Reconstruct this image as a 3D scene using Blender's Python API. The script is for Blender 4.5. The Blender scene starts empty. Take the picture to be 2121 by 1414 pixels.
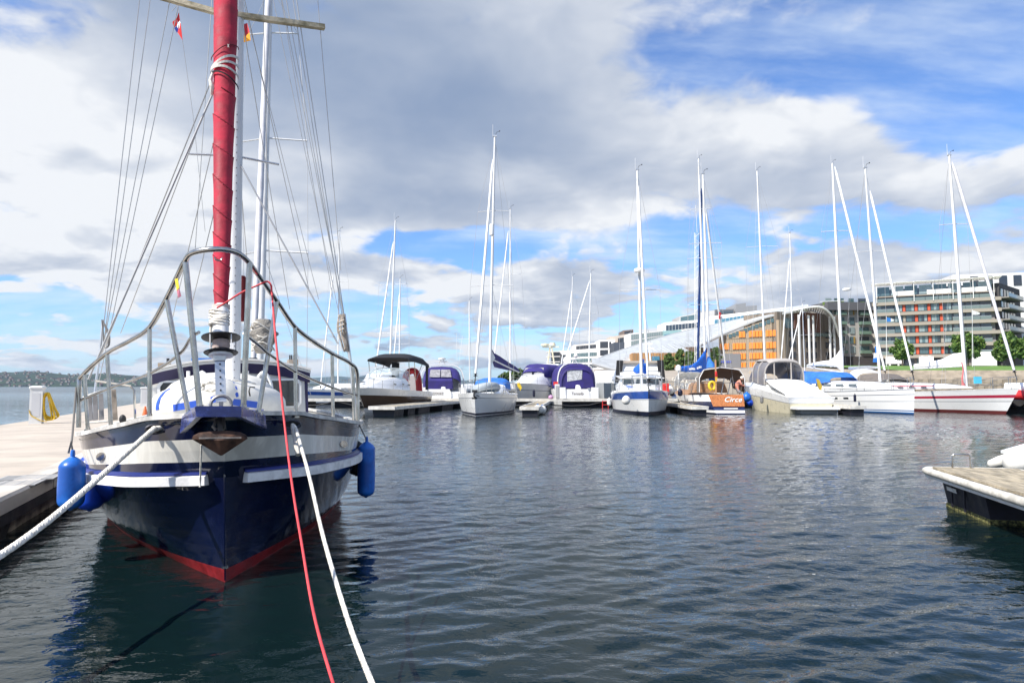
import bpy, math, random, os
from math import sin, cos, pi, radians, atan, sqrt, exp
from mathutils import Matrix, Vector, noise as mnoise
V = Vector
random.seed(7)
S = bpy.context.scene
COL = S.collection
# ------------------------------------------------------------------ camera
FPX = 1414.0; PITCH = atan(93/1414); EYE = 1.6
cam = bpy.data.cameras.new('camera'); cam.lens = 24; cam.sensor_width = 36
cam.clip_start = 0.1; cam.clip_end = 60000
camo = bpy.data.objects.new('camera', cam); COL.objects.link(camo)
camo.location = (0, 0, EYE); camo.rotation_euler = (pi/2 + PITCH, 0, 0)
S.camera = camo
# ------------------------------------------------------------------ sky
SUN_AZ, SUN_EL = radians(-128), radians(46)        # azimuth from +Y (clockwise), sun left and behind the viewer
sun_dir = V((sin(SUN_AZ)*cos(SUN_EL), cos(SUN_AZ)*cos(SUN_EL), sin(SUN_EL)))
S.view_settings.view_transform = 'Standard'; S.view_settings.look = 'None'
S.view_settings.gamma = 1; S.view_settings.exposure = 0.70
S.view_settings.use_curve_mapping = False
world = bpy.data.worlds.new('World'); S.world = world; world.use_nodes = True
world.cycles.sampling_method = 'MANUAL'; world.cycles.sample_map_resolution = 256
def pix_dir(px, py):
    a, b = px-1060.5, 707-py
    return V((a, FPX*cos(PITCH)-b*sin(PITCH), FPX*sin(PITCH)+b*cos(PITCH))).normalized()
class NT:
    "tiny helper to write node trees"
    def __init__(s, t): s.t = t
    def n(s, typ, **k):
        o = s.t.nodes.new(typ)
        for a, b in k.items(): setattr(o, a, b)
        return o
    def put(s, sock, val):
        if val is None: return
        if isinstance(val, bpy.types.NodeSocket): s.t.links.new(val, sock)
        else: sock.default_value = val
    def m(s, op, a, b=None, c=None, clamp=False):
        o = s.n('ShaderNodeMath', operation=op); o.use_clamp = clamp
        for i, q in enumerate((a, b, c)): s.put(o.inputs[i], q)
        return o.outputs[0]
    def v(s, op, a, b=None, sc=None):
        o = s.n('ShaderNodeVectorMath', operation=op); s.put(o.inputs[0], a); s.put(o.inputs[1], b)
        if sc is not None: s.put(o.inputs['Scale'], sc)
        return o.outputs['Value' if op in ('LENGTH', 'DOT_PRODUCT') else 'Vector']
    def noise(s, vec, scale, detail=4, rough=.5, dist=0, lac=2.0):
        o = s.n('ShaderNodeTexNoise'); s.put(o.inputs['Vector'], vec); s.put(o.inputs['Scale'], scale)
        o.inputs['Detail'].default_value = detail; o.inputs['Roughness'].default_value = rough
        o.inputs['Distortion'].default_value = dist; o.inputs['Lacunarity'].default_value = lac
        return o
    def sm(s, x, a, b):
        o = s.n('ShaderNodeMapRange', interpolation_type='SMOOTHSTEP'); s.put(o.inputs[0], x); s.put(o.inputs[1], a); s.put(o.inputs[2], b)
        return o.outputs[0]
    def mix(s, f, a, b, bt='MIX'):
        o = s.n('ShaderNodeMix', data_type='RGBA', blend_type=bt); s.put(o.inputs[0], f); s.put(o.inputs[6], a); s.put(o.inputs[7], b)
        return o.outputs[2]
w = NT(world.node_tree); world.node_tree.nodes.clear()
sky = w.n('ShaderNodeTexSky', sky_type='NISHITA', sun_disc=False)
sky.sun_elevation = SUN_EL; sky.sun_rotation = SUN_AZ; sky.air_density = 1.0; sky.dust_density = .35; sky.ozone_density = 2.5
gen = w.n('ShaderNodeTexCoord').outputs['Generated']
D = w.v('NORMALIZE', gen)
sp = w.n('ShaderNodeSeparateXYZ'); w.put(sp.inputs[0], D)
dz = w.m('MAXIMUM', sp.outputs[2], 0.0)
k = w.m('DIVIDE', 1.0, w.m('ADD', dz, .22))
flat = w.v('MULTIPLY', D, (1, 1, 0))
P = w.v('SCALE', flat, None, k)
wz = w.noise(P, 2.3, 3, .5)
P2 = w.v('ADD', P, w.v('SCALE', w.v('SUBTRACT', wz.outputs['Color'], (.5, .5, .5)), None, .22))
def blobs(lst):
    tot = None
    for px, py, sx, sy, a in lst:           # soft masses: where the sky is heavy or open, as a direction
        c = pix_dir(px, py)
        q = w.v('MULTIPLY', w.v('SUBTRACT', D, c), (1/sx, .5/sx, 1/sy))
        l = w.v('DOT_PRODUCT', q, q)
        g = w.m('MULTIPLY', w.m('EXPONENT', w.m('MULTIPLY', l, -1)), a)
        tot = g if tot is None else w.m('ADD', tot, g)
    return tot
cover_b = blobs([(560, 100, .34, .16, .18), (900, 380, .22, .06, .12), (1130, 640, .10, .035, .17), (1850, 640, .2, .05, .12), (1650, 270, .28, .09, .12), (2000, 60, .16, .06, .10),
                 (1980, 150, .09, .07, -.30), (1740, 150, .08, .035, -.2), (1500, 110, .1, .03, -.09), (2080, 260, .1, .05, -.14), (860, 505, .2, .022, -.26), (1400, 500, .22, .035, -.2),
                 (180, 655, .26, .03, -.20), (780, 640, .12, .03, -.22), (200, 400, .34, .14, .15), (1500, 330, .32, .10, .10), (1950, 350, .2, .06, .08), (1100, 560, .3, .04, .07), (1790, 430, .1, .05, -.1), (380, 560, .25, .04, .13)])
dark_b = blobs([(500, 30, .22, .10, .60), (760, 150, .24, .09, .68), (980, 260, .16, .06, .40), (60, 300, .28, .2, -.34), (380, 480, .3, .1, -.22), (1500, 260, .34, .12, -.22), (2000, 60, .2, .08, -.25), (830, 420, .13, .035, .75), (1200, 330, .16, .05, .30), (1620, 380, .15, .03, .35), (1900, 480, .12, .03, .3)])
def fbm(vec, fine=True):
    a = w.noise(vec, 1.25, 9 if fine else 5, .56).outputs['Fac']
    return a
n1 = fbm(P2)
soff = (sun_dir.x*.05, sun_dir.y*.05, 0)
Pup = w.v('ADD', w.v('SCALE', P2, None, .945), soff)
n2 = w.m('ADD', fbm(Pup, False), w.m('MULTIPLY', w.noise(Pup, 3.4, 4, .5).outputs['Fac'], .35))
low = w.sm(dz, .30, .03)                                        # more small cloud towards the horizon
small = w.noise(w.v('MULTIPLY', P2, (1, 1, 1)), 3.4, 7, .55).outputs['Fac']
dens = w.m('ADD', n1, w.m('MULTIPLY', w.m('SUBTRACT', small, .5), w.m('MULTIPLY_ADD', low, .5, .18)))
vor = w.n('ShaderNodeTexVoronoi'); w.put(vor.inputs['Vector'], P2); vor.inputs['Scale'].default_value = 3.6; vor.inputs['Detail'].default_value = 2.5; vor.inputs['Roughness'].default_value = .55
puff = w.m('SUBTRACT', .42, vor.outputs['Distance'])                # rounded cauliflower heads
dens = w.m('ADD', dens, w.m('MULTIPLY', puff, w.m('MULTIPLY_ADD', low, .16, .10)))
dens = w.m('ADD', dens, cover_b)
dens = w.m('ADD', dens, w.m('ADD', w.m('MULTIPLY_ADD', w.sm(dz, .42, .8), -.10, .062), w.m('MULTIPLY', low, .125)))   # gaps show better overhead than at a slant
cover = w.sm(dens, .458, .562)
veil = w.noise(w.v('MULTIPLY', P, (.9, 2.2, 1)), 1.6, 6, .6).outputs['Fac']
veil = w.m('MULTIPLY', w.sm(veil, .36, .72), .58)
lit = w.m('MULTIPLY', w.m('SUBTRACT', n2, w.m('ADD', n1, w.m('MULTIPLY', small, .35))), w.m('MULTIPLY_ADD', low, 2.2, 2.6))
thick = w.sm(dens, .54, .80)
big = w.sm(w.noise(P, .8, 3, .5).outputs['Fac'], .5, .75)         # slow variation of cloud-base greyness over the whole dome
shade = w.m('ADD', w.m('MULTIPLY_ADD', thick, .26, .06), w.m('ADD', lit, w.m('MULTIPLY', big, .15)))
shade = w.m('ADD', shade, w.m('MULTIPLY', w.m('MINIMUM', dark_b, 1.1), w.m('MULTIPLY_ADD', w.m('ADD', n1, w.m('MULTIPLY', small, .7)), 2.1, -.75)))
shade = w.m('SUBTRACT', 1.0, w.m('EXPONENT', w.m('MULTIPLY', w.m('MAXIMUM', w.m('SUBTRACT', shade, w.m('MULTIPLY', puff, .35)), 0.0), -1.25)))
CW, CD = (5.6, 5.75, 6.0, 1), (1.0, 1.62, 2.85, 1)
cloud = w.mix(shade, CW, CD)
skyc = w.mix(1.0, sky.outputs[0], (.70, .92, 1.26, 1), 'MULTIPLY')
base = w.mix(veil, skyc, (5.2, 5.9, 6.6, 1))
col = w.mix(cover, base, cloud)
bg = w.n('ShaderNodeBackground'); w.put(bg.inputs[0], col); bg.inputs[1].default_value = .1
wo = w.n('ShaderNodeOutputWorld'); w.put(wo.inputs[0], bg.outputs[0])
# ------------------------------------------------------------------ sun
sl = bpy.data.lights.new('sun', 'SUN'); sl.energy = 4.2; sl.angle = radians(.5); sl.color = (1, .945, .86)
so = bpy.data.objects.new('sun', sl); COL.objects.link(so); so.location = sun_dir*80
so.rotation_euler = (-sun_dir).to_track_quat('-Z', 'Y').to_euler()
# ------------------------------------------------------------------ helpers
def W(px, py, Y):
    "the point at depth Y (metres ahead of the viewer) that the photograph shows at px, py"
    d = pix_dir(px, py); return V((0, 0, EYE)) + d*(Y/d.y)
def G(px, py, z=0.0):
    d = pix_dir(px, py); return V((0, 0, EYE)) + d*((z-EYE)/d.z)
MATS = {}
def mat(name, col=(.8, .8, .8), rough=.5, metal=0.0, var=0.0, vs=3.0, bump=0.0, bs=20.0, stretch=(1, 1, 1), alpha=1.0, spec=.5, coat=0.0, detail=5, col2=None, cspan=(.35, .65)):
    if name in MATS: return MATS[name]
    m = bpy.data.materials.new(name); m.use_nodes = True; t = NT(m.node_tree); b = m.node_tree.nodes['Principled BSDF']
    b.inputs['Base Color'].default_value = (*col, 1); b.inputs['Roughness'].default_value = rough; b.inputs['Metallic'].default_value = metal
    b.inputs['Specular IOR Level'].default_value = spec; b.inputs['Coat Weight'].default_value = coat; b.inputs['Coat Roughness'].default_value = .06
    b.inputs['Alpha'].default_value = alpha
    if var or bump or col2:
        oc = t.n('ShaderNodeTexCoord').outputs['Object']
        mp = t.v('MULTIPLY', oc, stretch)
    if var or col2:
        n = t.noise(mp, vs, detail, .6).outputs['Fac']
        n = t.sm(n, *cspan)
        lo = tuple(max(0, c*(1-var)) for c in col)+(1,); hi = tuple(min(1, c*(1+var)) for c in (col2 or col))+(1,)
        t.put(b.inputs['Base Color'], t.mix(n, lo, hi))
        r = t.n('ShaderNodeMapRange'); t.put(r.inputs[0], n); r.inputs[3].default_value = max(.02, rough*.85); r.inputs[4].default_value = min(1, rough*1.2)
        t.put(b.inputs['Roughness'], r.outputs[0])
    if bump:
        n = t.noise(mp, bs, 4, .6).outputs['Fac']
        bp = t.n('ShaderNodeBump'); bp.inputs['Strength'].default_value = 1; bp.inputs['Distance'].default_value = bump
        t.put(bp.inputs['Height'], n); t.put(b.inputs['Normal'], bp.outputs[0])
    MATS[name] = m; return m
WM = {}                                    # world matrices of thing roots
def finish(o, label=None, cat=None, group=None, kind=None):
    if label: o['label'] = label
    if cat: o['category'] = cat
    if group: o['group'] = group
    if kind: o['kind'] = kind
    return o
def thing(name, label, cat, loc=(0, 0, 0), rz=0.0, group=None, M=None):
    o = bpy.data.objects.new(name, None); COL.objects.link(o); o.empty_display_size = .2
    M = M or (Matrix.Translation(V(loc)) @ Matrix.Rotation(rz, 4, 'Z'))
    o.matrix_world = M; WM[o.name] = M.copy(); return finish(o, label, cat, group)
def frame_of(axis, up=V((0, 0, 1))):
    a = axis.normalized()
    if abs(a.dot(up)) > .999: up = V((1, 0, 0))
    s = a.cross(up).normalized(); return s, s.cross(a), a
class MB:
    "collects geometry in the frame M; build() writes one mesh object, stored in its parent's frame"
    def __init__(s, M=None): s.v = []; s.f = []; s.mi = []; s.M = M or Matrix(); s.m = 0
    def add(s, vs, fs):
        n = len(s.v); s.v += [s.M @ V(p) for p in vs]; s.f += [tuple(i+n for i in q) for q in fs]; s.mi += [s.m]*len(fs); return s
    def box(s, c, size, R=None):
        c = V(c); h = V(size)*.5; R = R or Matrix.Identity(3)
        vs = [c + R @ V((x*h.x, y*h.y, z*h.z)) for x in (-1, 1) for y in (-1, 1) for z in (-1, 1)]
        return s.add(vs, [(0, 1, 3, 2), (4, 6, 7, 5), (0, 4, 5, 1), (2, 3, 7, 6), (0, 2, 6, 4), (1, 5, 7, 3)])
    def bar(s, p, q, w, h, up=V((0, 0, 1))):
        p, q = V(p), V(q); a, b, c = frame_of(q-p, up)
        vs = [e + a*(x*w/2) + b*(y*h/2) for e in (p, q) for x, y in ((-1, -1), (1, -1), (1, 1), (-1, 1))]
        return s.add(vs, [(0, 3, 2, 1), (4, 5, 6, 7), (0, 1, 5, 4), (1, 2, 6, 5), (2, 3, 7, 6), (3, 0, 4, 7)])
    def tube(s, pts, r, n=6, cap=True):
        pts = [V(p) for p in pts]; N = len(pts); rs = r if isinstance(r, (list, tuple)) else [r]*N
        vs = []; a0 = None
        for i, p in enumerate(pts):
            d = (pts[min(i+1, N-1)] - pts[max(i-1, 0)])
            if d.length < 1e-9: d = V((0, 0, 1))
            d.normalize()
            if a0 is None: a0, b0, _ = frame_of(d)
            else:
                a0 = (a0 - d*a0.dot(d)).normalized()
            b0 = d.cross(a0)
            vs += [p + (a0*cos(2*pi*j/n) + b0*sin(2*pi*j/n))*rs[i] for j in range(n)]
        fs = [(i*n+j, i*n+(j+1) % n, (i+1)*n+(j+1) % n, (i+1)*n+j) for i in range(N-1) for j in range(n)]
        if cap: fs += [tuple(range(n-1, -1, -1)), tuple((N-1)*n+j for j in range(n))]
        return s.add(vs, fs)
    def loft(s, rings, close=True, cap=True):
        n = len(rings[0]); vs = [V(p) for r in rings for p in r]; m = n if close else n-1
        fs = [(i*n+j, i*n+(j+1) % n, (i+1)*n+(j+1) % n, (i+1)*n+j) for i in range(len(rings)-1) for j in range(m)]
        if cap: fs += [tuple(range(n-1, -1, -1)), tuple((len(rings)-1)*n+j for j in range(n))]
        return s.add(vs, fs)
    def lathe(s, prof, n=12, M=None):
        M = M or Matrix()
        return s.loft([[M @ V((r*cos(2*pi*j/n), r*sin(2*pi*j/n), z)) for j in range(n)] for r, z in prof])
    def sph(s, c, r, n=10, m=7):
        c = V(c); r = V(r) if hasattr(r, '__len__') else V((r, r, r))
        return s.loft([[c + V((r.x*sin(pi*i/m)*cos(2*pi*j/n), r.y*sin(pi*i/m)*sin(2*pi*j/n), -r.z*cos(pi*i/m))) for j in range(n)] for i in [.12]+list(range(1, m))+[m-.12]])
    def prism(s, pts, d):
        "polygon pts swept by the vector d"
        pts = [V(p) for p in pts]; n = len(pts); d = V(d)
        return s.add(pts + [p+d for p in pts], [tuple(range(n-1, -1, -1)), tuple(range(n, 2*n))] + [(i, (i+1) % n, n+(i+1) % n, n+i) for i in range(n)])
    def sheet(s, rows, th=0.0):
        "a curved sheet given as rows of points; th = thickness along the local normal"
        R = [[V(p) for p in r] for r in rows]; nr, nc = len(R), len(R[0])
        if not th: return s.loft(R, close=False, cap=False)
        def nrm(i, j):
            a = R[min(i+1, nr-1)][j]-R[max(i-1, 0)][j]; b = R[i][min(j+1, nc-1)]-R[i][max(j-1, 0)][j*0] if False else R[i][min(j+1, nc-1)]-R[i][max(j-1, 0)]
            q = a.cross(b); return q.normalized() if q.length > 1e-9 else V((0, 0, 1))
        top = [R[i][j] for i in range(nr) for j in range(nc)]; bot = [R[i][j]-nrm(i, j)*th for i in range(nr) for j in range(nc)]
        N = nr*nc; ix = lambda i, j: i*nc+j
        fs = []
        for i in range(nr-1):
            for j in range(nc-1):
                q = (ix(i, j), ix(i+1, j), ix(i+1, j+1), ix(i, j+1)); fs += [q, tuple(N+k for k in q[::-1])]
        edge = [ix(0, j) for j in range(nc)] + [ix(i, nc-1) for i in range(1, nr)] + [ix(nr-1, j) for j in range(nc-2, -1, -1)] + [ix(i, 0) for i in range(nr-2, 0, -1)]
        for a, b in zip(edge, edge[1:]+edge[:1]): fs.append((a, b, N+b, N+a))
        return s.add(top+bot, fs)
    def build(s, name, mats, parent=None, smooth=0, label=None, cat=None, group=None, kind=None, mesh_only=False):
        if not isinstance(mats, (list, tuple)): mats = [mats]
        M = Matrix()
        if parent is not None: M = WM.get(parent.name) or WM[parent.parent.name] if parent.name in WM or parent.parent is None else WM.get(parent.parent.name)
        inv = M.inverted() if parent is not None else None
        ctr = None
        if parent is None and s.v and not mesh_only:                                  # a thing of one mesh: origin at its base
            lo = V([min(p[i] for p in s.v) for i in range(3)]); hi = V([max(p[i] for p in s.v) for i in range(3)])
            ctr = V(((lo.x+hi.x)/2, (lo.y+hi.y)/2, lo.z)); vs = [p-ctr for p in s.v]
        else: vs = [inv @ p for p in s.v] if inv else s.v
        me = bpy.data.meshes.new(name); me.from_pydata([tuple(p) for p in vs], [], s.f)
        for m in mats: me.materials.append(m)
        if len(mats) > 1: me.polygons.foreach_set('material_index', s.mi)
        if smooth:
            me.polygons.foreach_set('use_smooth', [True]*len(me.polygons)); me.set_sharp_from_angle(angle=radians(smooth))
        me.update()
        if mesh_only: return me
        o = bpy.data.objects.new(name, me); COL.objects.link(o)
        if parent is not None: o.parent = parent
        elif ctr is not None: o.location = ctr; WM[o.name] = Matrix.Translation(ctr)
        return finish(o, label, cat, group, kind)
def put(name, me, parent, loc, rz=0.0, sc=(1, 1, 1), R=None):
    "another copy of a shared mesh, placed in its parent's frame"
    o = bpy.data.objects.new(name, me); COL.objects.link(o); o.parent = parent
    o.location = loc; o.scale = sc
    if R is not None: o.rotation_euler = R.to_euler()
    else: o.rotation_euler = (0, 0, rz)
    return o
def text_mesh(body, size, M, name, m, parent, shear=0.0, depth=.004, width=None, bold=0.0):
    cu = bpy.data.curves.new(name, 'FONT'); cu.body = body; cu.size = size; cu.shear = shear; cu.extrude = depth; cu.align_x = 'CENTER'; cu.align_y = 'CENTER'; cu.offset = bold; cu.resolution_u = 3
    tmp = bpy.data.objects.new('tmp_text', cu); COL.objects.link(tmp)
    dg = bpy.context.evaluated_depsgraph_get(); me = bpy.data.meshes.new_from_object(tmp.evaluated_get(dg))
    bpy.data.objects.remove(tmp); bpy.data.curves.remove(cu)
    if width:
        xs = [v.co.x for v in me.vertices]; k = width/(max(xs)-min(xs))
        for v in me.vertices: v.co.x *= k
    b = MB(M); b.add([v.co for v in me.vertices], [tuple(p.vertices) for p in me.polygons]); bpy.data.meshes.remove(me)
    return b.build(name, m, parent)
def lerp(a, b, t): return a + (b-a)*t
def interp(x, tab):
    if x <= tab[0][0]: return tab[0][1]
    for (a, p), (b, q) in zip(tab, tab[1:]):
        if x <= b: return lerp(p, q, (x-a)/(b-a))
    return tab[-1][1]
def spline(pts, n):
    "smooth curve through points (Catmull-Rom)"
    pts = [V(p) for p in pts]; P = [pts[0]*2-pts[1]] + pts + [pts[-1]*2-pts[-2]]; out = []
    for i in range(1, len(P)-2):
        for j in range(n):
            t = j/n; a, b, c, d = P[i-1:i+3]
            out.append(.5*((2*b) + (c-a)*t + (2*a-5*b+4*c-d)*t*t + (3*b-a-3*c+d)*t**3))
    return out + [pts[-1]]
def sag(p, q, s, n=10):
    p, q = V(p), V(q); return [p.lerp(q, i/n) - V((0, 0, s*4*(i/n)*(1-i/n))) for i in range(n+1)]
def twist_rope(mb, pts, r, turns, n=3, seg=5):
    "laid rope: n strands twisted round the line"
    pts = [V(p) for p in pts]; N = len(pts)
    for k in range(n):
        st = []
        for i, p in enumerate(pts):
            d = pts[min(i+1, N-1)]-pts[max(i-1, 0)]; a, b, _ = frame_of(d); an = 2*pi*(k/n + turns*i/(N-1))
            st.append(p + (a*cos(an)+b*sin(an))*r*.52)
        mb.tube(st, r*.62, seg)
# palette
WHITE = mat('white gelcoat', (.84, .84, .82), .28, var=.018, vs=.8, coat=.4)
WHITE2 = mat('aged white gelcoat', (.72, .71, .68), .35, var=.05, vs=1.2)
CREAM = mat('cream gelcoat', (.72, .66, .48), .3, var=.05)
NAVY = mat('navy paint', (.012, .02, .075), .12, var=.25, vs=2.5, coat=.6)
STEEL = mat('stainless steel', (.46, .44, .41), .17, .95, var=.2, vs=6)
ALU = mat('painted aluminium', (.76, .76, .75), .35, .0, var=.06, vs=2)
ALU2 = mat('anodised aluminium', (.62, .63, .64), .35, .7, var=.08)
DARK = mat('dark rubber', (.015, .015, .017), .6, var=.3)
BLACKC = mat('black canvas', (.010, .010, .013), .8, bump=.004, bs=12)
PURPLE = mat('indigo canvas', (.030, .022, .15), .75, var=.18, vs=2.5, bump=.02, bs=2.5)
BLUEC = mat('blue canvas', (.015, .14, .60), .7, var=.18, vs=3, bump=.02, bs=3)
BLUEH = mat('mid blue canvas', (.03, .16, .52), .7, var=.15, vs=3, bump=.01, bs=4)
SAILW = mat('white sailcloth', (.80, .80, .78), .7, var=.06, vs=2, bump=.02, bs=4)
GLASSD = mat('dark glazing', (.02, .025, .03), .05, spec=.8)
GLASSG = mat('grey glazing', (.10, .13, .15), .05, spec=.8)
def clear_mat(name, col=(.85, .87, .88), trans=.75, rough=.08):
    if name in MATS: return MATS[name]
    m = bpy.data.materials.new(name); m.use_nodes = True; t = NT(m.node_tree); nt = m.node_tree
    b = nt.nodes['Principled BSDF']; b.inputs['Base Color'].default_value = (*col, 1); b.inputs['Roughness'].default_value = rough
    tr = t.n('ShaderNodeBsdfTransparent'); tr.inputs[0].default_value = (*[min(1, c*1.08) for c in col], 1); mx = t.n('ShaderNodeMixShader'); mx.inputs[0].default_value = trans
    nt.links.new(b.outputs[0], mx.inputs[1]); nt.links.new(tr.outputs[0], mx.inputs[2]); nt.links.new(mx.outputs[0], nt.nodes['Material Output'].inputs[0])
    MATS[name] = m; return m
VINYL = clear_mat('clear vinyl', (.62, .62, .63), .55, .12)
SCREEN = clear_mat('clear windscreen', (.8, .85, .87), .78, .04)
WIRE = mat('rigging wire', (.52, .51, .49), .4, .5)
ROPEW = mat('white rope', (.74, .70, .62), .85, var=.2, vs=25)
REDP = mat('red plastic', (.62, .025, .02), .45, var=.1)
YELP = mat('yellow plastic', (.80, .55, .03), .55, var=.12)
BLUEF = mat('blue fender vinyl', (.012, .115, .50), .38, var=.22, vs=4, col2=(.018, .15, .55))
FENDW = mat('white fender vinyl', (.74, .72, .66), .5, var=.12, vs=5)
TEAK = mat('teak', (.36, .20, .10), .6, var=.3, vs=6, stretch=(1, 1, 6))
GREYC = mat('grey canvas', (.36, .35, .34), .8, var=.1, bump=.01, bs=5)
TAUPE = mat('taupe canvas', (.15, .13, .115), .8, var=.12, bump=.01, bs=6)
# ------------------------------------------------------------------ water
import numpy as np
rng = np.random.default_rng(11)
def wave_height(X, Y):
    Z = np.zeros_like(X)
    calm = 1/(1+np.exp(-(X+.35*Y-.4)/.9)) * .62 + .38                  # sheltered between pier and boat
    big = .75 + .35*np.sin(.21*X+.13*Y+1.2) + .2*np.sin(.37*X-.11*Y)
    for lam in np.geomspace(.11, 1.5, 58):
        kk = 2*np.pi/lam; th = rng.normal(1.75, .52)
        a = .0078*lam**.92/2.0 * rng.uniform(.6, 1.4) / (1+(lam/.62)**3)
        ph = rng.uniform(0, 6.28)
        Z += a*np.sin(kk*(np.cos(th)*X+np.sin(th)*Y) + ph + .8*np.sin(.9*X*np.sin(th)+ph)) * (calm if lam < 1.2 else np.sqrt(calm))
    return Z*big
ys = [2.2]
while ys[-1] < 70: ys.append(ys[-1] + .0068*ys[-1] + .004)
ys = np.array(ys); NC = 520
u = np.linspace(-1, 1, NC)
Xg = np.outer(ys*.92+3.0, u); Yg = np.repeat(ys[:, None], NC, 1)
fade = np.clip((75-ys)/45, 0, 1)[:, None]
Zg = wave_height(Xg, Yg)*fade
Zg[0] = 0; Zg[-1] = 0; Zg[:, 0] = 0; Zg[:, -1] = 0
NR = len(ys); vs = np.stack([Xg, Yg, Zg], -1).reshape(-1, 3)
ii, jj = np.meshgrid(np.arange(NR-1), np.arange(NC-1), indexing='ij')
a = (ii*NC+jj).ravel(); fs = np.stack([a, a+1, a+NC+1, a+NC], -1)
FARW = 16000.0
ext = []; base = len(vs); efs = []
for i in range(NR): ext += [(-FARW, ys[i], 0), (FARW, ys[i], 0)]
for i in range(NR-1):
    efs += [(base+2*i, i*NC, (i+1)*NC, base+2*i+2), (i*NC+NC-1, base+2*i+1, base+2*i+3, (i+1)*NC+NC-1)]
e2 = base+len(ext); ext += [(-FARW, -400, 0), (FARW, -400, 0), (-FARW, FARW, 0), (FARW, FARW, 0)]
row0 = [base] + list(range(NC)) + [base+1]; rowN = [base+2*(NR-1)] + [(NR-1)*NC+j for j in range(NC)] + [base+2*NR-1]
efs += [tuple([e2, e2+1] + row0[::-1]), tuple(rowN + [e2+3, e2+2])]
me = bpy.data.meshes.new('water')
me.from_pydata(np.concatenate([vs, np.array(ext)]).tolist(), [], fs.tolist()+efs)
me.polygons.foreach_set('use_smooth', [True]*len(me.polygons))
wm = bpy.data.materials.new('harbour water'); wm.use_nodes = True; t = NT(wm.node_tree); b = wm.node_tree.nodes['Principled BSDF']
b.inputs['Base Color'].default_value = (.0038, .012, .0128, 1); b.inputs['Roughness'].default_value = .025; b.inputs['IOR'].default_value = 1.333
pos = t.n('ShaderNodeNewGeometry').outputs['Position']
px_ = t.n('ShaderNodeSeparateXYZ'); t.put(px_.inputs[0], pos)
farf = t.sm(px_.outputs[1], 18, 60)
n_a = t.noise(t.v('MULTIPLY', pos, (.75, 1.3, 1)), 1.1, 5, .55, .4).outputs['Fac']
n_b = t.noise(t.v('MULTIPLY', pos, (.8, 1.25, 1)), 7.5, 3, .55, .3).outputs['Fac']
gust = t.sm(t.noise(pos, .09, 3, .5).outputs['Fac'], .35, .62)
hgt = t.m('ADD', t.m('MULTIPLY', n_a, t.m('MULTIPLY_ADD', farf, .085, .0)), t.m('MULTIPLY', n_b, t.m('MULTIPLY_ADD', gust, .014, .0045)))
bp = t.n('ShaderNodeBump'); bp.inputs['Strength'].default_value = 1; bp.inputs['Distance'].default_value = 1
t.put(bp.inputs['Height'], hgt); t.put(b.inputs['Normal'], bp.outputs[0])
rg = t.n('ShaderNodeMapRange'); t.put(rg.inputs[0], t.sm(px_.outputs[1], 25, 220)); rg.inputs[3].default_value = .025; rg.inputs[4].default_value = .22; t.put(b.inputs['Roughness'], rg.outputs[0])
me.materials.append(wm); me.update()
wo_ = bpy.data.objects.new('water', me); COL.objects.link(wo_); finish(wo_, 'dark green rippled harbour water', None, None, 'structure')
# ------------------------------------------------------------------ far hills and the hillside town
def hill(name, Y0, Y1, prof, m, z_noise, lab):
    mb = MB(); rows = []
    nx, ny = 150, 16
    for i in range(ny+1):
        f = i/ny; Y = lerp(Y0, Y1, f); r = []
        for j in range(nx+1):
            px = lerp(prof[0][0], prof[-1][0], j/nx)
            top = W(px, interp(px, prof), Y1).z
            X = (px-1060.5)/FPX*Y
            h = top*(sin(f*pi/2)**.75) if f < 1 else top
            h += z_noise*top*sin(f*pi)*(mnoise.fractal(V((X*.004, Y*.004, 1)), 1, 2, 4))
            r.append((X, Y, max(h, -.5 if i == 0 else .4) if 0 < i else -1.0))
        rows.append(r)
    rows.append([(x, Y1+400, -1) for x, y, z in rows[-1]])
    mb.loft(rows, close=False, cap=False)
    o = mb.build(name, m, None, 60); o.location = (o.location); return finish(o, lab, None, None, 'structure')
hm = mat('wooded hillside', (.008, .020, .014), .9, var=.5, vs=.02, col2=(.022, .042, .022), detail=8)
hill('near_hills', 2300, 3400, [(-900, 790), (-500, 776), (-250, 780), (-60, 772), (0, 772), (60, 769), (100, 772), (150, 778), (215, 774), (270, 778), (330, 781), (380, 779), (430, 784), (520, 788), (600, 792), (680, 797)], hm, .18, 'wooded ridge across the fjord on the left')
hm2 = mat('distant forest', (.025, .045, .03), .9, var=.3, vs=.004)
hill('distant_ridge', 8500, 10500, [(250, 794), (420, 789), (560, 785), (640, 783), (700, 780), (735, 781), (760, 777), (800, 783), (850, 781), (900, 785), (1000, 790), (1100, 793), (1300, 796), (1500, 797)], hm2, .12, 'low blue ridge on the far horizon')
mb = MB(); hw = mat('far house walls', (.26, .25, .235), .8, var=.35, vs=.05); hr = mat('far house roofs', (.16, .08, .06), .8, var=.4, vs=.05)
random.seed(5)
def hill_z(px, f):
    prof = [(-900, 790), (-500, 776), (-250, 780), (-60, 772), (0, 772), (60, 769), (100, 772), (150, 778), (215, 774), (270, 778), (330, 781), (380, 779), (430, 784), (520, 788), (600, 792), (680, 797)]
    Y = lerp(2300, 3400, f); return W(px, interp(px, prof), 3400).z*(sin(f*pi/2)**.75), Y
dg = bpy.context.evaluated_depsgraph_get()
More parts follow.
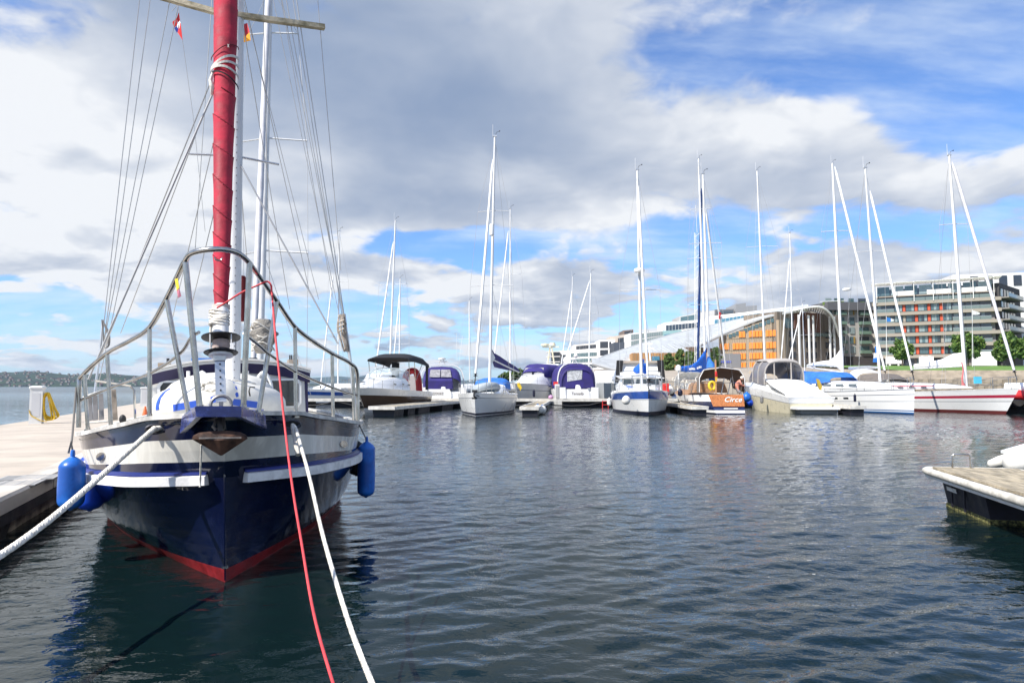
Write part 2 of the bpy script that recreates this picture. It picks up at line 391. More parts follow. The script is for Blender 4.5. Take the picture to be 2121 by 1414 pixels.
for i in range(400):
    px = random.uniform(-250, 640); f = random.uniform(.03, 1)**1.6*.8
    z, Y = hill_z(px, f); X = (px-1060.5)/FPX*Y
    w_, h_ = random.uniform(4, 10), random.uniform(3, 5.5)
    ok, loc, nn, fi, ob, mm = S.ray_cast(dg, V((X, Y, 400)), V((0, 0, -1)))
    if not ok or ob.name != 'near_hills': continue
    z = loc.z
    mb.m = 0; mb.box((X, Y, z+h_/2-1), (w_, 7, h_+2))
    mb.m = 1; mb.prism([(X-w_/2-.4, Y-3.8, z+h_+.02), (X+w_/2+.4, Y-3.8, z+h_+.02), (X, Y-3.8, z+h_+2.2)], (0, 7.6, 0))
o = mb.build('hillside_town', [hw, hr], None); finish(o, 'pale houses scattered over the wooded hillside across the fjord', 'houses', None, 'stuff')
# ------------------------------------------------------------------ concrete pier on the left
PYAW = radians(21.3)
PM = Matrix.Translation(V((-5.55, 8.0, 0))) @ Matrix.Rotation(PYAW, 4, 'Z')       # x across (0 = boat edge, negative inland), y along
pier = thing('concrete_pier', 'wide pale concrete pier with timber edge beams, left of the dark blue sailboat', 'pier', M=PM)
CONC = mat('pale concrete', (.50, .435, .36), .85, var=.16, vs=.9, bump=.004, bs=60, stretch=(1, 2.2, 1), detail=9, cspan=(.25, .75))
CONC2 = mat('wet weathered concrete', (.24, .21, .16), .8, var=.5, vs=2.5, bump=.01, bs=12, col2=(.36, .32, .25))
EDGE = mat('weathered edge beam', (.58, .53, .46), .8, var=.2, vs=2, bump=.004, bs=14, stretch=(1, .25, 1))
mb = MB(PM); L0, L1, PW = -16, 62, 4.45
seg = 12.0; y = L0
while y < L1:
    mb.box((-.32-(PW-.32)/2, y+seg/2, .33), (PW-.32, seg-.012, .26)); y += seg
mb.build('deck_slab', CONC, pier)
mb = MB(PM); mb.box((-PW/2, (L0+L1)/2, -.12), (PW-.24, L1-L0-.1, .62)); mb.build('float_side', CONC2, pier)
y = L0
eb = None
while y < L1:
    n = 2.42
    mb = MB(PM); mb.prism([(0, y+.02, .30), (.0, y+.02, .445), (-.03, y+.02, .475), (-.30, y+.02, .475), (-.30, y+.02, .30)], (0, n-.06, 0)); mb.build('edge_beam', EDGE, pier)
    y += n
mb = MB(PM); mb.box((-.05, (L0+L1)/2, .235), (.10, L1-L0-.2, .11)); mb.build('rubber_strip', DARK, pier)
for y in np.arange(-13, 60, 3.0):
    if -7 < y < 30:
        mb = MB(PM); mb.prism([(-.02, y-.02, .18), (-.02, y+.34, .18), (-.10, y+.25, -.2), (-.10, y+.08, -.2)], (-.1, 0, 0)); mb.build('bracket', DARK, pier)
GRAT = mat('galvanised grating', (.48, .47, .45), .5, .3, var=.1)
for gc in (G(62, 990, .46), G(20, 1003, .46)):
    gl_ = PM.inverted() @ gc; gx, gy = gl_.x, gl_.y-.23
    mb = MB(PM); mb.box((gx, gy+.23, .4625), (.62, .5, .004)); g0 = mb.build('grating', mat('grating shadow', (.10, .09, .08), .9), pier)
    for k_ in range(10):
        mb = MB(PM); mb.box((gx, gy+.02+k_*.047, .470), (.60, .026, .012)); mb.build('slat', GRAT, g0)
    mb = MB(PM)
    for x in (-.29, -.1, .1, .29): mb.box((gx+x, gy+.23, .4705), (.03, .5, .0135))
    mb.build('cross_bar', GRAT, g0)
def pedestal(px, py, h, lab, hose=True):
    p = G(px, py, .46)
    r = thing('service_pedestal', lab, 'pedestal', p, PYAW, 'service pedestals on the pier'); M = WM[r.name]
    PED = mat('pedestal plastic', (.70, .70, .68), .5, var=.05)
    mb = MB(M); mb.loft([[(x*.165, y_*.15, z) for x, y_ in ((-1, -1), (1, -1), (1, 1), (-1, 1))] for z in (0, .3, h*.92)]); mb.build('body', PED, r)
    mb = MB(M); mb.loft([[(x*s_*.19, y_*s_*.17, z) for x, y_ in ((-1, -.8), (-.8, -1), (.8, -1), (1, -.8), (1, .8), (.8, 1), (-.8, 1), (-1, .8))] for z, s_ in ((h*.92, 1), (h*.955, 1.04), (h*.985, .96), (h, .7))]); mb.build('cap', PED, r)
    mb = MB(M); mb.box((0, -.153, h*.5), (.22, .008, h*.62)); mb.build('door', mat('pedestal door', (.6, .6, .6), .5), r)
    for z in (.62, .5): 
        mb = MB(M); mb.box((.168, -.02, h*z), (.012, .09, .08)); mb.build('socket', mat('grey socket', (.2, .22, .25), .5), r)
    if hose:
        hs = MB(M)
        random.seed(3)
        for k_ in range(13):
            a_ = random.uniform(.05, .16); dy = random.uniform(-.07, .08); z1 = h*.80+random.uniform(-.04, .02); lw = random.uniform(.10, .34); zb = random.uniform(.06, .22)
            hs.tube(spline([(.18, dy, z1-.1), (.20+a_*.4, dy, z1), (.24+a_*.6, dy, z1-.06), (.26+lw*.6, dy+.02, h*.42), (.24+lw, dy, zb+.06), (.22+lw*.6, dy, zb), (.20+lw*.2, dy, zb+.05), (.185, dy, h*.4), (.18, dy, z1-.1)], 5), .016, 5)
        hs.tube(spline([(-.16, -.165, .42), (-.10, -.17, .26), (.05, -.18, .16), (.16, -.18, .10), (.3, -.12, .06)], 5), .013, 5)
        o = hs.build('garden_hose', mat('yellow hose', (.72, .47, .02), .45, var=.15, vs=8), None, 40, 'coiled yellow hose hanging on the white service pedestal', 'hose')
    return r
pedestal(75, 877, 1.16, 'white service pedestal carrying the yellow hose at the pier edge')
pedestal(298, 842, 1.10, 'white service pedestal farther out on the pier, half hidden by the sailboat', False)
for (py_, lab) in ((7.5, 'small steel cleat on the far edge of the pier'),):
    r = thing('cleat', lab, 'cleat', PM @ V((-PW+.25, py_+6, .46)), PYAW)
    mb = MB(WM[r.name]); mb.box((0, 0, .02), (.08, .2, .04)); mb.tube([(0, -.16, .10), (0, -.06, .09), (0, .06, .09), (0, .16, .10)], .02, 6); mb.tube([(0, -.05, .03), (0, -.05, .09)], .018, 6); mb.tube([(0, .05, .03), (0, .05, .09)], .018, 6); mb.build('horn', STEEL, r)
# ------------------------------------------------------------------ the near sailboat
BM = Matrix.Translation(G(466, 1205)) @ Matrix.Rotation(radians(21.5), 4, 'Z') @ Matrix.Rotation(radians(-1.3), 4, 'Y')
BI = BM.inverted(); BI3 = BI.to_3x3()
def BL(px, py, v):
    "boat-frame point (x athwart, y aft, z up) seen at px, py on the plane y = v"
    o = BI @ V((0, 0, EYE)); d = BI3 @ pix_dir(px, py); return o + d*((v-o.y)/d.y)
boat = thing('sailboat', 'dark blue sailboat with white band and furled red sail moored beside the pier', 'sailboat', M=BM)
DK = [(0, -.45, 1.39), (.14, -.36, 1.385), (.34, -.12, 1.365), (.58, .17, 1.345), (.76, .38, 1.30), (.98, .76, 1.25), (1.24, 1.2, 1.185), (1.38, 1.75, 1.16), (1.5, 2.6, 1.12), (1.6, 4, 1.08), (1.62, 5.5, 1.08), (1.5, 7, 1.1), (1.2, 8.3, 1.14), (.7, 9.3, 1.2), (0, 9.8, 1.22)]
SK = [(0, -.10, .86), (.12, -.04, .86), (.35, .08, .855), (.66, .25, .85), (.84, .50, .84), (1.0, .84, .82), (1.19, 1.28, .80), (1.33, 1.8, .78), (1.45, 2.6, .76), (1.55, 4, .74), (1.57, 5.5, .74), (1.46, 7, .75), (1.16, 8.3, .77), (.67, 9.28, .8), (0, 9.75, .82)]
KL = [(0, 0, 0), (.09, .17, 0), (.25, .52, 0), (.44, .95, 0), (.66, 1.42, 0), (.88, 1.95, 0), (1.12, 2.65, 0), (1.35, 3.5, 0), (1.48, 4.5, 0), (1.55, 5.5, 0), (1.52, 6.5, 0), (1.4, 7.5, 0), (1.05, 8.4, 0), (.55, 9.1, 0), (0, 9.5, 0)]
dk, sk, kl = (spline(q, 5) for q in (DK, SK, KL))
HNAVY = mat('navy hull enamel', (.006, .011, .050), .12, var=.4, vs=2.2, coat=.4, col2=(.016, .022, .062), detail=9, cspan=(.48, .78))
HWHITE = mat('white hull band', (.64, .62, .56), .25, var=.14, vs=2.6, coat=.25, stretch=(2.5, 2.5, .5), detail=8)
HRED = mat('red antifouling', (.20, .009, .013), .45, var=.35, vs=5, bump=.003, bs=30)
ROWS = [(0, 0), (.18, 0), (.37, 0), (.55, 1), (.735, 1), (.87, 0), (1.0, 0)]
def hull_rows(side):
    R = []
    for t_, _ in ROWS: R.append([V((side*lerp(a.x, b.x, t_), lerp(a.y, b.y, t_), lerp(a.z, b.z, t_))) for a, b in zip(dk, sk)])
    for t_ in (.12, .26, .40, .54, .68, .78, .875, .94, 1.0):
        bow = sin(t_*pi)*.05
        R.append([V((side*(lerp(a.x, b.x, t_)+bow*min(1, a.x*2)), lerp(a.y, b.y, t_), lerp(a.z, b.z, t_))) for a, b in zip(sk, kl)])
    R.append([V((p.x*.75, p.y+.1, -.45)) for p in R[-1]])
    return R
mb = MB(BM)
for side in (-1, 1):
    R = hull_rows(side)
    for i in range(len(R)-1):
        mb.m = (0, 0, 1, 1, 0, 0)[i] if i < 6 else (0 if i < 13 else 2)
        a, b_ = R[i], R[i+1]
        mb.loft([a, b_] if side > 0 else [b_, a], close=False, cap=False)
mb.build('hull', [HNAVY, HWHITE, HRED], boat, 50)
mb = MB(BM); rows = [[V((p.x*f, p.y+.0, p.z-.05+.05*(1-f*f))) for f in (-1, -.66, -.33, 0, .33, .66, 1)] for p in dk]
mb.loft(rows, close=False, cap=False); mb.build('deck', mat('deck paint', (.55, .54, .50), .6, var=.1), boat, 40)
RAILW = mat('worn cap rail', (.58, .56, .52), .5, var=.3, vs=6, bump=.002, bs=30)
for side in (-1, 1):                                    # cap rail along the sheer, then the white rubbing strake with its blue backing
    mb = MB(BM); rings = []
    for p in dk:
        c = V((side*p.x, p.y, p.z)); n_ = V((side*1, -.55 if p.y < 1.2 else 0, 0)).normalized()
        rings.append([c+n_*.035+V((0, 0, -.012)), c+n_*.035+V((0, 0, .022)), c-n_*.055+V((0, 0, .026)), c-n_*.055+V((0, 0, -.012))])
    mb.loft(rings); mb.build('cap_rail', RAILW, boat, 40)
    st = [(q, 1) for q in sk if q.x > .20 or q.y > 5]
    a0 = V((.125 if side < 0 else .14, -.03, .86)); pts = [V((a0.x, a0.y, .86))] + [q for q, _ in st][:-3]
    rings = []
    for i, p in enumerate(pts):
        d = pts[min(i+1, len(pts)-1)] - pts[max(i-1, 0)]; n_ = V((d.y, -d.x, 0)).normalized(); n_ = n_ if n_.x > -.2 else -n_
        pr = .075
        o_ = [p + n_*-.02 + V((0, 0, .035)), p + n_*pr + V((0, 0, .02)), p + n_*pr + V((0, 0, -.052)), p + n_*-.02 + V((0, 0, -.06))]
        rings.append([V((side*q.x, q.y, q.z)) for q in o_])
    mb = MB(BM); mb.loft(rings); mb.build('rubbing_strake', mat('white painted strake', (.76, .75, .74), .55, var=.18, vs=7, bump=.004, bs=25), boat, 30)
    rings = [[V((side*(q.x/side if False else abs(q.x)), q.y, q.z)) for q in r] for r in rings]
    mb = MB(BM); r2 = []
    for i, p in enumerate(pts):
        d = pts[min(i+1, len(pts)-1)] - pts[max(i-1, 0)]; n_ = V((d.y, -d.x, 0)).normalized(); n_ = n_ if n_.x > -.2 else -n_
        o_ = [p - n_*.02 + V((0, 0, .062)), p + n_*.05 + V((0, 0, .046)), p + n_*.05 + V((0, 0, .030)), p - n_*.02 + V((0, 0, .03))]
        r2.append([V((side*q.x, q.y, q.z)) for q in o_])
    mb.loft(r2); mb.build('strake_backing', mat('blue strake backing', (.02, .035, .20), .4, var=.2), boat, 30)
for px, py, v, t2 in ((205, 948, .84, -1), (728, 927, .92, 1)):
    i_ = min(range(len(dk)), key=lambda q: abs(dk[q].y-v)); a_, b_ = dk[i_], sk[i_]; d_ = (dk[i_+1]-dk[i_-1]); n_ = V((d_.y, -d_.x, 0)).normalized(); c = a_.lerp(b_, .56)+n_*.004; tg = d_.normalized()
    mb = MB(BM); P_ = [c+tg*.085*cos(q)+V((0, 0, .036*sin(q))) for q in [2*pi*j/14 for j in range(14)]]; mb.prism([V((t2*p.x, p.y, p.z)) for p in P_], V((t2*n_.x, n_.y, 0))*.012); mb.build('portlight', STEEL, boat)
# stem iron with the thin bobstay rod in front of it
mb = MB(BM); mb.tube([V((-.004, -.13, 1.02)), V((.0, -.06, .5)), V((.002, -.015, .14))], .006, 6); mb.box((0, -.02, .125), (.05, .03, .018)); mb.build('stem_rod', STEEL, boat)
mb = MB(BM); mb.bar((0, -.11, .87), (0, .0, .02), .012, .02); mb.build('stem_edge', HNAVY, boat)
# bow platform
PLAT = mat('platform blue paint', (.018, .03, .17), .28, var=.35, vs=9, coat=.3, col2=(.03, .05, .22))
fl, fr = BL(403, 842, -.85), BL(500, 842, -.85); bl_, br_ = BL(376, 868, -.22), BL(550, 864, -.22)
fl2, fr2 = BL(407, 863, -.85), BL(500, 863, -.85); bl2, br2 = BL(372, 897, -.22), BL(553, 888, -.22)
mb = MB(BM)
th = V((0, .035, 0))
mb.prism([fl, fr, fr2, fl2], th); mb.build('front_fascia', PLAT, boat)
mb = MB(BM); mb.prism([fl+V((0, .001, 0)), fl2+V((0, .001, 0)), bl2, bl_], (.04, .02, 0)); mb.build('side_fascia', PLAT, boat)
mb = MB(BM); mb.prism([fr+V((0, .001, 0)), br_, br2, fr2+V((0, .001, 0))], (-.04, .02, 0)); mb.build('side_fascia', PLAT, boat)
mb = MB(BM); mb.prism([fl+V((.01, .02, .004)), fr+V((-.01, .02, .004)), br_+V((0, .02, .02)), V((.3, .1, 1.40)), V((-.3, .1, 1.40)), bl_+V((0, .02, .02))], (0, 0, -.03)); mb.build('platform_top', PLAT, boat)
# pulpit
def rail(pix, r, name='rail', n=8, sub=5, m=STEEL):
    mb = MB(BM); mb.tube(spline([BL(*p) for p in pix], sub), r, n); return mb.build(name, m, boat, 60)
rail([(163, 885, 1.2), (164, 800, 1.2), (170, 778, 1.18), (222, 731, .85), (268, 706, .5), (310, 678, .2), (345, 618, -.2), (366, 575, -.4), (383, 540, -.6), (400, 523, -.72), (450, 516, -.8), (490, 523, -.78), (514, 542, -.7), (532, 566, -.55), (572, 622, -.25), (610, 676, .15), (650, 708, .45), (690, 733, .8), (725, 752, 1.12), (740, 776, 1.25), (741, 872, 1.25)], .0205, 'top_rail', 10)
rail([(412, 688, -.62), (395, 700, -.45), (372, 733, -.2), (312, 772, .2), (228, 803, .85), (168, 828, 1.2)], .013, 'mid_rail')
rail([(505, 690, -.62), (540, 718, -.42), (557, 733, -.3), (613, 770, .15), (690, 803, .8), (739, 818, 1.25)], .013, 'mid_rail')
for px0, py0, v0, px1, py1, v1, rr in ((310, 678, .2, 310, 864, .2, .0175), (222, 731, .85, 230, 886, .85, .0175), (175, 775, 1.15, 182, 890, 1.15, .0165), (345, 619, -.2, 391, 858, -.25, .019), (384, 541, -.6, 414, 846, -.62, .0215),
        (517, 543, -.7, 504, 846, -.66, .0215), (573, 624, -.25, 535, 856, -.3, .019), (611, 677, .15, 613, 862, .15, .0175), (688, 733, .8, 690, 868, .8, .0175), (731, 757, 1.18, 733, 872, 1.18, .0165)):
    mb = MB(BM); a, b_ = BL(px0, py0, v0), BL(px1, py1, v1); mb.tube([a, a.lerp(b_, .5), b_], rr, 10); st = mb.build('stanchion', STEEL, boat, 60)
    mb = MB(BM); mb.lathe([(rr*1.9, -.012), (rr*1.9, .004), (rr*1.15, .010), (rr*1.15, .03)], 10, Matrix.Translation(b_)); mb.build('base_collar', STEEL, st, 40)
for px, py, v in ((402, 686, -.61), (507, 684, -.68)):
    mb = MB(BM); p = BL(px, py, v); mb.tube([p+V((0, -.026, 0)), p+V((0, -.018, 0))], .011, 10); mb.tube([p+V((0, -.0275, 0)), p+V((0, -.0255, 0))], .006, 8); mb.build('rail_end', STEEL, boat, 40)
mb = MB(BM); p = BL(452, 530, -.8); mb.tube([p+V((.026*cos(a), 0, .022*sin(a)-.012)) for a in [pi+pi*i/8 for i in range(9)]], .006, 6); mb.build('rail_eye', STEEL, boat, 60)
# aft guard rail on the left: stanchions, lashed plank stack, gate
for pix in ([(170, 865, 1.2), (300, 838, 2.6), (292, 806, 2.6), (182, 808, 1.3)],):
    pass
mb = MB(BM); a = [BL(280, 866, 3.2), BL(278, 808, 3.2), BL(270, 799, 3.2), BL(195, 788, 2.2)]; mb.tube(a, .014, 6); mb.build('gate_hoop', STEEL, boat, 60)
FENB = mat('grey fender board', (.26, .25, .25), .7, var=.2, vs=6)
for i, (x0, x1) in enumerate(((180, 190), (191, 201), (203, 213))):
    mb = MB(BM); p = [BL(x0+1, 824-i*4, 1.55), BL(x1, 822-i*4, 1.55), BL(x1+2, 870-i, 1.55), BL(x0+2, 872-i, 1.55)]; mb.prism(p, (0, .02, 0)); mb.build('plank', FENB, boat)
for a_, b_ in (((172, 823), (222, 805)), ((176, 876), (224, 872))):
    mb = MB(BM); mb.tube([BL(*a_, 1.5), BL(*b_, 1.5)], .012, 6); mb.build('plank_lashing', ROPEW, boat)
mb = MB(BM); mb.bar(BL(234, 806, 2.4), BL(238, 870, 2.4), .05, .05); mb.build('wood_post', mat('grey timber', (.30, .25, .20), .8, var=.3, vs=8), boat)
mb = MB(BM); mb.sph(BL(254, 868, 2.2), (.035, .03, .05)); mb.build('block', DARK, boat, 60)
# anchor under the platform
RUST = mat('rusty anchor iron', (.045, .020, .014), .65, .3, var=.6, vs=7, bump=.003, bs=30, col2=(.085, .042, .026))
an = thing('anchor', 'rusty brown anchor hanging under the bow platform', 'anchor', BM @ BL(455, 930, -.78))
mb = MB(BM); vA = -.80
outl = [(397, 909), (400, 902), (412, 896), (440, 893), (470, 892), (498, 895), (510, 901), (513, 908), (486, 926), (460, 943), (456, 943), (425, 925)]
cpt = BL(456, 912, vA-.05); ring = [BL(x, y, vA) for x, y in outl]; back = [p + V((0, .03, 0)) for p in ring]; n = len(ring)
mb.add(ring+back+[cpt, cpt+V((0, .03, 0))], [(i, (i+1) % n, 2*n) for i in range(n)] + [(n+(i+1) % n, n+i, 2*n+1) for i in range(n)] + [((i+1) % n, i, n+i, n+(i+1) % n) for i in range(n)])
mb.build('blade', RUST, an)
mb = MB(BM); mb.bar(BL(412, 907, vA-.035), BL(500, 906, vA-.035), .012, .010); mb.build('blade_rib', mat('worn anchor edge', (.30, .27, .24), .5, .4, var=.3, vs=12), an)
mb = MB(BM); mb.bar(BL(457, 910, vA-.02), BL(456, 868, -.55), .035, .05); mb.tube([BL(447, 890, -.7), BL(441, 884, -.7), BL(449, 868, -.6)], .012, 6); mb.tube([BL(465, 888, -.7), BL(463, 866, -.6)], .012, 6); mb.build('shank', mat('galvanised shank', (.25, .23, .21), .5, .5, var=.2), an, 50)
mb = MB(BM); mb.tube(spline([BL(417, 920, -.6), BL(416, 950, -.5), BL(415, 990, -.3), BL(414, 1008, -.28)], 4), .007, 6); mb.build('rope_tail', ROPEW, None, 50, 'thin white rope tail hanging from the bow beside the anchor', 'rope')
# furler drum, tack strap and furled red sail
drum = BL(458, 703, -.30); sx = V((drum.x, drum.y, drum.z))
tilt = Matrix.Translation(sx) @ Matrix.Rotation(radians(-14), 4, 'X')
FURL = mat('furler black', (.012, .012, .013), .45, var=.2)
mb = MB(BM @ tilt)
mb.lathe([(.055, -.005), (.145, .012), (.146, .020), (.05, .030)], 24); mb.lathe([(.055, .055), (.138, .048), (.138, .058), (.04, .066)], 24) if False else None
mb.build('drum_flange', FURL, boat, 40)
mb = MB(BM @ tilt); mb.lathe([(.12, -.115), (.128, -.108), (.06, -.085), (.05, -.005)], 24); mb.build('drum_flange', FURL, boat, 40)
mb = MB(BM @ tilt); mb.lathe([(.062, -.08), (.068, -.05), (.06, -.008)], 16); mb.build('line_spool', mat('wound line', (.45, .36, .33), .9, bump=.006, bs=60), boat, 40)
mb = MB(BM @ tilt)
for a in (-2.2, -.95, .6, 2.2): mb.bar((.128*cos(a), .128*sin(a), -.11), (.132*cos(a), .132*sin(a), .02), .018, .008)
mb.lathe([(.05, -.15), (.09, -.14), (.09, -.122), (.05, -.12)], 16); mb.build('drum_cage', ALU, boat)
mb = MB(BM); a, b_ = BL(455, 728, -.34), BL(458, 832, -.42); mb.bar(a, b_, .075, .02, V((0, 1, 0))); mb.build('tack_strap', ALU2, boat)
for i in range(6):
    mb = MB(BM); p = a.lerp(b_, .12+i*.13); mb.tube([p+V((0, -.0215, 0)), p+V((0, -.010, 0))], .007, 8); mb.build('strap_hole', DARK, boat)
mb = MB(BM); mb.box(BL(455, 737, -.36), (.09, .05, .07)); mb.build('toggle', ALU2, boat)
mb = MB(BM); p = BL(458, 838, -.42); mb.tube([p+V((.075*cos(a), .0, .07*sin(a))) for a in [2*pi*i/14 for i in range(15)]], .014, 6, False); mb.box(p+V((0, 0, -.02)), (.03, .03, .09)); mb.build('shackle', mat('galvanised shackle', (.3, .29, .28), .45, .7), boat, 50)
def sail_pt(py, dx=0):
    px = interp(py, [(-420, 475), (0, 468), (300, 463), (640, 458), (760, 456)]); 
    v = interp(py, [(-420, 1.45), (0, .82), (300, .45), (640, -.05), (760, -.35)]); return BL(px+dx, py, v)
SAILR = mat('red sail cover', (.37, .014, .034), .75, var=.18, vs=4, bump=.004, bs=18, col2=(.45, .022, .05))
mb = MB(BM); rings = []; NS = 900
for i in range(NS+1):
    py = lerp(640, -420, i/NS); c = sail_pt(py); hw = interp(640-py, [(0, 14), (30, 16), (120, 18.5), (300, 21), (480, 23.5), (560, 25), (640, 25.5), (1060, 27)])
    r_px = hw*c.y if False else (BL(interp(py, [(-420, 475), (0, 468), (300, 463), (640, 458)])+hw, py, c.y)-c).length
    turn = 640-py
    ring = []
    for j in range(20):
        th_ = 2*pi*j/20
        per = interp(turn, [(0, 26), (140, 36), (300, 46), (440, 50), (1100, 60)])
        ph = (turn + 11*cos(th_+.4))/per % 1.0                # spiral wraps: each turn swells, then tucks under the next
        amp = 1.0 if turn < 440 else .35
        rr = r_px*(.95 + amp*(.035*ph + .075*ph**5) + .03*mnoise.noise(V((cos(th_)*1.5, sin(th_)*1.5, turn*.02))))
        ring.append(c + V((rr*cos(th_), rr*sin(th_), 0)))
    rings.append(ring)
mb.loft(rings); sail = mb.build('furled_sail', SAILR, boat, 38)
WRAP_SHADE = mat('painted wrap shade', (.17, .006, .016), .85)  # shade under each sail wrap, painted as thin darker tubes along the ridge
tk = 14.0; kk_ = 0
def ridge_turn(k0, th_):                                     # height of the k-th wrap ridge at angle th_
    lo, hi = 0.0, 1060.0
    for _ in range(30):
        md_ = (lo+hi)/2; per = interp(md_, [(0, 26), (140, 36), (300, 46), (440, 50), (1100, 60)])
        if (md_ + 11*cos(th_+.4))/per < k0: lo = md_
        else: hi = md_
    return lo
for k0 in range(1, 10):
    pts = []
    for j in range(15):
        th_ = pi*.93 + pi*1.14*j/14; tn = ridge_turn(k0, th_)
        if not 4 < tn < 452: continue
        py = 640-tn; c = sail_pt(py); hw = interp(tn, [(0, 14), (30, 16), (120, 18.5), (300, 21), (480, 23.5)])
        r_ = (BL(interp(py, [(-420, 475), (0, 468), (300, 463), (640, 458)])+hw, py, c.y)-c).length*1.012
        pts.append(c+V((r_*cos(th_), r_*sin(th_), 0)))
    if len(pts) > 4: mb = MB(BM); mb.tube(pts, .0045, 5); mb.build('wrap_shade_line', WRAP_SHADE, sail)
# lashings on the sail: three pale bands and the black strap
def sail_band(y0, y1, w_px, m, name, off=1.04):
    mb = MB(BM); pts = []
    for i in range(15):
        th_ = pi + pi*1.06*i/14 - .1; f = (1+cos(th_))/2; py = lerp(y0, y1, f)-6*sin(f*pi); c = sail_pt(py); r_ = .118*off
        pts.append(c + V((r_*cos(th_), r_*sin(th_), 0)))
    rr = w_px; rows = [[p+V((0, 0, rr)) for p in pts], [p+V((0, 0, -rr)) for p in pts]]
    mb.sheet(rows, .006); return mb.build(name, m, sail)
WEB = mat('pale webbing', (.66, .62, .56), .8, var=.1)
sail_band(150, 121, .012, WEB, 'lashing'); sail_band(152, 138, .011, WEB, 'lashing'); sail_band(151, 158, .011, WEB, 'lashing'); sail_band(158, 180, .007, BLACKC, 'strap'); sail_band(128, 98, .004, mat('dark stitching', (.12, .01, .015), .8), 'seam')
mb = MB(BM); p = sail_pt(180, -24); mb.tube([p+V((0, -.02, .13)), p+V((-.02, -.03, .05)), p+V((.0, -.03, -.02)), p+V((-.01, 0, -.08))], [.012, .018, .026, .012], 7); mb.build('sheet_knot', ROPEW, sail, 50)
mb = MB(BM); mb.m = 0; p = sail_pt(107, 7); mb.prism([p+V((x*.0045, -.118, z*.006)) for x, z in ((-2, 3), (0, 2), (2, 3.2), (1, 0), (2, -3), (0, -1.6), (-2, -3), (-1, 0))], (0, .004, 0)); mb.build('sail_mark', WEB, sail)
mb = MB(BM)
c0, c1 = sail_pt(636), sail_pt(712); mb.tube([c0, c1], .062, 14); mb.build('furler_tube', ALU, boat, 50)
mb = MB(BM)
for i in range(7): q = c0.lerp(c1, .12+.06*i); mb.tube([q+V((.074*cos(a)-.012, .074*sin(a), .010*sin(a*2+i))) for a in [2*pi*j/14 for j in range(15)]], .009, 5, False)
for dx in (-.07, -.05): mb.tube([c0+V((dx, -.05, -.10)), c0+V((dx-.01, -.06, -.2)), c0+V((dx+.005, -.05, -.3))], .010, 5)
mb.build('furler_line', ROPEW, boat, 50)
mb = MB(BM); mb.tube([c0+V((0, 0, .02)), c0+V((0, 0, -.02))], .071, 14); mb.build('sail_tack_band', mat('white tack patch', (.6, .5, .46), .7), boat, 50)
# main mast, spreaders
mv = 2.25
m0, m1 = BL(482, 800, mv), BL(491, 0, mv); md = (m1-m0)/(m1.z-m0.z); mtop = m0+md*(9.6-m0.z); mbot = m0+md*(1.08-m0.z)
mb = MB(BM); mb.tube([mbot, m0.lerp(mtop, .3), m0.lerp(mtop, .7), mtop], [.08, .08, .078, .06], 16); mb.build('mast', ALU, boat, 60)
mb = MB(BM)
for i in range(40): 
    p = mbot.lerp(mtop, .02+.0105*i) + V((.015, -.0805, 0)); mb.box(p, (.008, .006, .012))
mb.build('mast_rivets', mat('dark rivets', (.12, .12, .12), .5, .5), boat, kind='stuff')
MOSS = mat('mossy spreader wood', (.33, .29, .17), .8, var=.4, vs=6, bump=.006, bs=20, col2=(.40, .36, .27))
for e in ((330, -7, 1), (672, 57, -1)):
    mb = MB(BM); root_ = BL(491, 36, mv); tip = BL(e[0], e[1], mv+.1)
    if e[2] > 0: root_ = BL(484, 40, mv)
    mb.bar(root_+V((0, -.05, 0)), tip, .07, .055); mb.build('spreader', MOSS, boat)
for a, b_ in (((392, 319), (484, 323)), ((484, 323), (578, 341))):
    mb = MB(BM); mb.tube([BL(*a, mv+.1), BL(*b_, mv+.1)], .014, 6); mb.build('lower_spreader', ALU2, boat)
# stays: (bottom px, py, v), (top px, py, v)
def stay(b0, b1, r=.005, k_=1.28, name='stay', m=WIRE):
    a, c = BL(*b0), BL(*b1); mb = MB(BM); mb.tube([a, a+(c-a)*k_], r, 5); return mb.build(name, m, boat)
for q in (((213, 690, 2.5), (289, 0, 2.3)), ((216, 700, 2.6), (311, 0, 2.3)), ((210, 735, 2.8), (352, 0, 2.4)), ((205, 790, 3.0), (372, 0, 2.5)),
          ((212, 730, 2.4), (434, 176, 1.2), .006, 1.0), ((250, 690, 2.6), (443, 180, 1.4), .005, 1.0),
          ((712, 650, 2.5), (584, 0, 2.3)), ((718, 690, 2.6), (593, 0, 2.3)), ((722, 740, 2.6), (607, 0, 2.3)), ((727, 745, 2.7), (614, 0, 2.3)), ((706, 560, 2.9), (658, 0, 2.4)), ((735, 800, 2.7), (628, 90, 2.4), .005, 1.25),
          ((404, 520, 3.2), (439, 0, 2.6)), ((395, 640, 3.6), (470, 330, 2.6), .005, 1.0), ((520, 640, 4.2), (492, 300, 2.4), .005, 1.0), ((350, 690, 3.8), (455, 240, 2.4), .005, 1.0), ((600, 640, 4.6), (505, 60, 2.4)), ((560, 640, 5.2), (545, 0, 3)), ((640, 600, 4.6), (520, 60, 2.6)), ((660, 620, 4.6), (508, 20, 2.5), .004), ((700, 640, 3.2), (566, 0, 2.6), .004), ((690, 620, 3.4), (600, 100, 2.6), .004, 1.4)): stay(*q)
stay((183, 786, 1.6), (440, 196, 1.3), .011, 1.0, 'running_pole'); stay((700, 712, 2.0), (492, 330, 2.2), .010, 1.0, 'running_pole')
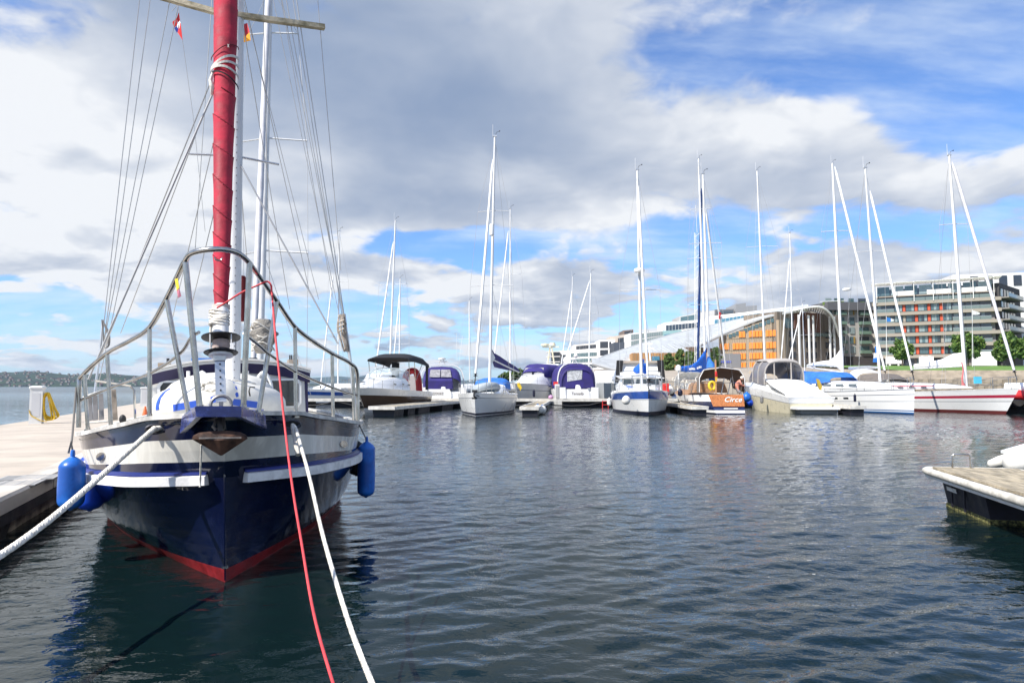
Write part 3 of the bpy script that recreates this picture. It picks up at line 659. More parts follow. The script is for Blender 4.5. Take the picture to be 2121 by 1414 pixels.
for pts in ([(213, 662, 2.5), (210, 700, 2.5), (205, 745, 2.5), (198, 800, 2.5), (192, 866, 2.4)], [(714, 650, 2.5), (722, 720, 2.5), (728, 780, 2.5), (733, 862, 2.5)], [(719, 690, 2.5), (731, 780, 2.5), (738, 866, 2.5)]):
    mb = MB(BM); mb.tube([BL(*p) for p in pts], .014, 6); mb.build('chain_plate', ALU2, boat, 50)
mb = MB(BM); random.seed(4)
for i in range(9):
    x = 708+random.uniform(-5, 6); mb.tube(spline([BL(x-3, 652, 2.45), BL(x-4+random.uniform(-3, 3), 680, 2.42), BL(x+2+random.uniform(-3, 3), 705, 2.42), BL(x+8, 728, 2.45), BL(x+9, 716, 2.46), BL(x+2, 690, 2.47), BL(x, 650, 2.47)], 4), .008, 5)
for i in range(3): mb.tube([BL(702, 668+i*9, 2.40), BL(712, 662+i*9, 2.38), BL(717, 672+i*9, 2.42)], .011, 5)
o = mb.build('halyard_coil', mat('aged halyard rope', (.42, .36, .30), .9, var=.3, vs=20), None, 50); finish(o, 'coiled tan halyards tied to the right shrouds of the blue sailboat', 'rope')
mb = MB(BM)
for i in range(3): mb.tube(spline([BL(213, 664, 2.45), BL(222+i*2, 690, 2.42), BL(224+i, 715, 2.42), BL(216, 718, 2.44), BL(214, 690, 2.45), BL(211, 662, 2.46)], 4), .007, 5)
o = mb.build('line_coil', mat('dark cord', (.2, .19, .18), .9), None, 50); finish(o, 'small dark line looped at the left shroud above the pier', 'rope')
# wheelhouse
HOUSE = mat('house navy', (.022, .018, .075), .4, var=.15)
hv = 4.4
tl, tr = BL(316, 792, hv), BL(634, 790, hv); zt = 1.93
mb = MB(BM)
xs = [lerp(tl.x, tr.x, i/12) for i in range(13)]
top = [V((x, hv, zt-.16*abs((i-6)/6)**2.2)) for i, x in enumerate(xs)]
mb.loft([[p+V((0, 0, -.02)) for p in top]+[V((p.x, p.y, 1.0)) for p in top[::-1]], [p+V((0, 2.4, -.02)) for p in top]+[V((p.x, p.y+2.4, 1.0)) for p in top[::-1]]])
mb.build('wheelhouse', WHITE2, boat)
mb = MB(BM); mb.loft([[p+V((p.x*.06, -.10, .035)), p+V((p.x*.06, -.10, .0))] for p in top], close=False, cap=False)
mb.sheet([[p+V((p.x*.06, -.12, .04)) for p in top], [p+V((p.x*.06, 2.5, .06)) for p in top]], .03); mb.build('roof', WHITE2, boat, 40)
mb = MB(BM); mb.sheet([[p+V((p.x*.05, -.09, .005)) for p in top], [p+V((p.x*.05, -.03, -.14)) for p in top]], .02); mb.build('visor', HOUSE, boat, 30)
for x0, x1 in ((tl.x+.06, tl.x+.62), (-.35, .35), (tr.x-.66, tr.x-.07)):
    z0, z1 = 1.27, 1.70; c = V(((x0+x1)/2, hv-.012, (z0+z1)/2)); hw, hh = (x1-x0)/2, (z1-z0)/2
    def rr_(k): return [c+V((k*hw*sx_, 0, k*hh*sz_)) for sx_, sz_ in ((-1, -.7), (-.85, -1), (.85, -1), (1, -.7), (1, .7), (.85, 1), (-.85, 1), (-1, .7))]
    mb = MB(BM); mb.prism(rr_(1.0), (0, -.02, 0)); wf = mb.build('window_frame', WHITE, boat)
    mb = MB(BM); mb.prism([p+V((0, -.022, 0)) for p in rr_(.86)], (0, -.004, 0)); mb.build('pane', GLASSD, wf)
mb = MB(BM); mb.prism([V((tr.x, hv-.005, 1.02)), V((tr.x+.035, hv-.005, 1.02)), V((tr.x+.02, hv-.005, 1.78)), V((tr.x-.03, hv-.005, 1.82))], (0, 2.3, 0)); mb.build('side_panel', HOUSE, boat)
for px, py in ((345, 793), (642, 800)): pass
# gear on the wheelhouse roof
for px0, px1, y0, y1, m in ((330, 352, 752, 772, mat('roof box timber', (.34, .27, .20), .8, var=.3)), (596, 616, 745, 770, mat('roof box timber2', (.30, .25, .2), .8, var=.3)), (398, 470, 742, 748, BLUEH), (388, 478, 749, 768, WHITE)):
    a, b_ = BL(px0, y1, hv+.5), BL(px1, y0, hv+.5); mb = MB(BM); mb.box((a+b_)/2, (abs(b_.x-a.x), .4, abs(b_.z-a.z))); mb.build('roof_box', m, boat)
mb = MB(BM)
for px in (600, 604, 609): mb.tube([BL(px, 770, hv+.6), BL(px+random.uniform(-1, 1), 735, hv+.6)], .012, 6)
mb.tube([BL(348, 752, hv+.5), BL(348, 742, hv+.5)], .02, 8); mb.build('roof_vent', DARK, boat)
for pxs in ((405, 432), (532, 560)):
    mb = MB(BM); a, b_ = pxs; mb.tube(spline([BL(a-6, 815, 3.6), BL(a-2, 790, 3.6), BL((a+b_)/2, 770, 3.6), BL(b_, 790, 3.6), BL(b_+4, 812, 3.6)], 4), .022, 7); mb.build('mast_hoop', WHITE, boat, 50)
for px in (390, 546, 512):
    mb = MB(BM); mb.tube([BL(px, 840, 3.4), BL(px, 768, 3.4)], .022, 7); mb.build('deck_post', ALU, boat, 50)
# bundled sail on the boom behind the mast, and red cover at the mast
BUND = mat('grey bundled sail', (.27, .25, .22), .85, var=.4, vs=9, bump=.03, bs=9)
mb = MB(BM); c = BL(545, 695, 3.6); rings = []
for i in range(19):
    f = i/18; z = c.z+.22-.46*f; wd = .09+.07*sin(f*pi*1.0)
    rings.append([V((c.x+wd*cos(t_)*(1+.55*mnoise.noise(V((cos(t_)*2, sin(t_)*2, f*6)))), c.y+.9*wd*sin(t_)*(1+.22*mnoise.noise(V((f*9, cos(t_)*2, sin(t_)*2)))), z)) for t_ in [2*pi*j/16 for j in range(16)]])
mb.loft(rings); bd = mb.build('sail_bundle', BUND, boat, 50)
for i in range(4):
    z = c.z+.12-.09*i; mb = MB(BM); mb.tube([V((c.x+.15*cos(t_), c.y+.14*sin(t_), z+.06*sin(t_*2+i*1.7))) for t_ in [2*pi*j/16 for j in range(17)]], .008, 5, False); mb.build('sail_tie', ROPEW, bd)
mb = MB(BM); rings = []
for f in range(9):
    py = lerp(572, 665, f/8); p = BL(500+2*sin(f), py, 2.5); wd = .045+.03*sin(f/8*pi); rings.append([p+V((wd*cos(t_), .06*sin(t_), 0)) for t_ in [2*pi*j/10 for j in range(10)]])
mb.loft(rings); mb.build('mast_cover', mat('maroon canvas', (.14, .008, .012), .8, bump=.01, bs=10), boat, 50)
# ---- inflatable dinghy on the foredeck
INF = mat('white hypalon', (.74, .72, .66), .5, var=.08, vs=4, bump=.003, bs=18)
INFB = mat('blue dinghy trim', (.03, .10, .52), .5)
dv = 1.9
ding = thing('inflatable_dinghy', 'upturned white inflatable dinghy with blue stripes on the sailboat foredeck', 'dinghy', BM @ V((-.05, dv+.7, 1.12)))
lc, rc = BL(300, 820, dv), BL(588, 822, dv); ux0, ux1 = lc.x+.19, rc.x-.17; zc = 1.36
Upts = [(ux0+.02, dv+2.2, zc), (ux0-.02, dv+1.2, zc), (ux0, dv+.45, zc+.0), (ux0+.14, dv+.1, zc+.04), (ux0+.42, dv-.05, zc+.10), ((ux0+ux1)/2, dv-.10, zc+.13), (ux1-.42, dv-.05, zc+.10), (ux1-.14, dv+.1, zc+.04), (ux1, dv+.45, zc), (ux1+.02, dv+1.2, zc), (ux1, dv+2.2, zc)]
up = spline(Upts, 5); mb = MB(BM); mb.tube(up, .215, 16); tb = mb.build('tube', INF, ding, 60)
mb = MB(BM); ctr = V(((ux0+ux1)/2, dv+1, zc)); rows = []
for dz_ in (.05, -.02):
    rows.append([p + (V((p.x-ctr.x, p.y-ctr.y-.3, 0)).normalized())*.2225*cos(asin_) + V((0, 0, dz_-.03)) for p in up for asin_ in (abs(dz_-.03)/.215,)])
mb.sheet(rows, -.006); mb.build('rubbing_band', INFB, tb, 60)
mb = MB(BM); rings = []
for i in range(12):
    f = i/11; y_ = dv+.0+2.1*f; hw = lerp(.30, .62, min(1, f*2.2)); hz = lerp(.18, .30, min(1, f*2))
    rings.append([V((ctr.x+hw*cos(t_), y_, zc+.12+hz*sin(t_)**.8)) for t_ in [pi*j/12 for j in range(13)]])
mb.loft(rings); mb.build('hull_bottom', INF, ding, 50)
for px, py0, py1 in ((370, 800, 838), (473, 800, 832)):
    a = BL(px-4, py1, dv-.26); mb = MB(BM)
    pts = [up_ for up_ in up]; 
    j = min(range(len(up)), key=lambda i_: abs((BM @ up[i_]).x/(BM @ up[i_]).y - (px-1060.5)/FPX)+(9 if up[i_].y > dv+.5 else 0)); p = up[j]; t_d = (up[j+1]-up[j-1]).normalized(); n_ = V((t_d.y, -t_d.x, 0)); n_ = n_ if n_.y < 0 else -n_
    rows = [[p + t_d*s_*.03 + (n_*cos(a_)+V((0, 0, sin(a_))))*.219 for a_ in [-.1+1.5*q/8 for q in range(9)]] for s_ in (-1, 1)]
    mb.sheet(rows, .004); mb.build('reinforcing_strip', INFB, tb)
for sgn in (-1, 1):
    mb = MB(BM); pts = [p + V((0, -.02, .215)) for p in (up[8:20] if sgn < 0 else up[-20:-8])]; mb.tube([p+V((0, 0, .012*sin(i*2.1))) for i, p in enumerate(pts)], .012, 6); mb.build('grab_line', ROPEW, ding, 50)
p = BL(522, 812, dv-.31); mb = MB(BM); mb.tube([p+V((.03, 0, .05)), p+V((-.02, 0, .055)), p+V((-.03, -.02, .01)), p+V((-.02, 0, -.04))], .008, 6); mb.build('handle', DARK, ding)
mb = MB(BM); random.seed(9); q = BL(436, 800, dv-.42)
for i in range(16):
    a_ = random.uniform(0, 6.3); mb.tube([q+V((.10*cos(t_+a_)*(.6+.5*random.random()), -.02+.03*sin(t_*2), .05*sin(t_+a_)*(.6+.5*random.random()))) for t_ in [2*pi*j/9 for j in range(9)]], .009, 5)
o = mb.build('rope_heap', ROPEW, None, 50); finish(o, 'tangled heap of white rope lying on the upturned dinghy', 'rope')
# ---- mooring lines
def hawse(px, py, v):
    mb = MB(BM); p = BL(px, py, v); mb.tube([p+V((.07*cos(a), -.01, .034*sin(a))) for a in [2*pi*i/14 for i in range(15)]], .012, 6, False); mb.build('hawse_ring', mat('hawse bronze', (.06, .06, .07), .35, .6), boat, 50)
    mb = MB(BM); mb.lathe([(.001, -.004), (.06, -.004), (.06, .002), (.001, .002)], 14, Matrix.Translation(p+V((0, .005, 0))) @ Matrix.Rotation(pi/2, 4, 'X') @ Matrix.Diagonal((1.1, .5, 1, 1))); mb.build('hawse_hole', DARK, boat); return p
h1, h2 = BL(322, 888, .02), BL(606, 879, -.02)
hawse(322, 888, .06); hawse(604, 879, -.02)
mb = MB(); A = BM @ h1; pts = [A+V((.05, .12, .02)), A, BM @ BL(314, 892, -.05)] + [W(x, y, d) for x, y, d in ((260, 940, 5.35), (190, 1002, 4.9), (100, 1078, 4.35), (0, 1150, 3.85), (-160, 1250, 3.25), (-380, 1360, 2.6))]
twist_rope(mb, spline(pts, 90), .020, 62); mb.build('mooring_rope', ROPEW, None, 60, 'thick white twisted mooring rope running from the left bow towards the lower left corner', 'rope')
mb = MB(); A = BM @ h2; pts = [A+V((0, .12, .0)), A, BM @ BL(612, 886, -.10)] + [W(x, y, d) for x, y, d in ((622, 920, 5.45), (640, 985, 5.1), (664, 1090, 4.55), (690, 1185, 4.05), (726, 1300, 3.45), (770, 1414, 2.95), (830, 1560, 2.4))]
twist_rope(mb, spline(pts, 80), .0125, 90); mb.build('mooring_rope', ROPEW, None, 60, 'white twisted mooring rope running from the right bow to the bottom edge', 'rope')
mb = MB(); mb.tube([BM @ BL(607+i*.8, 881+i*4.5+2*(i % 2), -.06-.02*i) for i in range(14)], [.020+.003*(i % 2) for i in range(14)], 7); mb.build('chafe_wrap', mat('chafe cloth', (.55, .52, .47), .9, bump=.006, bs=30), None, 50, 'frayed grey wrapping where the right mooring rope leaves the hull', 'wrapping')
mb = MB(); pts = [BM @ BL(*p) for p in ((449, 638, -.35), (470, 625, -.4), (500, 606, -.5), (540, 588, -.55), (553, 583, -.56), (561, 590, -.58), (563, 606, -.6))] + [W(x, y, d) for x, y, d in ((570, 690, 5.0), (580, 790, 4.8), (592, 900, 4.6), (606, 1010, 4.25), (624, 1120, 3.9), (650, 1270, 3.45), (690, 1414, 3.0), (745, 1580, 2.5))]
mb.tube(spline(pts, 7), .0075, 8); mb.build('red_line', mat('red line', (.70, .06, .07), .6, var=.12, vs=8), None, 60, 'thin red line hanging from the pulpit down past the bow to the bottom edge', 'rope')
# ---- fenders
def cyl_fender(name, px, y0, y1, Y, rad_px, lab, m, tip=True, end=.10, group=None):
    a, b_ = W(px, y0, Y), W(px, y1, Y); r = rad_px/FPX*Y; L = (a-b_).length
    root = thing(name, lab, 'fender', b_, 0, group); M = Matrix.Translation(b_)
    prof = [(r*.12, -.02*L)] + [(r*sin(t_), r*.75*(1-cos(t_))) for t_ in [pi/2*i/7 for i in range(1, 8)]] + [(r*1.02, L*.4), (r*.98, L-r*.95)] + [(r*(1-(i/7)**2.2*.84), L-r*.95+r*.95*(i/7)) for i in range(1, 7)] + [(r*.16, L), (r*.14, L+.05)]
    mb = MB(M); mb.lathe(prof, 22); mb.build('body', m, root, 60)
    mb = MB(M); mb.lathe([(r*.17, L-.012), (r*.19, L+.02), (r*.15, L+.055), (r*.05, L+.06)], 10); mb.build('eye', m, root, 50)
    return root, a
f1, a1 = cyl_fender('blue_fender', 146, 945, 1054, 6.15, 24.5, 'large blue cylinder fender hanging closest to the pier from the sailboat rail', BLUEF)
mb = MB(); mb.tube([a1+V((0, 0, .08)), W(150, 900, 6.25), BM @ BL(158, 802, 1.2)], .009, 6); mb.tube([a1+V((-.02, 0, .03)), a1+V((0, 0, .13)), a1+V((.02, 0, .03))], .010, 6); mb.build('fender_line', mat('dark cord', (.2, .19, .18), .9), None, 40, 'dark line holding the large blue fender beside the pier', 'rope')
BLUEF2 = mat('bright blue fender vinyl', (.008, .065, .52), .35, var=.15)
f2, a2 = cyl_fender('blue_fender', 186, 938, 1056, 6.75, 27, 'bright blue cylinder fender squeezed between pier and hull behind the large one', BLUEF2)
f3, a3 = cyl_fender('blue_fender', 758, 914, 1028, 8.2, 17.5, 'slim blue cylinder fender hanging off the right side of the sailboat', BLUEF)
mb = MB(); mb.tube([a3+V((0, 0, .03)), BM @ BL(741, 873, 1.5)], .007, 5); mb.build('fender_line', mat('dark cord', (.2, .19, .18), .9), None, 40, 'short line above the slim blue fender on the right side', 'rope')
f4, a4 = cyl_fender('black_fender', 738, 912, 984, 8.45, 15, 'short black fender tucked behind the slim blue one on the right side', DARK)
oc = thing('orange_marker', 'small orange marker cone standing on the pier just left of the white dinghy', 'cone', G(300, 866, .46)); mb = MB(); p = G(300, 866, .46); mb.lathe([(.15, 0), (.15, .02), (.11, .03), (.03, .42), (.02, .43)], 12, Matrix.Translation(p)); mb.build('cone', mat('orange plastic', (.70, .13, .03), .5), oc, 40); mb = MB(); mb.box(p+V((0, 0, .012)), (.34, .34, .024)); mb.build('base', DARK, oc)
# ---- flags and streamer
def flag(name, lab, quads, Y, cols, folds=.02):
    r = None; root = thing(name, lab, 'flag', W(*quads[0][0], Y))
    for (poly, ci) in zip(quads, cols):
        mb = MB(); P_ = [W(x, y, Y+folds*sin((x+y)*.35)) for x, y in poly]; mb.prism(P_, (0, .004, 0)); mb.build('cloth_panel', mat('flag '+ci[0], ci[1], .8, var=.1), root)
    return root
RED_, BLU_, WHT_ = ('red', (.65, .03, .03)), ('blue', (.02, .05, .30)), ('white', (.75, .75, .75))
flag('pennant', 'small red, white and blue cross pennant flying below the left spreader', [[(357, 46), (366, 38), (367, 52), (360, 58)], [(366, 38), (370, 26), (373, 44), (368, 47)], [(361, 59), (367, 53), (372, 62), (366, 68)], [(372, 48), (374, 49), (378, 84), (372, 74), (368, 68)], [(366.5, 52), (372, 43), (374, 48), (371, 60), (367, 58)]], 8.0, [RED_, RED_, BLU_, RED_, WHT_])
mb = MB(); mb.tube([W(368, 12, 8), W(371, 28, 8)], .004, 5); mb.tube([W(378, 84, 8), W(400, 240, 8.3), W(425, 480, 8.6)], .003, 5); mb.tube([W(356, 24, 8), W(368, 10, 8)], .003, 5); mb.build('flag_halyard', WIRE, None, 40, 'thin halyard carrying the pennant below the left spreader', 'rope')
flag('orange_flag', 'furled orange and red flag hanging behind the mast under the right spreader', [[(500, 52), (512, 48), (517, 66), (508, 76), (501, 70)], [(501, 71), (508, 76), (517, 67), (519, 84), (505, 88)]], 8.4, [('crimson', (.60, .05, .06)), ('orange', (.80, .35, .03))], .05)
flag('ribbon', 'yellow and pink ribbon tied to the left side of the pulpit', [[(362, 578), (368, 576), (371, 596), (366, 602)], [(366, 602), (371, 597), (375, 613), (369, 617)]], (BM @ BL(366, 578, -.45)).y-.03, [('yellow', (.75, .6, .05)), ('pink', (.72, .25, .32))], .01)
# ------------------------------------------------------------------ moored boats across the basin
def stern_frame(bow, stern):
    d = (stern-bow); return Matrix.Translation(V((bow.x, bow.y, 0))) @ Matrix.Rotation(math.atan2(-d.x, d.y), 4, 'Z'), V((d.x, d.y, 0)).length
def hull_mesh(M, L, B, fb, fm, fs, ov=.9, tw=.7, trake=.3, rows=((0, 0), (.5, 0), (.93, 0), (1, 0)), full=.8, wlb=.84, fine=1.25, below=1):
    "bow at the origin, stern towards +y; rows = (fraction from deck to water, material below it)"
    mb = MB(M); n = 18; half = []
    ts = [r[0] for r in rows]; ms = [r[1] for r in rows]
    st = [i/n for i in range(n+1)]
    def plan(s, p): return (sin(pi/2*min(1, s/.58)))**p if s < .58 else lerp(tw, 1, max(0.0, cos((s-.58)/.42*pi/2))**.9)
    sheer = lambda s: lerp(lerp(fb, fm, min(1, s/.6)), fs, max(0, (s-.6)/.4)) if True else 0
    def pt(s, t_, side):
        yb = lerp(-ov, 0, t_); ye = lerp(L-trake, L-.05, t_) if trake > 0 else lerp(L, L+trake, t_)
        hb = B/2*lerp(plan(s, full), wlb*plan(s, fine), t_**1.15)
        return V((side*hb, lerp(yb, ye, s), lerp(sheer(s)+.04*sin(s*pi)*-1, 0, t_)))
    for side in (-1, 1):
        R = [[pt(s, t_, side) for s in st] for t_ in ts]
        R.append([V((p.x*.8, p.y+.05, -.4)) for p in R[-1]])
        for i in range(len(R)-1):
            mb.m = ms[min(i, len(ms)-1)] if i < len(ms)-1 or below is None else ms[-1]
            mb.loft([R[i], R[i+1]] if side > 0 else [R[i+1], R[i]], close=False, cap=False)
    for i in range(len(ts)-1):                                  # transom
        mb.m = ms[i]; a, b_ = pt(1, ts[i], -1), pt(1, ts[i], 1); c, d = pt(1, ts[i+1], 1), pt(1, ts[i+1], -1); mb.add([a, b_, c, d], [(0, 3, 2, 1)])
    mb.m = ms[-1]; a, b_ = pt(1, 1, -1), pt(1, 1, 1); mb.add([a, b_, b_+V((0, 0, -.4)), a+V((0, 0, -.4))], [(0, 3, 2, 1)])
    return mb, (lambda s, side, t_=0: pt(s, t_, side)), sheer
def deck_mesh(M, pt, n=18, drop=.03, camber=.06):
    mb = MB(M); rows = []
    for i in range(n+1):
        a = pt(i/n, 1); rows.append([V((a.x*f, a.y, a.z-drop+camber*(1-f*f))) for f in (-1, -.5, 0, .5, 1)])
    mb.loft(rows, close=False, cap=False); return mb
def house(M, secs, m, name, root, smooth=35):
    "superstructure lofted through sections (y, half width at foot, half width at top, z foot, z top)"
    mb = MB(M); rings = []
    for y, w0, w1, z0, z1 in secs: rings.append([V((-w0, y, z0)), V((-w1, y, lerp(z0, z1, .75))), V((-w1*.82, y, z1)), V((0, y, z1+.04)), V((w1*.82, y, z1)), V((w1, y, lerp(z0, z1, .75))), V((w0, y, z0))])
    mb.loft(rings); return mb.build(name, m, root, smooth)
def arch(M, secs, m, name, root, th=.02, n=11, p=.6, smooth=45):
    "canvas shell lofted over hoops (y, half width, z foot, z top)"
    mb = MB(M); rows = []
    for y, w_, z0, z1 in secs:
        r = []
        for j in range(n):
            a_ = pi*j/(n-1); r.append(V((-w_*math.copysign(abs(cos(a_))**p, cos(a_)), y, z0+(z1-z0)*abs(sin(a_))**p)))
        rows.append(r)
    mb.sheet(rows, th); return mb.build(name, m, root, smooth)
def pipes(root, name, lines, r, m=STEEL, M=None, n=5):
    for ln in lines:
        mb = MB(M); mb.tube(ln, r, n); mb.build(name, m, root)
def rig(root, base, top, r, spread=(), genoa=None, gm=None, gr=.07, back=None, fore=None, ant=True, deckpx=806, shroud=True, m=ALU):
    b0, t0 = W(*base), W(*top); Y = base[2]
    mb = MB(); mb.tube([b0, b0.lerp(t0, .6), t0], [r, r*.95, r*.7], 8); ma = mb.build('mast', m, root, 60)
    tips = {-1: [], 1: []}
    for py, x0, x1 in spread:
        f = (base[1]-py)/(base[1]-top[1]); c = b0.lerp(t0, f)
        for sd, x in ((-1, x0), (1, x1)):
            tp = W(x, py + (-2 if sd > 0 else 0), c.y+(.9 if sd > 0 else -.5)*.3); tips[sd].append(tp)
            mb = MB(); mb.tube([c, tp], r*.26, 5); mb.build('spreader', m, root)
    if shroud and spread:
        for sd in (-1, 1):
            q = sorted(tips[sd], key=lambda p: -p.z); foot = V((q[-1].x + (c.x-q[-1].x)*-.03, q[-1].y, max(.9, W(1060, deckpx, q[-1].y).z)))
            pipes(root, 'shroud', [[b0.lerp(t0, .985)]+q+[foot]], .009, WIRE)
            pipes(root, 'lower_shroud', [[b0.lerp(t0, (b0.z*0+q[-1].z-b0.z)/(t0.z-b0.z)), foot+V((0, .5, 0))]], .008, WIRE)
    if genoa:
        a, c = W(*genoa[0]), W(*genoa[1]); mb = MB()
        N = 26; mb.tube([a.lerp(c, i/N) for i in range(N+1)], [gr*(.55+.45*sin(min(1, (i/N)*1.5+.25)*pi*.62))*(1+.06*sin(i*2.4)) if i < N else gr*.25 for i in range(N+1)], 8); mb.build('furled_genoa', gm or SAILW, root, 50)
        d = (c-a); mb = MB(); mb.tube([a-d.normalized()*.55, a], .03, 6); mb.lathe([(.09, -.10), (.11, -.09), (.11, -.07), (.05, -.05), (.05, .02), (.11, .03), (.11, .05)], 10, Matrix.Translation(a)); mb.build('furler_drum', DARK, root)
    if fore: pipes(root, 'forestay', [[W(*fore[0]), W(*fore[1])]], .009, WIRE)
    if back: pipes(root, 'backstay', [[W(*back), t0]], .008, WIRE)
    if ant:
        mb = MB(); mb.tube([t0+V((-.12, 0, 0)), t0+V((-.12, 0, .75))], .010, 4); mb.build('antenna', ALU, root)
        mb = MB(); mb.tube([t0, t0+V((.10, 0, .25)), t0+V((.28, 0, .33))], .012, 4); mb.sph(t0+V((.28, 0, .33)), .04, 5, 4); mb.build('wind_vane', DARK, root)
        mb = MB(); mb.box(t0+V((0, 0, .03)), (.22, .14, .08)); mb.build('masthead', ALU2, root)
    return ma
def sail_cover(root, secs, m, name='sail_cover', boom=True, bw=.05):
    "secs: (px, py_top, py_bottom, depth, half width)"
    mb = MB(); rings = []
    for px, y0, y1, Y, hw in secs:
        a, c = W(px, y0, Y), W(px, y1, Y); o = (a+c)/2; h = (a.z-c.z)/2
        rings.append([o+V((hw*cos(t_)*.3, hw*cos(t_), h*sin(t_))) if abs(secs[0][0]-secs[-1][0]) > 15 else o+V((hw*cos(t_), 0, h*sin(t_))) for t_ in [2*pi*j/12 for j in range(12)]])
    mb.loft(rings); o = mb.build(name, m, root, 50)
    if boom:
        a, c = secs[0], secs[-1]; mb = MB(); mb.tube([W(a[0], a[2], a[3])+V((0, 0, -bw)), W(c[0], c[2]+.5, c[3])+V((0, 0, -bw))], bw, 8); mb.build('boom', ALU, root, 50)
    return o
def guard_rails(root, M, pt, sheer, s0, s1, n, h=.6, r=.012, pul=True, push=True):
    for side in (-1, 1):
        tops = []
        for i in range(n):
            a = pt(lerp(s0, s1, i/(n-1)), side)*1; a = V((a.x*.96, a.y, a.z)); tops.append(a+V((0, 0, h)))
            mb = MB(M); mb.tube([a, a+V((0, 0, h))], r, 5); mb.build('stanchion', STEEL, root)
        for k_ in (1.0, .5):
            mb = MB(M); mb.tube([t_-V((0, 0, h*(1-k_))) for t_ in tops], r*.5, 4); mb.build('lifeline', WIRE, root)
    if pul:
        a = [pt(.10, -1), pt(.03, -1), pt(0, 1), pt(.03, 1), pt(.10, 1)]; mb = MB(M); mb.tube(spline([V((p.x*.95, p.y+.05, p.z+h+.06)) for p in a], 4), r*1.3, 6); mb.build('pulpit', STEEL, root, 50)
        for sd in (-1, 1):
            for s_ in (.025, .09): p = pt(s_, sd); mb = MB(M); mb.tube([V((p.x*.95, p.y, p.z)), V((p.x*.95, p.y+.05, p.z+h+.05))], r*1.2, 5); mb.build('pulpit_leg', STEEL, root)
    if push:
        a = [pt(.86, -1), pt(.98, -1), pt(.98, 1), pt(.86, 1)]; mb = MB(M); mb.tube(spline([V((p.x*.95, p.y-.1, p.z+h)) for p in a], 4), r*1.2, 6); mb.build('pushpit', STEEL, root, 50)
def windows(root, M, pts_list, m=GLASSD, th=.012):
    for poly, nrm in pts_list:
        mb = MB(M); mb.prism([V(p) for p in poly], V(nrm)*th); mb.build('window', m, root)
def ball(name, c, r, lab, m, group=None, cat='fender', sq=1.15):
    root = thing(name, lab, cat, c-V((0, 0, r)), 0, group); M = Matrix.Translation(c)
    mb = MB(M); mb.lathe([(r*sin(pi*i/12)*(1-.10*max(0, i-7)/5), -r*cos(pi*i/12)*(1 if i < 7 else sq)) for i in range(1, 12)], 16); mb.build('body', m, root, 60)
    mb = MB(M); mb.lathe([(r*.22, r*sq*.9), (r*.24, r*sq*1.02), (r*.16, r*sq*1.14), (r*.1, r*sq*1.16)], 8); mb.build('eye', BLUEH if m is FENDW else m, root, 40); return root
def small_fender(px, y0, y1, Y, rp, lab, m): 
    f, a = cyl_fender('fender', px, y0, y1, Y, rp, lab, m, group=None); return f
BOOTN = mat('navy boot stripe', (.010, .012, .035), .35); BOOTB = mat('blue boot stripe', (.03, .12, .32), .35); BOOTR = mat('maroon boot stripe', (.13, .025, .025), .45)
BLUES = mat('blue hull stripe', (.03, .09, .36), .2, var=.1, coat=.4); BROWN = mat('bronze brown hull', (.13, .085, .06), .18, .25, coat=.4); GREYL = mat('thin grey line', (.20, .22, .26), .4); RSTR = mat('crimson stripe', (.45, .03, .07), .35)
# ---- D: white sloop, bow-on, indigo mainsail cover
M, L = stern_frame(G(985, 864), V((-1.1, 46.6, 0)))
D_ = thing('sailboat', 'white sloop with black waterline band and indigo mainsail cover, bow towards the viewer', 'sailboat', M=M)
mb, pt, sh = hull_mesh(M, L, 3.5, 1.28, 1.16, 1.15, .45, .75, .2, ((0, 0), (.20, 2), (.225, 0), (.6, 0), (.84, 1), (.935, 0), (.965, 1), (1, 1)), .85, .86, 1.2); mb.build('hull', [WHITE, BOOTN, GREYL], D_, 40)
deck_mesh(M, pt).build('deck', WHITE2, D_, 40)
house(M, [(3.6, .5, .3, 1.12, 1.2), (4.6, .95, .75, 1.12, 1.45), (7.5, 1.15, .95, 1.1, 1.6), (8.4, 1.15, .95, 1.1, 1.62)], WHITE, 'coachroof', D_)
windows(D_, M, [([(1.05+.03*i, y0, 1.24), (1.05+.03*i, y0+1.0, 1.25), (.98+.03*i, y0+1.0, 1.40), (.98+.03*i, y0, 1.38)], (1, 0, .3)) for i, y0 in enumerate((5.0, 6.3))])
arch(M, [(7.4, .95, 1.5, 1.75), (8.0, 1.1, 1.4, 2.1), (9.2, 1.15, 1.35, 2.15)], BLUEH, 'sprayhood', D_)
guard_rails(D_, M, pt, sh, .14, .86, 6)
rig(D_, (1014, 800, 39.8), (1025, 283, 39.8), .085, ((439, 990, 1054), (593, 974, 1063)), ((985, 775, 36.2), (1021, 330, 39.4)), None, .078, (1075, 795, 46))
sail_cover(D_, [(1018, 722, 742, 40.0, .07), (1024, 731, 760, 40.4, .22), (1036, 738, 763, 41.4, .27), (1052, 749, 766.5, 42.8, .24), (1068, 759, 769, 44.2, .18), (1075, 765, 769, 44.8, .1)], PURPLE)
mb = MB(); mb.prism([W(1017.5, 724, 39.9), W(1026, 741, 40.2), W(1019, 752, 39.9), W(1017.5, 752, 39.9)], (0, .05, 0)); mb.build('mainsail_luff', SAILW, D_)
mb = MB(); p = W(1018.5, 478, 39.4); mb.lathe([(.07, -.35), (.12, -.3), (.12, .3), (.07, .36)], 10, Matrix.Translation(p+V((0, -.2, 0)))); mb.build('radar_reflector', WHITE, D_, 40)
mb = MB(M); mb.box((.0, -.3, 1.36), (.22, .5, .12)); mb.tube([(0, -.55, 1.32), (0, -.7, 1.1), (.12, -.55, 1.0), (-.12, -.55, 1.0)], .05, 5); mb.build('bow_anchor', DARK, D_)
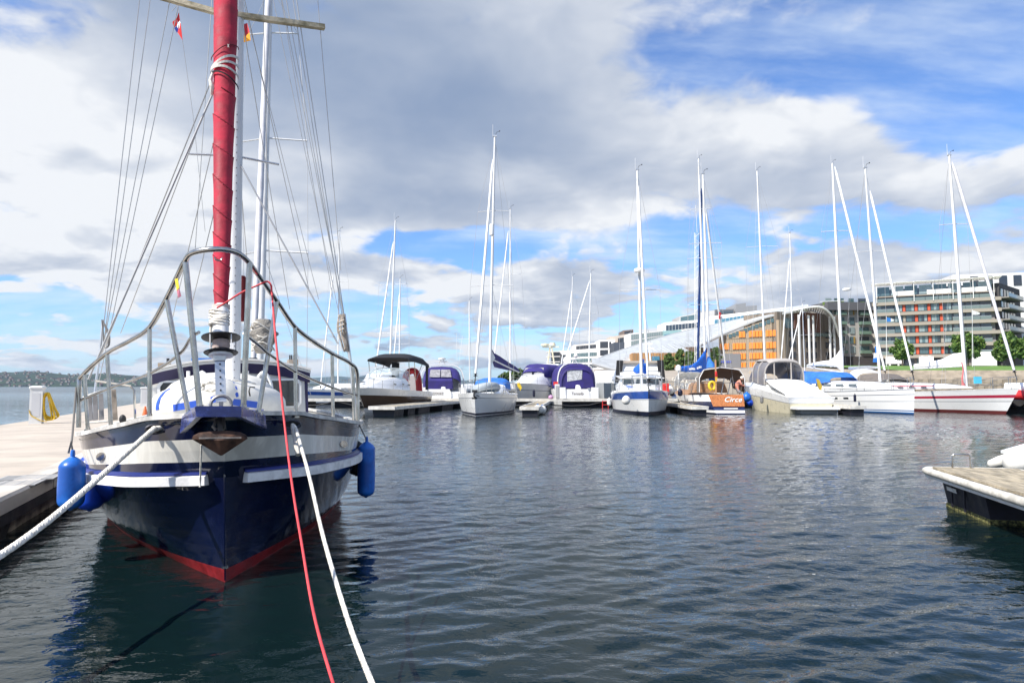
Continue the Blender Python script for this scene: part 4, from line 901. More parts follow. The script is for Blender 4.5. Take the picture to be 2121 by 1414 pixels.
p0, p1 = W(983, 800, 38.2), W(1030, 797, 39.2); gd = thing('inflatable_dinghy', 'grey inflatable dinghy stowed on the foredeck of the white sloop', 'dinghy', V(((p0.x+p1.x)/2, 38.7, 1.65)))
mb = MB(); mb.tube(spline([W(984, 810, 38.9)+V((0, .3, 0)), W(984, 806, 38.0), W(1000, 801, 37.7), W(1020, 799, 38.0), W(1029, 802, 38.9), W(1024, 804, 39.7), W(1000, 805, 39.9)], 5), .22, 10); mb.build('tube', mat('grey hypalon', (.33, .37, .40), .5, var=.1), gd, 60)
mb = MB(); mb.prism([W(986, 803, 37.9), W(1024, 803, 38.0), W(1024, 811, 38.3), W(986, 813, 38.3)], (0, .9, 0)); mb.build('floor', mat('blue grey floor', (.12, .20, .28), .6), gd)
mb = MB(); mb.tube(sag(W(986, 817, 35.0), W(1082, 838, 46), .25), .02, 5); mb.build('bow_line', mat('dark cord', (.2, .19, .18), .9), None, 40, 'dark mooring line slung along the side of the white sloop', 'rope')
mb = MB(); mb.prism([W(1071, 793, 46), W(1076, 792, 46), W(1081, 802, 46), W(1078, 809, 46), W(1072, 800, 46)], (0, .2, 0)); mb.build('horseshoe_buoy', YELP, None, 0, 'yellow horseshoe buoy on the stern rail of the white sloop', 'buoy')
# ---- J: white motor-sailer with blue band, bow-on
M, L = stern_frame(G(1343, 860), V((8.7, 49.2, 0)))
J = thing('sailboat', 'white ketch with blue upper band and crumpled blue sail cover, bow-on beside the red ladder', 'sailboat', M=M)
mb, pt, sh = hull_mesh(M, L, 3.55, 1.42, 1.2, 1.3, .45, .8, .2, ((0, 0), (.06, 1), (.36, 0), (.385, 2), (.40, 0), (.86, 3), (.95, 3), (1, 3)), .52, .9, .85); mb.build('hull', [WHITE, BLUES, GREYL, BOOTN], J, 40)
deck_mesh(M, pt).build('deck', WHITE2, J, 40)
house(M, [(2.2, .8, .6, 1.15, 1.45), (3.2, 1.1, .9, 1.15, 1.65), (4.4, 1.2, 1.0, 1.15, 1.75)], WHITE, 'trunk_cabin', J)
house(M, [(4.3, 1.3, 1.2, 1.2, 2.12), (5.2, 1.35, 1.2, 1.2, 2.25), (7.6, 1.35, 1.2, 1.2, 2.2)], WHITE, 'deckhouse', J)
windows(J, M, [([(x0, 4.28, 1.72), (x0+.66, 4.28, 1.72), (x0+.62, 4.29, 2.05), (x0+.04, 4.29, 2.05)], (0, -1, 0)) for x0 in (-1.1, -.33, .44)], GLASSG)
mb = MB(M); mb.sheet([[V((x, 3.95, 2.18-.08*abs(x))) for x in (-1.35, -.6, 0, .6, 1.35)], [V((x, 7.8, 2.38-.08*abs(x))) for x in (-1.4, -.6, 0, .6, 1.4)]], .05); mb.build('roof', WHITE, J)
windows(J, M, [([(-1.02, 2.9, 1.5), (-.3, 2.55, 1.45), (-.3, 2.6, 1.56), (-1.0, 3.0, 1.68)], (0, -1, .3))], BLUES)
guard_rails(J, M, pt, sh, .10, .85, 7, .75, .016)
rig(J, (1329, 806, 41.2), (1320, 352, 41.2), .09, ((602, 1283, 1367),), ((1342, 785, 39.0), (1322, 385, 41)), None, .075, (1345, 790, 48))
sail_cover(J, [(1334, 742, 748, 41.3, .12), (1330, 746, 768, 41.5, .22), (1325, 752, 773, 41.8, .34), (1318, 758, 774, 42.2, .26), (1312, 762, 770, 42.6, .12)], BLUEC)
sail_cover(J, [(1336, 752, 756, 42, .1), (1336, 752, 775, 42.6, .2), (1336, 756, 774, 43.4, .18)], BLUEC, 'mizzen_cover', False)
mb = MB(); p = W(1324, 560, 40.8); mb.lathe([(.05, -.12), (.30, -.10), (.33, 0), (.28, .10), (.05, .14)], 14, Matrix.Translation(p)); mb.tube([p, p+V((.1, .4, -.3))], .03, 5); mb.build('radar_dome', WHITE, J, 40)
ball('round_fender', W(1297, 829, 38.4), .24, 'white teardrop fender hanging on the blue banded ketch bow', FENDW)
small_fender(1262, 824, 840, 40.5, 4.5, 'white cylinder fender with blue end beside the red ladder', FENDW)
mb = MB(M); mb.box((0, -.42, 1.66), (.2, .6, .08)); mb.build('bow_roller', STEEL, J); mb = MB(M); mb.bar((0, -.5, 1.5), (.0, -.30, .95), .05, .09); mb.build('stem_anchor', DARK, J)
mb = MB(M); mb.lathe([(.04, 1.75), (.18, 1.78), (.18, 1.82), (.05, 1.84), (.05, 1.95), (.2, 1.97), (.04, 2.0)], 12, Matrix.Translation((.1, .1, .05))); mb.build('windlass', DARK, J)
mb = MB(); mb.box(W(1379, 806, 41), (.35, .2, .7)); mb.build('life_jacket', REDP, None, 0, 'red life jacket case on the right rail of the blue banded ketch', 'life jacket')
# ---- L: wooden-sterned yacht seen from astern
M, L = stern_frame(V((12.7, 50.5, 0)), G(1514, 858)); 
Lb = thing('sailboat', 'navy and white yacht with varnished wooden stern lettered Circe', 'sailboat', M=M)
WOODT = mat('varnished wood', (.42, .15, .045), .3, var=.2, vs=5, coat=.5, stretch=(4, 1, 1))
mb, pt, sh = hull_mesh(M, L, 3.3, 1.4, 1.08, 1.12, .8, .62, .95, ((0, 0), (.36, 1), (.80, 0), (.93, 2), (1, 2)), .85, .8, 1.2); mb.build('hull', [WHITE, NAVY, BOOTN], Lb, 40)
deck_mesh(M, pt).build('deck', TEAK, Lb, 40)
a, b_, c, d = pt(1, -1, .02), pt(1, 1, .02), pt(1, 1, .62), pt(1, -1, .62)
off = V((0, .03, .01)); mb = MB(M); mb.prism([q+off for q in (d, c, b_, a)], (0, .02, .01)); tr = mb.build('transom_panel', WOODT, Lb)
nn = (d-a).cross(b_-a).normalized(); 
if nn.y < 0: nn = -nn
ctr_ = (a+b_+c+d)/4; xa = (a-b_).normalized(); ya = xa.cross(nn)*-1
ya = (a-d).normalized(); za = xa.cross(ya)
TM = M @ Matrix.Translation(ctr_+nn*.075+xa*.30+ya*.02) @ Matrix((xa, ya, za)).transposed().to_4x4()
text_mesh('Circe', .52, TM, 'boat_name', WHITE, tr, .35, .012, 1.0)
TM2 = M @ Matrix.Translation(pt(1, -1, .72)*.35+pt(1, 1, .72)*.65+nn*.03) @ Matrix((xa, ya, za)).transposed().to_4x4()
mb = MB(TM2); mb.box((.35, 0, 0), (.8, .07, .01)); mb.build('registration_plate', WHITE2, Lb)
house(M, [(4.0, .6, .45, 1.3, 1.6), (5.0, 1.0, .85, 1.2, 1.85), (7.2, 1.05, .9, 1.2, 1.9)], TEAK, 'coachroof', Lb)
arch(M, [(8.3, 1.0, 1.5, 2.1), (8.8, 1.3, 1.3, 2.65), (9.3, 1.4, 1.25, 2.75), (9.6, 1.40, 1.2, 2.7)], TAUPE, 'cockpit_tent', Lb, .03)
pipes(Lb, 'tent_hoop', [[(-1.36, 9.62, 1.25), (-1.34, 9.62, 2.1), (-1.08, 9.62, 2.58), (0, 9.62, 2.72), (1.08, 9.62, 2.58), (1.34, 9.62, 2.1), (1.36, 9.62, 1.25)]], .025, WHITE, M)
pipes(Lb, 'stern_ladder', [[(.1+dx, 10.1, .7), (-.25+dx, 9.9, 2.1)] for dx in (-.2, .2)], .03, STEEL, M)
guard_rails(Lb, M, pt, sh, .2, .9, 7, .7, .015, True, True)
rig(Lb, (1470, 785, 44.5), (1456, 360, 44.5), .09, ((505, 1428, 1495), (632, 1424, 1487)), ((1505, 772, 48.5), (1462, 432, 45)), None, .075, (1520, 800, 41))
sail_cover(Lb, [(1468, 738, 750, 44.4, .14), (1471, 745, 786, 43.8, .26), (1474, 748, 790, 43.0, .3), (1475, 770, 792, 42.2, .24)], BLUEH, 'mizzen_cover', False)
rb = thing('horseshoe_buoy', 'yellow horseshoe lifebuoy on the stern rail of the wooden-sterned yacht', 'lifebuoy', W(1475, 806, 40.6)); cc = W(1475, 799, 40.5)
mb = MB(); mb.tube([cc+V((.17*cos(t_), -.02*sin(t_*2), .24*sin(t_))) for t_ in [-pi/2+.35+(2*pi-.7)*i/16 for i in range(17)]], .085, 8); mb.build('ring', YELP, rb, 60)
mb = MB(); mb.box(cc+V((.18, .05, 0)), (.03, .03, .6)); mb.build('holder', STEEL, rb)
mb = MB(); mb.bar(W(1483, 815, 40.4), W(1482, 745, 40.6), .09, .09); fs_ = mb.build('flag_staff', TEAK, Lb)
flag('ensign', 'rolled red and yellow ensign on the staff of the wooden-sterned yacht', [[(1481, 769), (1485, 769), (1486, 780), (1481, 780)], [(1481, 780.5), (1486, 780.5), (1485, 790), (1482, 790)]], 40.2, [RED_, ('yellow2', (.75, .45, .05))])
ball('round_fender', W(1547, 823, 40.2), .26, 'shiny blue round fender hanging off the right side of the wooden-sterned yacht', BLUEF)
ball('round_fender', W(1553, 834, 40.9), .21, 'darker blue fender under the shiny round one beside the wooden-sterned yacht', BLUEF2)
for px, lab in ((1392, 'navy fender leaning between the blue banded ketch and the dark finger dock'), (1409, 'navy fender standing on the finger dock near the wooden-sterned yacht')): small_fender(px, 806, 820, 43, 5, lab, BOOTN)
ball('round_fender', W(1388, 808, 41.5), .24, 'white round fender at the right shoulder of the blue banded ketch', FENDW)
mb = MB(); mb.tube(sag(W(1424, 838, 43), W(1478, 817, 40.6), .35), .03, 5); mb.build('stern_line', ROPEW, None, 40, 'upper white mooring rope of the wooden-sterned yacht to the finger dock', 'rope')
mb = MB(); mb.tube(sag(W(1424, 841, 42.6), W(1478, 819, 40.4), .8), .03, 5); mb.build('stern_line', ROPEW, None, 40, 'lower sagging white mooring rope of the wooden-sterned yacht', 'rope')
# person leaning in that cockpit
def skin_person(name, lab, M, bones, shirt, head_c, head_r, skinm, hatm=None, legm=None):
    root = thing(name, lab, 'person', M=M)
    vs = [b[0] for b in bones]; es = [(i, b[1]) for i, b in enumerate(bones) if b[1] is not None]
    me = bpy.data.meshes.new('tmp'); me.from_pydata(vs, es, []); o = bpy.data.objects.new('tmp', me); COL.objects.link(o)
    o.modifiers.new('s', 'SKIN'); 
    for i, b in enumerate(bones): me.skin_vertices[0].data[i].radius = (b[2], b[2])
    me.skin_vertices[0].data[0].use_root = True
    o.modifiers.new('d', 'SUBSURF').levels = 1
    dg = bpy.context.evaluated_depsgraph_get(); m2 = bpy.data.meshes.new_from_object(o.evaluated_get(dg)); bpy.data.objects.remove(o); bpy.data.meshes.remove(me)
    b = MB(M); b.add([v.co for v in m2.vertices], [tuple(p.vertices) for p in m2.polygons])
    zs = [v.co.z for v in m2.vertices]; b.mi = []
    for p in m2.polygons:
        c = p.center; b.mi.append(2 if c.z < .12 else (1 if (c.z > head_c.z-head_r*1.2 or abs(c.x) > .36) else 0))
    ob = b.build('body', [shirt, skinm, legm or shirt], root, 60)
    mb = MB(M); mb.sph(head_c, (head_r*.85, head_r, head_r*1.12), 12, 9); hd = mb.build('head', skinm, root, 60)
    mb = MB(M); mb.sph(head_c+V((0, .02, head_r*.35)), (head_r*.98, head_r*1.1, head_r*.92), 12, 8); mb.build('hair', hatm, root, 60)
    mb = MB(M); mb.sph(head_c+V((0, -head_r*.95, -.02)), (.018, .025, .03), 6, 5); mb.build('nose', skinm, root, 60)
    bpy.data.meshes.remove(m2); return root
SKIN = mat('skin', (.50, .28, .20), .6)
bones = [((0, 0, .1), None, .16), ((0, -.10, .38), 0, .15), ((0, -.26, .62), 1, .14), ((0, -.36, .72), 2, .06), ((.2, -.26, .62), 2, .07), ((.30, -.32, .42), 4, .05), ((.22, -.52, .30), 5, .04), ((-.2, -.26, .62), 2, .07), ((-.32, -.36, .42), 7, .05), ((-.26, -.56, .32), 8, .04), ((.12, -.30, -.02), 0, .085), ((.13, -.42, -.38), 10, .06), ((-.12, -.30, -.02), 0, .085), ((-.13, -.42, -.38), 12, .06)]
PMx = Matrix.Translation(W(1522, 811, 41.0)) @ Matrix.Rotation(radians(80), 4, 'Z')
skin_person('person', 'person in salmon shirt and pale cap bending in the cockpit of the wooden-sterned yacht', PMx, bones, mat('salmon shirt', (.62, .25, .18), .8), V((0, -.46, .80)), .11, SKIN, mat('pale cap', (.7, .66, .6), .8), mat('grey shorts', (.25, .25, .27), .8))
# ---- K: yacht behind with bright blue boom cover and navy furled genoa
M, L = stern_frame(V((18.8, 66.6, 0)), V((14.5, 56.3, 0)))
K = thing('sailboat', 'white yacht with bright blue boom cover, navy furled genoa and white radar dome', 'sailboat', M=M)
mb, pt, sh = hull_mesh(M, L, 3.7, 1.5, 1.3, 1.3, .7, .8, .3, ((0, 0), (.25, 1), (.4, 0), (.9, 2), (1, 2))); mb.build('hull', [WHITE, BLUES, BOOTN], K, 40); deck_mesh(M, pt).build('deck', WHITE2, K, 40)
house(M, [(3.5, .8, .6, 1.3, 1.5), (4.6, 1.2, 1.0, 1.3, 1.85), (8.6, 1.3, 1.1, 1.3, 1.95)], WHITE, 'coachroof', K)
arch(M, [(8.0, 1.1, 1.8, 2.2), (8.7, 1.3, 1.7, 2.75), (9.7, 1.35, 1.6, 2.8)], WHITE2, 'sprayhood', K)
guard_rails(K, M, pt, sh, .14, .86, 6, .7, .015)
rig(K, (1462, 785, 60.5), (1447, 328, 60.5), .11, ((434, 1430, 1472), (536, 1424, 1487)), ((1445, 785, 65), (1453, 390, 61)), mat('navy furled sailcloth', (.012, .04, .16), .7, var=.2, vs=3), .12, (1415, 795, 56.6))
sail_cover(K, [(1403, 759, 767, 57.2, .12), (1418, 758, 770, 57.8, .2), (1432, 756, 772, 58.6, .26), (1444, 748, 772, 59.2, .3), (1455, 733, 772, 59.8, .26), (1463, 722, 774, 60.2, .14)], BLUEC)
for i, (x0, x1, yy) in enumerate(((1428, 1432, 764), (1433, 1437, 763.5), (1438, 1440, 764), (1445, 1447, 762), (1449, 1453, 760))):
    mb = MB(); mb.prism([W(x0, yy-2, 58.0-(0 if x0 < 1440 else -.4)), W(x1, yy-2.3, 58.05-(0 if x0 < 1440 else -.4)), W(x1, yy+2, 58.05-(0 if x0 < 1440 else -.4)), W(x0, yy+2.2, 58.0-(0 if x0 < 1440 else -.4))], (0, .25, 0)); mb.build('cover_lettering', SAILW, K)
p = W(1405, 762, 56.8); mb = MB(); mb.lathe([(.10, -.26), (.22, -.22), (.24, 0), (.2, .18), (.06, .27)], 14, Matrix.Translation(p)); mb.tube([p+V((0, 0, -.2)), V((p.x, p.y, 1.3))], .05, 7); mb.build('satellite_dome', WHITE, K, 40)
for i in range(9):                                          # rolled fenders, hoses and lines heaped on the after deck
    px, py = 1398+i*7+random.uniform(-3, 3), random.uniform(782, 806); a = W(px, py, 56.5+random.uniform(-.6, .6)); mb = MB(); r_ = random.uniform(.10, .24)
    mb.tube([a+V((r_*cos(t_), .05*sin(3*t_), r_*1.2*sin(t_))) for t_ in [2*pi*j/10 for j in range(11)]], .035, 5, False); mb.build('rope_coil', ROPEW, None, 50, 'pale rope coil hung on the rails between the blue boom cover and the yellow lifebuoy', 'rope', 'rope coils on the rails')
# ---- P: white yacht, blue boot stripes, bow to the right
def side_yacht(lab, bow, stern, B, fbs, rows, mats, deck=WHITE2):
    M, L = stern_frame(bow, stern); r = thing('sailboat', lab, 'sailboat', M=M)
    mb, pt, sh = hull_mesh(M, L, B, *fbs, rows=rows); mb.build('hull', mats, r, 40); deck_mesh(M, pt).build('deck', deck, r, 40); return r, M, L, pt, sh
Pb, M, L, pt, sh = side_yacht('white yacht with blue waterline stripes and blue sprayhood, bow just left of the red-striped one', G(1893, 858), V((21.5, 50.2, 0)), 3.6, (1.46, 1.28, 1.25, .12, .8, .35), ((0, 2), (.04, 0), (.20, 2), (.235, 0), (.48, 2), (.505, 0), (.84, 1), (.885, 0), (.92, 1), (.98, 3), (1, 3)), [WHITE, BOOTB, GREYL, BOOTN])
house(M, [(1.8, .4, .3, 1.5, 1.55), (3.4, .95, .8, 1.5, 1.85), (6.6, 1.15, 1.0, 1.45, 1.95), (8, 1.15, 1.0, 1.4, 1.95)], WHITE, 'coachroof', Pb)
windows(Pb, M, [([(-1.04-.03*i, y0, 1.62), (-1.04-.03*i, y0+.8, 1.62), (-1.0-.03*i, y0+.8, 1.76), (-1.0-.03*i, y0, 1.76)], (-1, 0, .3)) for i, y0 in enumerate((3.6, 4.9, 6.2))], GLASSG)
arch(M, [(6.4, 1.0, 1.9, 2.2), (7.0, 1.2, 1.8, 2.55), (8.6, 1.3, 1.75, 2.62)], BLUEH, 'sprayhood', Pb)
guard_rails(Pb, M, pt, sh, .10, .86, 6)
rig(Pb, (1823, 790, 42.6), (1792, 348, 42.6), .082, ((522, 1773, 1830),), ((1889, 768, 39.9), (1802, 395, 42.3)), None, .07, (1740, 800, 48))
sail_cover(Pb, [(1818, 789-30, 789-26, 42.8, .1), (1800, 757, 764, 43.4, .12), (1760, 759, 765, 45.2, .12), (1757, 760, 764, 45.4, .08)], ALU2, 'boom_roll', False)
mb = MB(); mb.tube(sag(W(1880, 806, 39.6), W(1765, 838, 43.5), .3), .02, 5); mb.build('bow_line', mat('dark cord', (.2, .19, .18), .9), None, 40, 'mooring line slung along the white yacht with blue waterline stripes', 'rope')
for i_, s_ in enumerate((.30, .52, .70)): small_fender(int((1060.5+FPX*(M @ pt(s_, -1)).x/(M @ pt(s_, -1)).y)), 816, 832, (M @ pt(s_, -1)).y-.22, 2.6, ('forward', 'middle', 'after')[i_]+' navy fender hung on the side of the yacht with blue waterline stripes', BOOTN)
windows(Pb, M, [([pt(s_, -1, .30)+V((-.004, 0, 0)), pt(s_+.035, -1, .30)+V((-.004, 0, 0)), pt(s_+.035, -1, .38)+V((-.004, 0, 0)), pt(s_, -1, .38)+V((-.004, 0, 0))], (-1, 0, 0)) for s_ in (.36, .44, .60)])
bn = flag('burgee', 'blue and white banner hanging by the mast of the yacht with blue waterline stripes', [[(1812, 718), (1816, 716), (1818, 728), (1813, 731)], [(1810, 731), (1818, 729), (1817, 740), (1809, 742)], [(1809, 742), (1818, 740), (1819, 750), (1808, 750)]], 43.0, [('royal', (.03, .2, .62)), WHT_, ('royal', (.03, .2, .62))])
# ---- Q: white yacht, red stripe, bow to the right
Q, M, L, pt, sh = side_yacht('white yacht with crimson side stripe and maroon waterline at the right', G(2083, 857), V((26.5, 51.8, 0)), 3.7, (1.5, 1.25, 1.2, .95, .7, .4), ((0, 0), (.25, 1), (.37, 0), (.50, 3), (.525, 0), (.88, 2), (.95, 2), (1, 2)), [WHITE, RSTR, BOOTR, GREYL])
house(M, [(2.4, .3, .2, 1.5, 1.55), (4.2, .95, .8, 1.45, 1.72), (8, 1.15, 1.0, 1.4, 1.85), (9.5, 1.2, 1.0, 1.35, 1.9)], WHITE, 'coachroof', Q)
mb = MB(M); mb.sheet([[V((-1.0-.02*i*1.2-.06, 4.0+i*.9, 1.60-.0*i)) for i in range(6)], [V((-1.0-.02*i*1.2-.05, 4.0+i*.9, 1.66)) for i in range(6)]], .02); mb.build('cabin_stripe', RSTR, Q)
arch(M, [(8.6, 1.15, 1.8, 2.1), (9.4, 1.3, 1.7, 2.5), (10.8, 1.4, 1.6, 2.5)], TAUPE, 'sprayhood', Q)
windows(Q, M, [([(-1.02-.02*i_-.075, y_, 1.50), (-1.02-.02*i_-.075, y_+.5, 1.50), (-1.0-.02*i_-.065, y_+.5, 1.58), (-1.0-.02*i_-.065, y_, 1.58)], (-1, 0, .2)) for i_, y_ in enumerate((4.6, 5.6, 6.6, 7.6))])
arch(M, [(10.9, 1.4, 1.5, 2.6), (11.8, 1.4, 1.5, 2.9)], WHITE2, 'bimini', Q)
guard_rails(Q, M, pt, sh, .10, .86, 7)
rig(Q, (2001, 800, 43.6), (1966, 322, 43.6), .105, ((466, 1946, 2004),), ((2101, 768, 39.8), (1972, 335, 43.3)), mat('grey white furled sail', (.62, .61, .63), .7, var=.1), .09, (1925, 810, 50), None)
sail_cover(Q, [(1998, 738, 756, 43.8, .12), (1994, 730, 758, 44.2, .26), (1975, 732, 759, 45.2, .3), (1950, 744, 760, 46.6, .28), (1920, 750, 761, 48.2, .24), (1893, 754, 762, 49.5, .12)], SAILW)
mb = MB(); mb.tube(spline([W(1996, 800, 43.4), W(1993, 785, 43.3), W(1995, 768, 43.4), W(1992, 750, 43.5)], 4), [.12, .10, .07, .05, .06, .05, .05, .04, .04, .03, .03, .03, .03], 7); mb.build('line_bundle', mat('faded red line', (.5, .14, .14), .8), None, 50, 'bundle of faded red halyards at the mast foot of the red-striped yacht', 'rope')
p = W(2025, 787, 42.0); mb = MB(); mb.box(p, (.42, .12, .42)); mb.build('notice_board', mat('cyan board', (.06, .42, .60), .5), None, 0, 'small cyan notice board on the rail of the red-striped yacht', 'sign')
flag('courtesy_flag', 'small red and white flag flying from the rigging above the wooden-sterned yacht', [[(1489, 652), (1493, 655), (1492, 661), (1489, 660)], [(1493.2, 655), (1496, 653), (1497, 660), (1492.4, 661)], [(1489, 645), (1494, 648), (1493, 654), (1489, 651)]], 46.4, [RED_, WHT_, RED_])
# ---- O: yacht with slumped white mainsail
O_, M, L, pt, sh = side_yacht('white yacht with white mainsail draped on its boom behind the covered motor cruiser', V((31.6, 57.4, 0)), V((27.3, 69, 0)), 4.1, (1.6, 1.4, 1.35, .5, .8, .35), ((0, 0), (.3, 1), (.34, 0), (.9, 1), (1, 1)), [WHITE, BLUES])
house(M, [(3, .8, .6, 1.5, 1.6), (4.2, 1.1, .9, 1.5, 1.85), (8, 1.2, 1.0, 1.45, 1.95)], WHITE, 'coachroof', O_)
arch(M, [(7.4, 1.2, 1.8, 2.3), (8.4, 1.4, 1.7, 3.0), (9.8, 1.5, 1.7, 3.1), (11.0, 1.45, 1.8, 2.9)], BLUEH, 'bimini', O_)
guard_rails(O_, M, pt, sh, .1, .86, 6)
rig(O_, (1746, 790, 62), (1724, 338, 62), .135, ((480, 1701, 1758), (625, 1698, 1757)), ((1833, 768, 58.2), (1729, 345, 61.6)), None, .11, (1680, 790, 68))
sail_cover(O_, [(1747, 718, 770, 62.2, .15), (1742, 722, 768, 62.4, .36), (1732, 736, 760, 63, .38), (1718, 746, 759, 64, .36), (1700, 748, 758, 65.4, .34), (1682, 752, 758.5, 66.8, .28), (1671, 755, 758, 67.6, .15)], SAILW)
p = W(1748, 600, 61.5); mb = MB(); mb.lathe([(.06, -.10), (.36, -.06), (.38, .05), (.3, .13), (.05, .17)], 14, Matrix.Translation(p+V((.25, 0, 0)))); mb.build('radar_dome', WHITE, O_, 40)
# ---- background yachts whose masts rise above the row
def bg_yacht(lab, base, top, bow, stern, spread, genoa=None, hullm=None, gm=None, extra=None, gr=.065, r=.075, boomsecs=None, bm=None, back=None, fore=None):
    M, L = stern_frame(V((*bow, 0)), V((*stern, 0))); r_ = thing('sailboat', lab, 'sailboat', M=M, group='yachts moored behind the front row')
    mb, pt, sh = hull_mesh(M, L, L*.31, 1.5, 1.3, 1.25, .7, .75, .3, ((0, 0), (.16, 1), (.40, 0), (.9, 2), (1, 2))); mb.build('hull', [WHITE, hullm or GREYL, BOOTN], r_, 40); deck_mesh(M, pt).build('deck', WHITE2, r_, 40)
    house(M, [(L*.28, .6, .5, 1.3, 1.5), (L*.38, L*.1, L*.08, 1.3, 1.8), (L*.7, L*.105, L*.09, 1.3, 1.9)], WHITE, 'coachroof', r_)
    guard_rails(r_, M, pt, sh, .14, .86, 5)
    rig(r_, base, top, r, spread, genoa, gm, gr, back, fore)
    if boomsecs: sail_cover(r_, boomsecs, bm or SAILW)
    return r_
bg_yacht('cream and blue sailboat seen through the right-hand railing of the near boat', (700, 800, 63), (703, 478, 63), (-20.5, 60.8), (-11.5, 65.5), ((585, 680, 722), (690, 676, 724)), ((664, 800, 61.5), (690, 570, 62.7)), BLUES)
bg_yacht('yacht whose tall mast rises behind the brown-hulled cruiser with black top', (807, 775, 64), (819, 456, 64), (-14.5, 60), (-8.0, 69.5), ((590, 785, 843), (690, 781, 847)), ((777, 772, 61), (815, 500, 63.6)), None, None, None, .075, .095, [(809, 758, 772, 64, .1), (812, 764, 773, 64.6, .15), (830, 766, 772, 66.5, .12)], mat('tan cover', (.48, .40, .32), .8))
bg_yacht('yacht with the shorter thin mast behind the red life raft', (827, 775, 74), (829, 576, 74), (-15, 70), (-8, 79), ((633, 812, 848), (713, 812, 848)), ((813, 772, 71), (828, 605, 73.6)))
bg_yacht('yacht with thin mast rising left of the white sloop, behind its furled genoa', (973, 790, 72), (972, 622, 72), (-7, 67), (-2, 76), ((702, 949, 990),))
bg_yacht('yacht with mast close to the right of the white sloop mast, behind its indigo cover', (1057, 790, 63), (1057, 432, 63), (-2.6, 59.2), (2.2, 69), ((570, 1040, 1081), (680, 1037, 1087)), ((1024, 740, 60), (1053, 478, 62.7)))
bg_yacht('yacht with the slim left-hand mast behind the indigo-canopied motor cruiser', (1181, 790, 92), (1186, 572, 92), (5.5, 88), (10.5, 97), ((660, 1165, 1200),), ((1158, 785, 88.5), (1185, 600, 91.7)))
bg_yacht('yacht with the right-hand mast behind the indigo-canopied motor cruiser', (1219, 790, 76), (1224, 564, 76), (6, 71.6), (11, 81), ((650, 1200, 1240),), ((1160, 780, 72), (1222, 580, 75.6)))
bg_yacht('yacht with upswept spreaders and grey boom roll behind the covered motor cruiser', (1586, 790, 61), (1568, 353, 61), (20.3, 56.6), (25, 67), ((512, 1545, 1612),), None, None, None, None, .07, .09, [(1588, 755, 762, 61, .18), (1610, 752, 760, 62.5, .18), (1628, 751, 758, 63.5, .16)], mat('silver boom cover', (.55, .57, .60), .5), (1620, 780, 66), ((1556, 800, 57), (1567, 400, 60.7)))
bg_yacht('yacht with the short mast standing before the timber museum wall', (1643, 790, 78), (1636, 482, 78), (30, 73.5), (34.7, 83), ((602, 1622, 1655),), ((1616, 770, 75), (1635, 535, 77.7)))
bg_yacht('yacht with a mast in front of the grey museum block', (1668, 790, 86), (1662, 628, 86), (35.5, 82), (38.5, 91), ((694, 1650, 1682),), ((1628, 770, 83), (1660, 640, 85.7)))
# ---- A: express cruiser, brown hull, black top
M, L = stern_frame(G(757, 854), V((-7.4, 51.6, 0)))
A = thing('motor_cruiser', 'white motor cruiser with bronze-brown hull and black bimini top', 'motorboat', M=M)
mb, pt, sh = hull_mesh(M, L, 3.2, 1.55, 1.35, 1.2, 1.3, .95, .2, ((0, 0), (.30, 1), (.83, 0), (1, 0)), .62, .85, 1.5); mb.build('hull', [WHITE, BROWN], A, 40); deck_mesh(M, pt).build('deck', WHITE, A, 40)
house(M, [(-.6, .3, .2, 1.4, 1.5), (1.2, 1.05, .8, 1.4, 2.0), (3.2, 1.4, 1.2, 1.35, 2.2), (4.2, 1.5, 1.3, 1.3, 2.15)], WHITE, 'foredeck_cabin', A)
windows(A, M, [([(x, y, z+.07) , (x+.02, y+.3, z+.0), (x, y+.6, z+.07), (x-.05, y+.3, z+.15)], (1, 0, .3)) for x, y, z in ((1.22, 1.6, 1.66), (1.42, 2.6, 1.66), (1.5, 3.5, 1.62))])
windows(A, M, [([(-.62, -.25+.35, 1.83), (-.3, .1, 1.86), (-.05, .2, 1.85), (-.3, .3, 1.92)], (0, -.6, .8))])
arch(M, [(2.9, .95, 2.1, 2.35), (3.6, 1.25, 2.1, 2.85), (4.3, 1.4, 2.0, 2.85)], SCREEN, 'windscreen', A, .01, 11, .5)
pipes(A, 'screen_frame', [[(1.3*cos(pi*j/8)*-1, 3.0+.9*abs(cos(pi*j/8)), 2.3+.52*sin(pi*j/8)) for j in range(9)]], .025, STEEL, M)
arch(M, [(3.9, 1.45, 3.3, 3.5), (5.2, 1.5, 3.25, 3.82), (7.4, 1.5, 3.1, 3.72), (8.4, 1.5, 2.95, 3.4)], BLACKC, 'bimini_top', A, .05)
pipes(A, 'bimini_pole', [[(sd*1.4, y0, 2.0), (sd*1.42, y1, 3.32)] for sd in (-1, 1) for y0, y1 in ((4.3, 4.0), (5.6, 5.2), (5.6, 7.2))], .025, STEEL, M)
mb = MB(M); mb.box((0, 5.4, 2.6), (.5, .15, 1.3)); mb.build('canvas_drop', BLACKC, A); mb = MB(M); mb.box((1.42, 8.2, 2.3), (.06, .5, 1.9)); mb.build('canvas_curtain', BLACKC, A)
guard_rails(A, M, pt, sh, .05, .5, 5, .5, .014, True, False)
